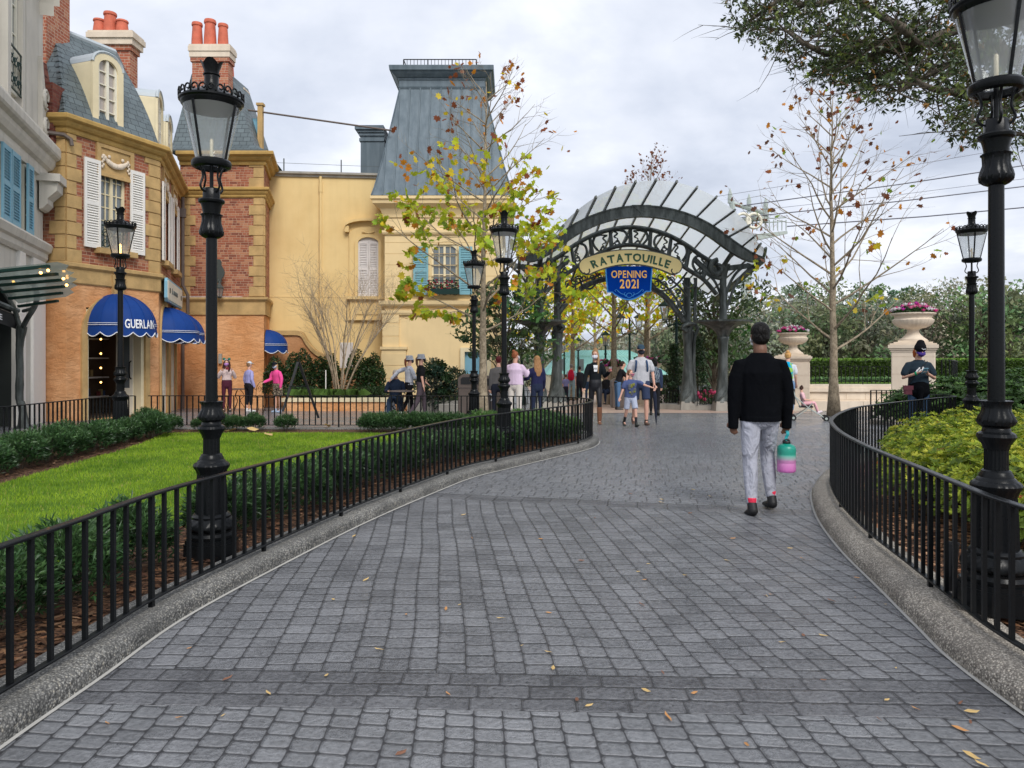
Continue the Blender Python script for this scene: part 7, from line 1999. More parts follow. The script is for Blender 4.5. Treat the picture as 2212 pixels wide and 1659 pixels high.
clumptree('camellia_bush','dense dark rounded bush in front of the tower house, right of the bucket hats',gx(942,22.9),22.9,1.55,.62,.2,4200,.055,palg((.018,.045,.02),(.045,.08,.04)),140,.04,nclump=28)
clumptree('open_bush','open grey green bush between the dark bush and the brown bins',gx(984,23.2),23.2,1.35,.5,.3,1200,.05,palg((.05,.085,.04),(.09,.13,.06)),141,.03,nclump=16)
clumptree('open_bush','small bush in front of the blue door of the tower house',gx(1010,24),24,1.2,.5,.3,1000,.05,palg((.05,.09,.04),(.09,.14,.06)),142,.03,nclump=16)
# fallen leaves on the paving
fl=MB(); fl.faces([(-.035,0,.004),(-.01,.011,.009),(.02,.010,.006),(.04,0,.012),(.02,-.010,.004),(-.01,-.011,.004)],[(0,1,2,3),(0,3,4,5)])
cols=[plain('fallen_leaf_orange',(.50,.24,.08),.7,.2,20,.1),plain('fallen_leaf_tan',(.55,.38,.15),.7,.2,20,.1),plain('fallen_leaf_brown',(.20,.09,.05),.7,.2,20,.1)]
rnd=random.Random(31); n=0; base=[None]*3
px=[(408,1403),(865,1632),(388,1553),(232,1566),(705,1462),(968,1502),(1395,1495),(1128,1397),(1083,1338),(1613,1612),(1900,1558),(2096,1563),(1980,1535),(1778,1472),(1935,1446),(2075,1522),(1500,1500),(1850,1250),(1400,1220),(1285,1120),(1480,1245),(1735,1375),(1690,1390),(790,1255),(720,1297)]
while n<88:
    if n<len(px): p=gp(px[n][0],px[n][1],0)
    else:
        p=V2(rnd.uniform(-1.8,2.6),3.0+rnd.random()**1.6*9)
        if rnd.random()<.35: p=V2(rnd.uniform(1.5,2.5),rnd.uniform(2.6,6))
    if p.x< -1.75+max(0,p.y-5)*.4 : 
        n+=1; continue
    k=rnd.randrange(3); 
    if base[k] is None: base[k]=fl.build('fallen_leaf',cols[k]); o=base[k]
    else: o=base[k].copy(); C.objects.link(o)
    o.location=(p.x,p.y,.006+g(p.y)); o.rotation_euler=(rnd.gauss(0,.08),rnd.gauss(0,.08),rnd.random()*6.28); s=.35+rnd.random()*.6; o.scale=(s,s*(.7+rnd.random()*.6),s)
    tag(o,['small orange leaf lying on the grey setts','small tan leaf lying on the grey setts','small dark brown leaf lying on the grey setts'][k],'fallen leaf','fallen leaves scattered on the paving'); n+=1
for i,(u,v,l) in enumerate(((545,929,'large curled tan leaf on the far lawn edge left of centre'),(578,941,'pale flat leaf on the lawn below the pink jacket woman'),(707,922,'orange curled leaf on the lawn edge below the planter'),(500,932,'small curled leaf on the lawn edge beside the big lamp'))):
    p=gp(u,v,.1); o=base[1].copy(); C.objects.link(o); o.location=(p.x,p.y,.11+g(p.y)); o.scale=(3.2,5.0,3.5) if i!=2 else (2,6,6); o.rotation_euler=(.3,.2,i*1.3); tag(o,l,'fallen leaf','large fallen leaves on the lawn')
# ---------- people ----------
def skinmat(n,c): return plain('skin_'+n,c,.55,.06,8,.1)
SKL=skinmat('light',(.62,.36,.26)); SKD=skinmat('brown',(.16,.075,.045)); SKP=skinmat('pink',(.68,.38,.28))
_cm={}
def cm(col,**k):
    key=(col,tuple(sorted(k.items())))
    if key not in _cm: _cm[key]=m_cloth('cloth_%d'%len(_cm),col,**k)
    return _cm[key]
def blob(name,tubes,mat,parent,vox=.012,sm=3,ells=()):
    m=MB()
    for pts,rs,*rest in tubes:
        hint=rest[0] if rest else None
        # rounded ends
        P=[Vector(p) for p in pts]; R=[(r if isinstance(r,tuple) else (r,r)) for r in rs]
        d0=(P[0]-P[1]).normalized(); d1=(P[-1]-P[-2]).normalized(); e0=min(R[0]);e1=min(R[-1])
        if len(rest)>1 and rest[1]=='flat': pass
        else:
            P=[P[0]+d0*e0*.8]+[P[0]+d0*e0*.5]+P+[P[-1]+d1*e1*.5]+[P[-1]+d1*e1*.8]
            f=lambda r,k:(r[0]*k,r[1]*k); R=[f(R[0],.35),f(R[0],.8)]+R+[f(R[-1],.8),f(R[-1],.35)]
        m.tube(P,R,14,hint=hint)
    for c,rx,ry,rz in ells: m.sphere(c,1,16,12,rx,ry,rz)
    o=m.build(name,mat,parent,smooth=False)
    md=o.modifiers.new('r','REMESH'); md.mode='VOXEL'; md.voxel_size=vox; md.use_smooth_shade=True
    if sm: s=o.modifiers.new('s','SMOOTH'); s.iterations=sm; s.factor=.5
    dg=bpy.context.evaluated_depsgraph_get(); me=bpy.data.meshes.new_from_object(o.evaluated_get(dg)); o.modifiers.clear(); old=o.data; o.data=me; bpy.data.meshes.remove(old)
    if not me.materials: me.materials.append(mat)
    return o
def person(label,x,y,face,H,skin=SKL,top=None,topk='long',bot=None,botk='long',shoe=(.02,.02,.02),hair=(.05,.03,.02),hairk='short',mask=None,hat=None,
           ua=((-.08,0,-1),(.08,0,-1)),fa=((-.03,.12,-1),(.03,.12,-1)),th=((-.03,.0,-1),(.03,.0,-1)),sh=((0,0,-1),(0,0,-1)),lean=(0,0,1),look=(0,0),wid=1.0,vox=.014,z=None,seat=None,fig='f',sock=None,group=None,loose=1.0,extra=None,bodyz=None):
    s=H/1.75; z0=g(y) if z is None else z
    o=empty('person',(x,y,z0),rz=math.radians(face),label=label,cat='person',group=group)
    V=Vector; T=[V(a).normalized() for a in th]; Sd=[V(a).normalized() for a in sh]; U=[V(a).normalized() for a in ua]; Fd=[V(a).normalized() for a in fa]
    lt,ls_,lu,lf=.44*s,.42*s,.28*s,.25*s
    drop=max(-(T[i].z*lt+Sd[i].z*ls_) for i in (0,1)); pz=(drop+.075*s) if seat is None else seat
    pel=V((0,0,pz)); up=V(lean).normalized(); sx=V((1,0,0))
    hips=[pel+V((-.085*s*wid,0,0)),pel+V((.085*s*wid,0,0))]
    knee=[hips[i]+T[i]*lt for i in (0,1)]; ank=[knee[i]+Sd[i]*ls_ for i in (0,1)]
    chest=pel+up*.36*s; nk=pel+up*.52*s; shw=(.188 if fig=='m' else .162)*s*(.5+.5*wid)
    shd=[pel+up*.462*s+V((-shw,0,0)),pel+up*.462*s+V((shw,0,0))]
    elb=[shd[i]+U[i]*lu for i in (0,1)]; wr=[elb[i]+Fd[i]*lf for i in (0,1)]
    yaw,pit=look; hd=(Matrix.Rotation(math.radians(yaw),3,'Z')@Matrix.Rotation(math.radians(pit),3,'X'))
    hc=nk+up*.055*s+hd@V((0,.015*s,.115*s)); hs=s*.98
    def hp(a,b,c): return hc+hd@V((a*hs,b*hs,c*hs))
    sc=lambda *a:[q*s for q in a]
    body=[]
    # head, neck
    body.append(([nk-up*.05*s,nk+up*.05*s,hc+V((0,0,-.05*s))],sc(.060,.055 if fig=='f' else .063,.056)))
    ell=[(hp(0,-.005,.02),.073*hs,.090*hs,.098*hs),(hp(0,.022,-.045),.056*hs,.062*hs,.062*hs)]
    for a in (-1,1): ell.append((hp(a*.076,-.005,0),.012*hs,.020*hs,.032*hs))
    ell.append((hp(0,.098,-.012),.012*hs,.018*hs,.020*hs)); ell.append((hp(0,.088,-.055),.022*hs,.012*hs,.008*hs))
    # torso under clothes
    body.append(([pel,pel+up*.2*s,chest,nk-up*.03*s],[(.14*s*wid,.09*s),(.115*s*wid,.08*s),(.14*s*wid,.09*s),(.06*s,.05*s)],(1,0,0)))
    for i in (0,1):
        sg=-1 if i==0 else 1
        body.append(([shd[i]+V((-sg*.05*s,0,-.03*s)),shd[i]+V((-sg*.01*s,0,0))+U[i]*.06*s,elb[i],wr[i]],sc(.026,.038,.036,.026)))
        d=Fd[i]; pn=V((0,0,1)) if abs(d.z)<.7 else V((0,1,0)); side=d.cross(pn).normalized(); pn=side.cross(d).normalized()
        body.append(([wr[i],wr[i]+d*.05*s,wr[i]+d*.085*s],[(.028*s,.018*s),(.040*s,.015*s),(.037*s,.013*s)],tuple(side)))
        cu=V((-sg*.6,.15,0)) if abs(d.z)>.7 else V((0,0,-.6))
        for k,(off,L) in enumerate(((-.028,.058),(-.010,.070),(.010,.066),(.027,.050))):
            b=wr[i]+d*.082*s+side*off*s; k1=b+(d+cu*.25).normalized()*L*.5*s; k2=k1+(d*.8+cu*.8).normalized()*L*.5*s
            body.append(([b,k1,k2],sc(.0095,.0088,.0075)))
        b=wr[i]+d*.03*s+side*(-.028*s); k1=b+(d*.7-side*.6+V((0,.3,0))).normalized()*.035*s; body.append(([b,k1,k1+(d+V((0,.2,0))).normalized()*.028*s],sc(.012,.0105,.0085)))
        body.append(([hips[i],hips[i].lerp(knee[i],.5),knee[i],knee[i].lerp(ank[i],.35),ank[i]],sc(.075,.066,.048,.050,.032)))
        body.append(([ank[i],ank[i]+V((0,.08*s,-.045*s))],sc(.032,.024)))
    blob('body',body,skin,o,vox,2,ell)
    # clothes
    L=loose
    if top is not None:
        hem={'long':-.02,'short':-.04,'crop':.12,'oversize':-.055}.get(topk,-.02); w_=wid*L
        tz=[pel+up*hem*s,pel+up*.12*s,pel+up*.25*s,chest,pel+up*.462*s,nk+up*(.022 if fig=='m' else .0)*s]
        rr=[(.168*s*w_,.115*s*L),(.158*s*w_,.112*s*L),(.150*s*w_,.112*s*L),(.168*s*w_,.122*s*L),(.150*s*wid,.095*s),(.066*s,.062*s)] if fig=='f' else [(.172*s*w_,.122*s*L),(.170*s*w_,.118*s*L),(.172*s*w_,.118*s*L),(.190*s*w_,.125*s*L),(.160*s*wid,.10*s),(.080*s,.074*s)]
        tub=[(tz,rr,(1,0,0),'flat')]
        for i in (0,1):
            sg=-1 if i==0 else 1; a=shd[i]+V((-sg*.085*s,0,.005*s)); b_=shd[i]+V((-sg*.006*s,0,-.016*s))+U[i]*.01*s
            if topk=='short': tub.append(([a,b_,shd[i].lerp(elb[i],.45),shd[i].lerp(elb[i],.72)],sc(.030,.054*L,.066*L,.066*L)))
            else: tub.append(([a,b_,shd[i].lerp(elb[i],.5),elb[i],elb[i].lerp(wr[i],.6),wr[i]+Fd[i]*(.02 if topk!='oversize' else .03)*s],sc(.030,.056*L,.064*L,.058*L,.052*L,.042*L)))
        tp=blob('top',tub,top,o,vox,3)
        if topk in('long','oversize') :
            cf=[([wr[i]-Fd[i]*.03*s,wr[i]+Fd[i]*.025*s],sc(.041*L,.038*L),None,'flat') for i in (0,1)]
    if bot is not None:
        k={'long':.95,'short':.0,'crop':.62,'skinny':.97,'skirt':0}[botk]; q=1 if botk!='skinny' else .84
        tub=[([pel-V((0,0,.07*s)),pel+up*.04*s,pel+up*.14*s],[(.155*s*wid,.115*s),(.165*s*wid,.118*s),(.145*s*wid,.102*s)],(1,0,0))]
        for i in (0,1):
            if botk=='short': tub.append(([hips[i],hips[i].lerp(knee[i],.5),hips[i].lerp(knee[i],.88)],sc(.098*wid,.092,.092),None,'flat'))
            else:
                e=knee[i].lerp(ank[i],k); tub.append(([hips[i],hips[i].lerp(knee[i],.5),knee[i],knee[i].lerp(e,.5),e],sc(.096*q*wid,.086*q,.066*q,.062*q,.046*q),None,'flat'))
        blob('shorts' if botk=='short' else 'trousers',tub,bot,o,vox,3)
    if sock:
        for i in (0,1): blob('sock',[([knee[i].lerp(ank[i],.45),ank[i]],sc(.047,.038),None,'flat')],sock,o,vox,1)
    for i in (0,1):
        if shoe is None: break
        a=ank[i]; fd=V((Sd[i].x*.3,1,0)); toe=0
        pit_=max(-.9,min(.9,Sd[i].y*1.4)) # foot pitches with the shin
        fwd=V((0,math.cos(pit_),math.sin(pit_)*1.0)); dn=V((0,math.sin(pit_),-math.cos(pit_)))
        hl=a+dn*.045*s-fwd*.03*s
        blob('shoe',[([hl,hl+fwd*.07*s,hl+fwd*.19*s],[(.044*s,.040*s),(.050*s,.038*s),(.047*s,.026*s)],(1,0,0)),([a+V((0,0,.03*s)),hl],sc(.043,.042))],plain('shoe_paint',shoe,.6,.1,8,.1) if isinstance(shoe,tuple) else shoe,o,vox*.8,1)
    # hair
    if hair:
        hm=m_cloth('hair_strands',hair,.35,.55,.01,30,1.0); T_=[];E=[(hp(0,-.022,.040),.084*hs,.092*hs,.092*hs)]
        if hairk=='afro': E=[(hp(0,-.016,.048),.088*hs,.100*hs,.092*hs),(hp(0,-.034,.0),.084*hs,.078*hs,.085*hs)]
        if hairk=='short': E.append((hp(0,-.045,-.01),.076*hs,.055*hs,.06*hs))
        if hairk=='bun': E+= [(hp(0,-.05,0),.074*hs,.055*hs,.06*hs),(hp(0,-.07,.125),.045*hs,.043*hs,.038*hs)]
        if hairk=='bob': T_.append(([hp(0,-.03,.03),hp(0,-.05,-.05),hp(0,-.045,-.12)],[(.085*hs,.08*hs),(.095*hs,.06*hs),(.08*hs,.045*hs)],(1,0,0)))
        if hairk=='long': T_.append(([hp(0,-.03,.04),hp(0,-.06,-.06),hp(0,-.085,-.18),hp(.01,-.10,-.30),hp(.0,-.11,-.42)],[(.085*hs,.08*hs),(.10*hs,.06*hs),(.115*hs,.05*hs),(.11*hs,.045*hs),(.06*hs,.03*hs)],(1,0,0)))
        if hairk=='longfront': 
            for a in(-1,1): T_.append(([hp(a*.06,-.01,.05),hp(a*.085,.01,-.06),hp(a*.09,.035,-.18),hp(a*.08,.05,-.30)],[.045*hs,.05*hs,.05*hs,.025*hs]))
            T_.append(([hp(0,-.03,.03),hp(0,-.06,-.06),hp(0,-.06,-.2)],[(.085*hs,.08*hs),(.1*hs,.06*hs),(.08*hs,.04*hs)],(1,0,0)))
        if hairk=='pony': E.append((hp(0,-.045,-.01),.076*hs,.055*hs,.05*hs)); T_.append(([hp(0,-.09,.04),hp(0,-.13,.0),hp(0,-.13,-.12),hp(0,-.11,-.22)],[.03*hs,.038*hs,.036*hs,.015*hs]))
        blob('hair',T_,hm,o,vox*.8,2,E)
    # eyes
    m=MB(); 
    for a in(-1,1): m.sphere(hp(a*.031,.081,.012),.0085*hs,6,4)
    m.build('eyes',M['black'],o,smooth=True)
    m=MB()
    for a in(-1,1): m.tube([hp(a*.016,.088,.033),hp(a*.034,.085,.038),hp(a*.05,.072,.032)],.0045*hs,5)
    m.build('eyebrows',M['barkd'],o)
    if mask:
        blob('face_mask',[([hp(-.062,.045,-.02),hp(-.03,.088,-.028),hp(0,.106,-.03),hp(.03,.088,-.028),hp(.062,.045,-.02)],[(.016*hs,.03*hs),(.022*hs,.040*hs),(.022*hs,.045*hs),(.022*hs,.040*hs),(.016*hs,.03*hs)],(0,1,0)),([hp(-.045,.07,-.065),hp(0,.088,-.075),hp(.045,.07,-.065)],[.016*hs,.022*hs,.016*hs])],mask if not isinstance(mask,tuple) else plain('mask_cloth',mask,.8,.08,12,.1),o,vox*.6,1)
        m=MB()
        for a in(-1,1): m.tube([hp(a*.058,.05,-.008),hp(a*.078,0,.012)],.003*hs,4); m.tube([hp(a*.056,.05,-.045),hp(a*.078,-.005,-.02)],.003*hs,4)
        m.build('mask_loops',M['awnwhite'],o)
    if hat:
        k,c=hat; hm=cm(c,sc=20,bd=.003) if isinstance(c,tuple) else c
        if k=='cap': blob('cap',[([hp(0,.04,.062),hp(0,.13,.050),hp(0,.165,.036)],[(.062*hs,.008*hs),(.060*hs,.008*hs),(.040*hs,.006*hs)],(1,0,0))],hm,o,vox*.6,1,[(hp(0,-.008,.060),.084*hs,.100*hs,.072*hs)])
        if k=='beanie': blob('beanie',[([hp(0,.0,.038),hp(0,-.004,.09),hp(0,-.015,.145)],[(.095*hs,.108*hs),(.092*hs,.104*hs),(.066*hs,.075*hs)],(1,0,0)),([hp(0,.0,.025),hp(0,0,.07)],[(.099*hs,.112*hs)]*2,(1,0,0),'flat')],hm,o,vox*.7,1)
        if k=='bucket': blob('bucket_hat',[([hp(0,-.005,.03),hp(0,-.01,.08),hp(0,-.01,.128)],[(.102*hs,.112*hs),(.096*hs,.106*hs),(.084*hs,.094*hs)],(1,0,0),'flat'),([hp(0,-.005,-.005),hp(0,-.005,.035)],[(.138*hs,.150*hs),(.10*hs,.11*hs)],(1,0,0),'flat')],hm,o,vox*.8,1)
    o['_']=0; del o['_']
    info=dict(o=o,s=s,wr=wr,hc=hc,hp=hp,pel=pel,up=up,chest=chest,Fd=Fd,M=Matrix.Translation(Vector((x,y,z0)))@Matrix.Rotation(math.radians(face),4,'Z'),shd=shd,ank=ank,nk=nk)
    return info
def held(name,label,info,p,cat,rz=None,group=None):
    q=info['M']@Vector(p); o=empty(name,q,label=label,cat=cat,group=group); o.rotation_euler=(0,0,info['o'].rotation_euler.z if rz is None else rz); return o
def backpack(info,label,mat,mat2=None,w=.15,h=.42,dp=.09):
    s=info['s']; c=info['pel']+info['up']*.30*s; o=held('backpack',label,info,c+Vector((0,-.17*s,0)),'backpack')
    blob('bag',[([(0,0,-h*.45*s),(0,-.02*s,0),(0,.0,h*.45*s)],[(w*s,dp*s),(w*1.05*s,dp*1.1*s),(w*.75*s,dp*.8*s)],(1,0,0)),([(0,-.08*s,-.12*s),(0,-.08*s,.0)],[(w*.7*s,.045*s)]*2,(1,0,0))],mat,o,.014,2)
    m=MB()
    for a in(-1,1): m.tube(bez([(a*.08*s,.05*s,h*.4*s),(a*.105*s,.16*s,h*.46*s),(a*.115*s,.295*s,.12*s),(a*.13*s,.27*s,-.06*s),(a*.12*s,.08*s,-h*.4*s)],4),[(.022*s,.007*s)]*17,6,hint=(1,0,0))
    m.build('strap',mat2 or mat,o); return o
BK=m_cloth('black_sweater_knit',(.004,.0045,.006),.2,.95,.014,6,.9); BK.node_tree.nodes['Principled BSDF'].inputs['Specular IOR Level'].default_value=.05
# 1 man in black sweater
fx=gx(1646,6.95)
jog=m_cloth('light_grey_joggers',(.45,.46,.53),.09,.95,.035,8,1.0)
A=person('man seen from behind in black sweater and light grey joggers walking up the path',fx,7.0,-3,1.80,SKD,BK,'oversize',jog,'long',(.008,.008,.009),(.006,.005,.005),'afro',mask=(.7,.7,.72),
  ua=((-.17,-.02,-1),(.20,.02,-1)),fa=((-.03,.02,-1),(.02,.10,-1)),th=((-.04,-.08,-1),(.06,.40,-1)),sh=((-.02,-.24,-1),(.06,-.12,-1)),wid=1.0,vox=.009,fig='m',loose=1.10,look=(4,0),z=0)
o=A['o']
for i in(0,1): blob('sock',[([A['ank'][i]+Vector((0,0,.085)),A['ank'][i]+Vector((0,0,-.0))],[.043,.042],None,'flat')],plain('pink_patterned_sock',(.75,.03,.08),.8,.3,60,.1),o,.008,1)
s=A['s']; up=A['up']
m=blob('waistband',[([A['pel']+up*-.085*s,A['pel']+up*-.035*s],[(.188*s,.140*s)]*2,(1,0,0),'flat')],BK,o,.009,1)
for i in(0,1): blob('cuff',[([A['wr'][i]+A['Fd'][i]*-.02,A['wr'][i]+A['Fd'][i]*.095],[.050,.047],None,'flat')],BK,o,.008,1)
p=A['wr'][1]+A['Fd'][1]*.13
bt=held('water_bottle','large green to pink gradient water bottle hanging from the black sweater man hand',A,p,'water bottle')
m=MB(); m.tube(bez([(-.0,0,.02),(.010,-.01,-.02),(.0,0,-.05),(-.005,.0,-.09)],4),[(.016,.006)]*13,6,hint=(1,0,0)); m.build('strap',plain('teal_strap',(.02,.38,.42),.6,.1,9,.1),bt)
t=NT('bottle_gradient'); zc_=t.xyz(t.obj())[2]; f=((zc_*-1.0)-.12)/.27
c=t.ramp(f.cl(),[(0,(.0,.33,.24)),(.35,(.06,.48,.36)),(.48,(.45,.55,.55)),(.56,(.75,.32,.62)),(1,(.88,.22,.68))])
gm_=t.pbr(c,.35,0,None,.5,**{'Transmission Weight':.25})
bz=lambda z:-.085+(z+.145)*.74
m=MB(); m.lathe([(r,bz(z)) for r,z in [(.001,-.545),(.074,-.545),(.083,-.535),(.085,-.51),(.085,-.44),(.0835,-.435),(.0835,-.42),(.085,-.415),(.085,-.33),(.0835,-.325),(.0835,-.31),(.085,-.305),(.085,-.25),(.080,-.22),(.066,-.20),(.042,-.188),(.034,-.18),(.034,-.165),(.001,-.165)]],32); m.build('bottle',gm_,bt,smooth=True)
m=MB(); m.lathe([(r,bz(z)) for r,z in [(.036,-.185),(.037,-.155),(.030,-.145),(.001,-.145)]],20); m.tube([(-.03,0,-.09),(.0,0,-.07),(.03,0,-.085)],.009,6); m.build('cap',M['black'],bt,smooth=True)
# 2 woman black hoodie, facing camera
lg=plain('black_leggings',(.012,.012,.016),.35,.15,10,.1,spec=.5)
P=person('woman with long plait in black hoodie and leggings with brown boots, holding a drink',gx(1286,17.2),17.2,176,1.74,SKL,cm((.008,.011,.014)),'long',lg,'skinny',(.20,.09,.045),(.30,.17,.08),'bun',mask=(.62,.63,.70),
  ua=((-.25,.1,-1),(.25,.05,-1)),fa=((-.35,1,.45),(.18,.1,-1)),th=((-.03,.22,-1),(.03,-.12,-1)),sh=((0,-.02,-1),(0,-.35,-1)),look=(-12,-8),loose=.95,wid=.95)
o=P['o']
for i in(0,1): blob('boot',[([P['ank'][i]+Vector((0,-.0,.33)),P['ank'][i]+Vector((0,0,.16)),P['ank'][i]+Vector((0,0,-.01))],[.062,.058,.050],None,'flat')],plain('brown_boot_leather',(.21,.09,.045),.5,.25,14,.3),o,.012,2)
blob('plait',[([P['hp'](-.07,.02,.02),P['hp'](-.085,.05,-.12),P['hp'](-.08,.09,-.25),P['hp'](-.075,.10,-.42)],[.03,.032,.03,.018])],m_cloth('fair_plait_hair',(.36,.22,.11),.3,.6,.01,40),o,.012,2)
m=MB(); s=P['s']; c=P['chest']; m.faces([c+Vector((-.05,.125,.09)),c+Vector((.05,.125,.09)),c+Vector((.035,.135,-.06)),c+Vector((-.035,.135,-.06))],[(0,1,2,3)]); m.build('white_shirt_front',M['awnwhite'],o)
m=MB()
for a in range(3): m.tube([c+Vector((-.028+.028*a,.14,.03)),c+Vector((-.02+.028*a,.142,-.02)),c+Vector((-.01+.028*a,.14,.03))],.004,4)
m.build('shirt_print',M['black'],o)
q=P['wr'][0]+P['Fd'][0]*.09; cup=held('drink_cup','clear plastic cup of red drink in the black hoodie woman hand',P,q,'cup')
m=MB(); m.lathe([(.030,-.02),(.042,.085),(.043,.09)],14,cap=False); m.build('cup',M['lglass'],cup); m=MB(); m.lathe([(.03,-.018),(.036,.045),(.001,.045)],14); m.build('drink',plain('red_drink',(.6,.03,.04),.2,.05,5,0),cup)
# 3 man grey tee
gt=m_cloth('heather_grey_tee',(.50,.50,.53),.1,.9,.012,12,.8); nv=cm((.035,.05,.10))
P=person('tall man in grey T-shirt, navy shorts and cap walking toward the viewer',gx(1384,16.9),16.9,180,1.84,SKP,gt,'short',nv,'short',(.09,.05,.035),(.10,.05,.03),'short',mask=(.006,.008,.02),hat=('cap',(.03,.06,.09)),
  ua=((-.22,.0,-1),(.28,-.05,-1)),fa=((-.10,.2,-1),(.2,.22,-1)),th=((-.03,.18,-1),(.05,-.14,-1)),sh=((0,.02,-1),(0,-.5,-1)),wid=1.12,fig='m',look=(0,-5))
backpack(P,'navy backpack worn by the man in the grey T-shirt',cm((.03,.06,.13)),w=.13)
q=P['wr'][0]+P['Fd'][0]*.08; um=held('folded_umbrella','folded dark umbrella hanging from the grey T-shirt man hand',P,q,'umbrella')
m=MB(); m.tube([(0,0,.06),(0,0,-.06)],.016,8); m.tube([(0,0,-.06),(.0,0,-.16),(-.02,0,-.45),(-.035,0,-.80)],[.02,.045,.038,.012],8); m.tube([(-.035,0,-.80),(-.04,0,-.88)],.006,5); m.build('canopy',cm((.02,.025,.045)),um); 
# 4 boy
P=person('boy in blue printed T-shirt and pale shorts with one arm stretched out',gx(1362,16.3),16.3,192,1.27,SKP,cm((.075,.10,.22)),'short',cm((.46,.50,.62)),'short',(.02,.025,.02),(.24,.11,.05),'short',mask=(.45,.15,.22),
  ua=((-.95,.25,-.45),(.35,.1,-1)),fa=((-1,.25,-.35),(.45,.2,-1)),th=((-.05,.30,-1),(.05,-.1,-1)),sh=((0,.15,-1),(.0,-.55,-1)),wid=1.05,look=(38,5),sock=plain('black_striped_sock',(.02,.02,.025),.8,.2,20,.1),loose=1.12,vox=.011)
m=MB(); c=P['chest']; rnd=random.Random(5)
for i in range(16): a,b=(rnd.random()-.5)*.13,(rnd.random()-.5)*.24; m.sphere(c+Vector((a,.098,b-.10)),.02+.018*rnd.random(),6,4,sy=.35,col=((.16,.17,.2) if i%3 else (.30,.30,.06)))
m.build('shirt_print',M['leaf'],P['o'])
# 5 woman behind with dark backpack
P=person('dark haired person in navy hooded jacket walking away past the man in grey',gx(1414,21.3),21.3,-10,1.66,SKL,cm((.03,.045,.09)),'long',cm((.012,.012,.014)),'skinny',(.01,.01,.01),(.008,.007,.007),'bob',th=((-.03,.15,-1),(.03,-.15,-1)),sh=((0,.0,-1),(0,-.45,-1)),wid=1.1)
backpack(P,'patterned dark backpack on the person walking away',cm((.02,.03,.05),col2=(.20,.24,.28),p2=30))
# 6 beanie woman
P=person('red haired woman in black beanie and dark T-shirt looking at her phone',gx(1984,12.75),12.75,172,1.70,SKL,cm((.02,.035,.05)),'short',cm((.035,.07,.13)),'skinny',(.02,.02,.02),(.42,.10,.025),'bob',mask=(.05,.02,.20),hat=('beanie',(.006,.006,.008)),
  ua=((-.30,.1,-1),(.36,.1,-1)),fa=((.85,.75,.42),(-.85,.75,.42)),look=(8,-16),wid=1.1,vox=.010)
c=P['chest']; m=MB()
for pts in ([(-.02,.05),(-.05,.0),(-.03,-.04),(0,-.02)],[(-.03,-.04),(-.07,-.06),(-.10,-.02),(-.06,.0)],[(.03,.03),(.08,-.02),(.10,-.06),(.04,-.05),(.0,-.02)]): m.slab([(c.x+a,c.z+b) for a,b in pts],.128,.136)
m.build('white_print',M['awnwhite'],P['o'])
m=MB(); hp=P['hp']; m.tube([hp(-.035,.112,.072),hp(-.03,.114,.050),hp(-.012,.117,.062),hp(.006,.117,.048),hp(.024,.114,.062),hp(.034,.112,.072)],.005,5); m.build('beanie_mark',M['awnwhite'],P['o'])
q=(P['wr'][0]+P['wr'][1])/2+Vector((.0,.09,.03)); ph=held('phone','pale blue phone held by the woman in the black beanie',P,q,'phone'); m=MB(); m.box(-.038,.038,-.004,.004,-.04,.09); m.build('phone',M['bluepaint'],ph); ph.rotation_euler=(math.radians(-50),0,P['o'].rotation_euler.z)
b=held('shoulder_bag','small dark red shoulder bag of the woman in the black beanie',P,P['pel']+Vector((.19,.06,-.02)),'bag'); m=MB(); m.bbox(-.07,.07,-.035,.035,-.07,.08,.02); m.box(-.073,.073,-.039,.042,.01,.083); m.build('bag',plain('dark_red_leather',(.12,.025,.04),.45,.2,8,.2),b); m=MB(); m.tube([(.0,.0,.10),(-.12,.09,.32),(-.28,.08,.50)],.007,5); m.tube([(0,-.0,.1),(-.15,-.12,.4),(-.28,-.02,.52)],.007,5); m.build('strap',M['black'],b)
m=MB(); m.sphere(P['wr'][1]-P['Fd'][1]*.02,.032,8,6,col=(.0,.45,.2)); m.build('green_wristband',M['leaf'],P['o'])
# jacket tied at waist
blob('tied_jacket',[([P['pel']+Vector((0,0,.08)),P['pel']+Vector((0,0,-.06))],[(.17,.13),(.185,.14)],(1,0,0)),([P['pel']+Vector((.02,.12,.02)),P['pel']+Vector((.02,.14,-.30))],[.05,.035])],BK,P['o'],.012,2)
# 7 woman with blue backpack
P=person('blonde woman with bun and bright blue backpack behind the stroller',gx(1702,19.4),19.4,-25,1.76,SKP,cm((.62,.64,.70)),'short',cm((.16,.26,.42)),'crop',(.6,.6,.6),(.62,.34,.12),'bun',fa=((-.03,.5,-.8),(.03,.5,-.8)))
backpack(P,'bright blue backpack with lime trim on the blonde woman',cm((.0,.36,.62),col2=(.25,.5,.10),p2=6),w=.14,h=.44)
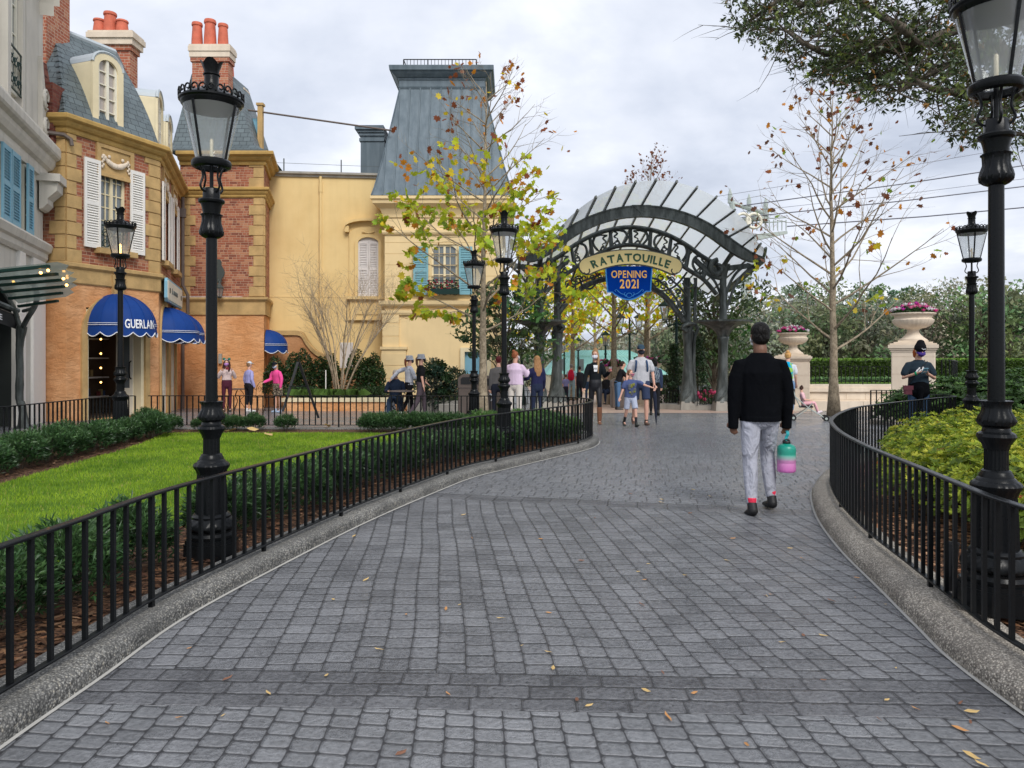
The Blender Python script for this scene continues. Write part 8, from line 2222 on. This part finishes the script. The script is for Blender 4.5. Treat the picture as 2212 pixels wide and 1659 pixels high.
# left group
P=person('woman in mouse ear headband and pale pink top photographing with her phone',gx(490,23.6),23.6,200,1.66,SKL,cm((.66,.52,.50)),'crop',cm((.08,.018,.035)),'skinny',(.02,.02,.02),(.05,.015,.015),'longfront',mask=(.45,.22,.55),ua=((-.35,.35,-.9),(.35,.35,-.9)),fa=((.3,.55,.85),(-.45,.55,.85)),wid=1.05,look=(-15,0))
m=MB(); hp=P['hp']
m.tube([hp(math.cos(t*.35)*.09,-.0,.05+math.sin(t*.35)*.085) for t in range(10)],.008,5)
for a in(-1,1): m.lathe([(.001,-.012),(.045,-.01),(.045,.01),(.001,.012)],12) if False else m.sphere(hp(a*.085,0,.145),.045,10,8,sy=.35,col=(.02,.22,.16))
m.build('mouse_ear_headband',M['leaf'],P['o'],smooth=True)
q=(P['wr'][0]+P['wr'][1])/2+Vector((0,.05,.09)); ph=held('phone','dark red phone held up by the woman in mouse ears',P,q,'phone'); m=MB(); m.box(-.05,.05,-.005,.005,-.03,.05); m.build('phone',plain('dark_red_case',(.18,.01,.02),.4,.1,5,.0),ph)
person('woman in lilac hooded jacket, black leggings and white cap standing side on',gx(538,23.4),23.4,-40,1.60,SKP,cm((.36,.36,.66)),'long',cm((.015,.015,.02)),'crop',(.7,.7,.7),(.30,.18,.10),'short',hat=('cap',(.62,.66,.70)),ua=((-.2,-.1,-1),(.25,-.15,-1)),fa=((-.1,.3,-1),(.05,.35,-1)),wid=1.25)
person('woman in bright pink jacket, patterned shorts and black cap looking down',gx(600,23.2),23.2,150,1.60,SKP,cm((.85,.09,.32)),'long',cm((.35,.28,.20),col2=(.06,.05,.04),p2=22),'short',(.35,.45,.6),(.62,.42,.18),'pony',mask=(.35,.42,.52),hat=('cap',(.01,.012,.018)),ua=((-.35,.0,-1),(.2,.15,-1)),fa=((.1,.1,-1),(.1,.9,-.3)),lean=(0,.16,1),wid=1.15,look=(20,-20))
# bucket hat pair
tie=cm((.60,.61,.66),col2=(.46,.48,.55),p2=9)
bh=cm((.24,.26,.30),col2=(.40,.42,.46),p2=90)
person('woman in tie dye sweatshirt and grey bucket hat, arm held out behind',gx(884,20.3),20.3,-62,1.70,SKP,tie,'long',cm((.012,.012,.014)),'skinny',(.75,.75,.75),(.20,.06,.03),'pony',mask=(.03,.035,.06),hat=('bucket',bh),ua=((-.5,-.95,-.45),(.2,.3,-1)),fa=((-.2,-.7,-.8),(.1,.8,-.2)),th=((-.03,.25,-1),(.03,-.2,-1)),sh=((0,-.0,-1),(0,-.5,-1)))
person('woman in black T-shirt, dark joggers and grey bucket hat walking right',gx(909,19.6),19.6,-68,1.72,SKP,cm((.010,.010,.012)),'short',cm((.085,.065,.078)),'long',(.75,.75,.75),(.12,.06,.035),'pony',mask=(.01,.012,.015),hat=('bucket',bh),ua=((-.15,.1,-1),(.2,-.1,-1)),fa=((.1,.7,-.6),(.15,.15,-1)),th=((-.03,.30,-1),(.03,-.25,-1)),sh=((0,.05,-1),(0,-.62,-1)),wid=1.05)
# standing women near middle lamp
person('woman with short dark red hair in charcoal sweater seen from behind',gx(1077,18.6),18.6,5,1.62,SKP,cm((.11,.105,.105)),'long',cm((.015,.018,.03)),'skinny',(.02,.02,.02),(.10,.015,.018),'short',wid=1.3)
person('woman with red hair bun, pale pink sweatshirt and white trousers, arms raised forward',gx(1113,18.0),18.0,-28,1.72,SKP,cm((.72,.56,.72)),'long',cm((.72,.66,.60)),'long',(.8,.8,.8),(.33,.11,.05),'bun',mask=(.6,.6,.65),ua=((-.2,.3,-1),(.25,.45,-.85)),fa=((.2,.9,.3),(-.2,.9,.4)),wid=1.15,loose=1.15,look=(-20,0))
person('woman with very long light brown hair in navy top and dark jeans, seen from behind',gx(1160,18.2),18.2,18,1.62,SKP,cm((.018,.02,.065)),'long',cm((.02,.028,.06)),'skinny',(.03,.03,.03),(.36,.19,.085),'long',ua=((-.35,.1,-1),(.15,.1,-1)),fa=((-.3,.9,-.1),(.1,.4,-.8)),wid=1.05)
# crowd beyond arch
def far(label,u,Y,face,H,top,bot,hair,hk='short',tk='short',bk='long',**k): return person(label,gx(u,Y),Y,face,H,SKP,cm(top),tk,cm(bot),bk,(.05,.05,.05),hair,hk,vox=.022,group='distant walkers beyond the arch',**k)
P=far('woman in pale top and black trousers with small backpack, leftmost of the crowd',1208,36,5,1.62,(.55,.55,.55),(.015,.015,.018),(.05,.02,.02),'pony',bk='skinny')
backpack(P,'small black backpack on the leftmost woman of the crowd',cm((.02,.022,.02)),w=.11,h=.30)
P=far('man in light blue shirt and pale jeans with a red backpack',1234,34.5,-8,1.74,(.38,.55,.66),(.28,.40,.45),(.22,.20,.18),wid=1.1)
backpack(P,'red backpack on the man in the light blue shirt',cm((.55,.015,.05)))
far('person in dark clothes right of the red backpack man',1252,36,10,1.66,(.03,.03,.04),(.02,.02,.03),(.05,.03,.02),tk='long')
far('person in white top and jeans with blond hair, behind the hoodie woman arm',1271,33,-15,1.62,(.55,.50,.50),(.05,.09,.18),(.50,.32,.15),'long',tk='long',hat=('cap',(.35,.42,.55)))
far('child in lilac top between the crowd on the left',1222,33,10,1.25,(.25,.25,.5),(.03,.03,.05),(.12,.05,.03))
far('person in black top leaning forward beside the brown bin, behind the boy',1334,25,-80,1.68,(.012,.012,.015),(.08,.16,.30),(.04,.025,.02),lean=(0,.35,1),ua=((-.1,.6,-1),(.1,.5,-1)))
far('person in black sitting low by a stroller right of the hoodie woman',1310,30,150,1.62,(.02,.02,.025),(.02,.03,.06),(.04,.03,.025),tk='long',seat=.55,th=((-.1,1,-.1),(.1,1,-.1)))
far('distant woman in pink beyond the arch',1318,35,170,1.58,(.7,.30,.38),(.25,.2,.2),(.3,.18,.1),tk='long')
# seated man
P=person('grey haired man in navy sweater seated at a small iron table',gx(855,20.6),20.6,184,1.75,SKP,cm((.015,.025,.05)),'long',cm((.03,.05,.09)),'long',(.75,.75,.75),(.45,.38,.30),'short',ua=((-.25,.45,-1),(.25,.45,-1)),fa=((.3,1,.05),(-.3,1,.05)),th=((-.15,1,-.06),(.12,1,-.06)),sh=((0,-.1,-1),(.05,.15,-1)),seat=.50,lean=(0,.04,1),look=(0,-26),fig='m',wid=1.05)
# toddler + stroller
tx_,ty_=gx(1737,18.7),18.7
P=person('small girl in pink top and leggings sitting in the stroller',tx_,ty_,-108,.98,SKP,cm((.72,.45,.48)),'short',cm((.78,.42,.46)),'long',(.8,.7,.75),(.06,.03,.02),'bun',mask=(.4,.4,.42),seat=.42,th=((-.1,1,.10),(.1,1,.10)),sh=((0,.35,-1),(0,.35,-1)),ua=((-.2,.3,-1),(.2,.3,-1)),fa=((.2,.9,-.1),(-.2,.9,-.1)),look=(100,0),lean=(0,-.2,1),vox=.010,wid=1.1)
st=empty('stroller',(tx_,ty_,g(ty_)),rz=math.radians(-108),label='folding stroller with small double black wheels carrying the girl in pink',cat='stroller')
m=MB()
for a in(-.2,.2):
    m.tube([(a,-.30,.95),(a,-.22,.60),(a,.12,.30),(a,.50,.06)],.012,6); m.tube([(a,-.26,.06),(a,.05,.28),(a,.18,.46)],.012,6); m.tube([(a,-.22,.6),(a,-.10,.36)],.011,6)
m.tube([(-.2,.5,.08),(.2,.5,.08)],.010,6); m.tube([(-.2,-.26,.08),(.2,-.26,.08)],.010,6); m.build('frame',M['pylon'],st)
m=MB(); m.faces([(-.18,-.24,.70),(.18,-.24,.70),(.18,-.10,.36),(-.18,-.10,.36),(.18,.18,.38),(-.18,.18,.38),(-.18,.26,.22),(.18,.26,.22)],[(0,1,2,3),(3,2,4,5)]); m.box(-.18,.18,-.12,.20,.33,.365); m.box(-.18,.18,-.27,-.22,.40,.78); m.build('seat',M['black'],st)
wh=None
for (a,b) in ((-.2,.5),(.2,.5),(-.2,-.26),(.2,-.26)):
    if wh is None:
        m=MB()
        for dx in(-.03,.03): m.tube([(dx-.012,0,0),(dx+.012,0,0)],.07,16)
        wh=m.build('wheel',M['black'],st); w_=wh; m=MB()
        for dx in(-.03,.03): m.tube([(dx-.014,0,0),(dx+.014,0,0)],.032,12)
        hub=m.build('hub',M['pylon'],wh)
    else: w_=wh.copy(); C.objects.link(w_); w_.parent=st; h_=hub.copy(); C.objects.link(h_); h_.parent=w_
    w_.location=(a,b,.07)
# ---------- small furniture ----------
def bin_(u,Y,w,h,label,recycle=False):
    X=gx(u,Y); o=empty('litter_bin',(X,Y,g(Y)),label=label,cat='litter bin',group='brown litter bins'); m=MB()
    m.bbox(-w/2,w/2,0,w*.9,.04,h*.72,.03); m.bbox(-w/2-.02,w/2+.02,-.02,w*.9+.02,h*.70,h*.74,.03)
    pr=[(-w/2,h*.74),(w/2,h*.74),(w/2,h*.9),(w/2-.04,h*.96),(w/2-.12,h),(-w/2+.12,h),(-w/2+.04,h*.96),(-w/2,h*.9)]
    m.slab(pr,0,w*.9); m.box(-w/2+.04,w/2-.04,.03,w*.85,0,.05); m.build('body',M['brownbin'],o)
    m=MB(); m.slab([(-w/2+.07,h*.78),(w/2-.07,h*.78),(w/2-.07,h*.90),(w/2-.12,h*.94),(-w/2+.12,h*.94),(-w/2+.07,h*.90)],-.012,.0); m.build('opening',M['black'],o)
    m=MB(); m.box(-w/2+.06,w/2-.06,-.008,.0,.1,h*.64); m.build('door_panel',M['brownbin'],o)
    if recycle:
        m=MB()
        for k in range(3):
            a=k*2.094+.5; m.tube([(.09*math.cos(a+t*.25)*.8,-.015,h*.5+.09*math.sin(a+t*.25)) for t in range(6)],[.018,.018,.018,.018,.026,.004],5)
        m.build('recycling_symbol',M['awnwhite'],o)
    return o
bin_(1015,19.3,.62,1.16,'brown litter bin left of the sycamore trunk'); bin_(1058,19.3,.60,1.12,'brown litter bin with white recycling symbol right of the sycamore trunk',True)
bin_(1340,26.5,.60,1.05,'brown bin beyond the arch behind the boy')
def iron_chair(x,y,rz,label):
    o=empty('bistro_chair',(x,y,g(y)),rz=rz,label=label,cat='chair',group='curly iron bistro chairs'); 
    m=MB(); m.lathe([(.001,.44),(.19,.44),(.20,.45),(.19,.46),(.001,.46)],20); m.build('seat',M['iron'],o)
    m=MB(); m.tube(bez([(-.17,-.14,.45),(-.19,-.2,.75),(-.1,-.22,.92),(0,-.22,.95),(.1,-.22,.92),(.19,-.2,.75),(.17,-.14,.45)],5),.009,5)
    for a in(-1,1): m.tube([(a*.07+.055*math.cos(t*.5)*a,-.2,.72+.08*math.sin(t*.5)) for t in range(12)],.007,4)
    m.build('backrest',M['iron'],o)
    for a,b in((-1,-1),(1,-1),(-1,1),(1,1)): m=MB(); m.tube(bez([(a*.13,b*.13,.45),(a*.12,b*.12,.25),(a*.18,b*.18,0)],4),.009,5); m.build('leg',M['iron'],o)
def iron_table(x,y,label,items=False):
    o=empty('bistro_table',(x,y,g(y)),label=label,cat='table',group='small iron bistro tables'); m=MB(); m.lathe([(.001,.70),(.33,.70),(.345,.715),(.33,.73),(.001,.73)],28); m.build('tabletop',M['brownbin'],o)
    m=MB()
    for k in range(3): a=k*2.094+.4; m.tube(bez([(.05*math.cos(a),.05*math.sin(a),.70),(.18*math.cos(a),.18*math.sin(a),.50),(.06*math.cos(a),.06*math.sin(a),.32),(.28*math.cos(a),.28*math.sin(a),0)],5),.010,5)
    m.build('legs',M['iron'],o)
iron_table(gx(868,19.9),19.9,'small iron table in front of the seated man')
iron_chair(gx(856,20.9),20.95,PI,'iron chair under the seated man in the navy sweater')
iron_chair(gx(924,20.6),20.6,1.2,'empty curly iron chair right of the bucket hat women')
iron_table(gx(515,24.2),24.2,'iron table between the mouse ears woman and the lilac jacket woman')
iron_chair(gx(556,24.3),24.3,1.0,'empty curly iron chair right of the lilac jacket woman'); iron_chair(gx(478,24.8),24.8,-1.0,'empty curly iron chair behind the mouse ears woman')
iron_chair(gx(583,24.0),24.0,-1.3,'empty curly iron chair between the lilac and pink jackets')
# bag by the table
b=empty('tote_bag',(gx(843,20.4),20.4,g(20.4)),label='black backpack with white print standing beside the seated man',cat='bag')
blob('bag',[([(0,0,.1),(0,0,.28),(0,0,.42)],[(.17,.09),(.16,.09),(.10,.06)],(1,0,0))],cm((.02,.02,.025),col2=(.6,.62,.65),p2=16),b,.012,2)
# easel behind fence
e=empty('easel_stand',(gx(640,17.2),17.2,g(17.2)),label='tall black folding easel seen edge on behind the far railing',cat='easel')
k=17.2/1600
def q(u,v,y=0): return Vector(((u-640)*k,y,gz(v,17.2)-g(17.2)))
for a,bb in ((q(637,782,.25),q(614,886,-.1)),(q(639,782,.25),q(676,905,.5))):
    m=MB(); m.tube([a,bb+Vector((0,0,-.02))],[(.045,.02),(.035,.02)],4); m.build('leg',M['black'],e)
m=MB(); m.tube([q(638,790,.25),q(639,768,.25)],.012,5); m.tube([q(626,835,.0),q(655,835,.3)],.012,5); m.build('crossbar',M['iron'],e)
# bed uplight
up_=empty('spike_light',(gp(2055,1290,.08).x,gp(2055,1290,.08).y,.08),label='small black spike light in the mulch beside the nearest lamp base',cat='spike light')
m=MB(); m.tube([(0,0,0),(.0,.0,.12),(.02,.02,.30)],[.022,.03,.034],10); m.tube([(.02,.02,.30),(.022,.022,.315)],.038,10); m.build('housing',M['black'],up_)
bx=empty('valve_box',(gx(735,24.3)*1.0-.55,24.6,g(24)+.37),label='thin white pipe stub standing among the crape myrtle stems',cat='pipe'); m=MB(); m.tube([(0,0,0),(0,0,.95)],.018,6); m.build('pipe',M['whitepaint'],bx)
# ---------- world, light, camera ----------
w=NT('World',world=True); bpy.context.scene.world=w.m
sky=w.n('TexSky'); sky.sky_type='NISHITA'; sky.sun_disc=False; EL,AZ=math.radians(42),math.radians(215)
sky.sun_elevation=EL; sky.sun_rotation=AZ; sky.air_density=1.2; sky.dust_density=3.0
bg1=w.n('Background'); w.l(sky.outputs[0],bg1.inputs[0]); bg1.inputs[1].default_value=.06
tc=w.n('TexCoord'); x,y,z=w.xyz(tc.outputs['Generated'])
zz=z.mx(0.02)+.18
v=w.comb(x/zz,y/zz,0.0)
n1=w.noise(v,.85,7,.56,dist=.4); n2=w.noise(v,2.6,5,.55)
f=n1*.75+n2*.25
col=w.ramp(f,[(.34,(.38,.42,.51)),(.44,(.52,.56,.65)),(.53,(.64,.67,.745)),(.64,(.86,.88,.93))])
bg2=w.n('Background'); w.l(col,bg2.inputs[0]); bg2.inputs[1].default_value=.92
ad=w.n('MixShader'); ad.inputs[0].default_value=.90
w.l(bg1.outputs[0],ad.inputs[1]); w.l(bg2.outputs[0],ad.inputs[2]); w.l(ad.outputs[0],w.out.inputs[0])
sl=bpy.data.lights.new('sun','SUN'); sl.energy=1.5; sl.angle=math.radians(25); sl.color=(1,.97,.92)
so=bpy.data.objects.new('sun',sl); C.objects.link(so)
# sun behind the camera, to the right
d=Vector((math.sin(math.radians(160))*math.cos(EL),math.cos(math.radians(160))*math.cos(EL),math.sin(EL)))
so.rotation_euler=d.to_track_quat('Z','Y').to_euler()
sky.sun_rotation=math.radians(160)
cam=bpy.data.cameras.new('camera'); co=bpy.data.objects.new('camera',cam); C.objects.link(co); bpy.context.scene.camera=co
co.location=(0,0,CZ); co.rotation_euler=(PI/2,0,0); cam.sensor_width=36; cam.sensor_fit='HORIZONTAL'; cam.lens=36*F/2212; cam.clip_end=3000; cam.clip_start=.05
cam.shift_y=-(HV-829.5)/2212*-1*-1 if False else (HV-829.5)/2212
sc=bpy.context.scene
sc.view_settings.view_transform='Standard'; sc.view_settings.look='None'; sc.view_settings.gamma=1; sc.view_settings.exposure=0.68
sc.cycles.max_bounces=8; sc.cycles.transparent_max_bounces=24; sc.cycles.use_denoising=True
sc.cycles.diffuse_bounces=3; sc.cycles.glossy_bounces=3
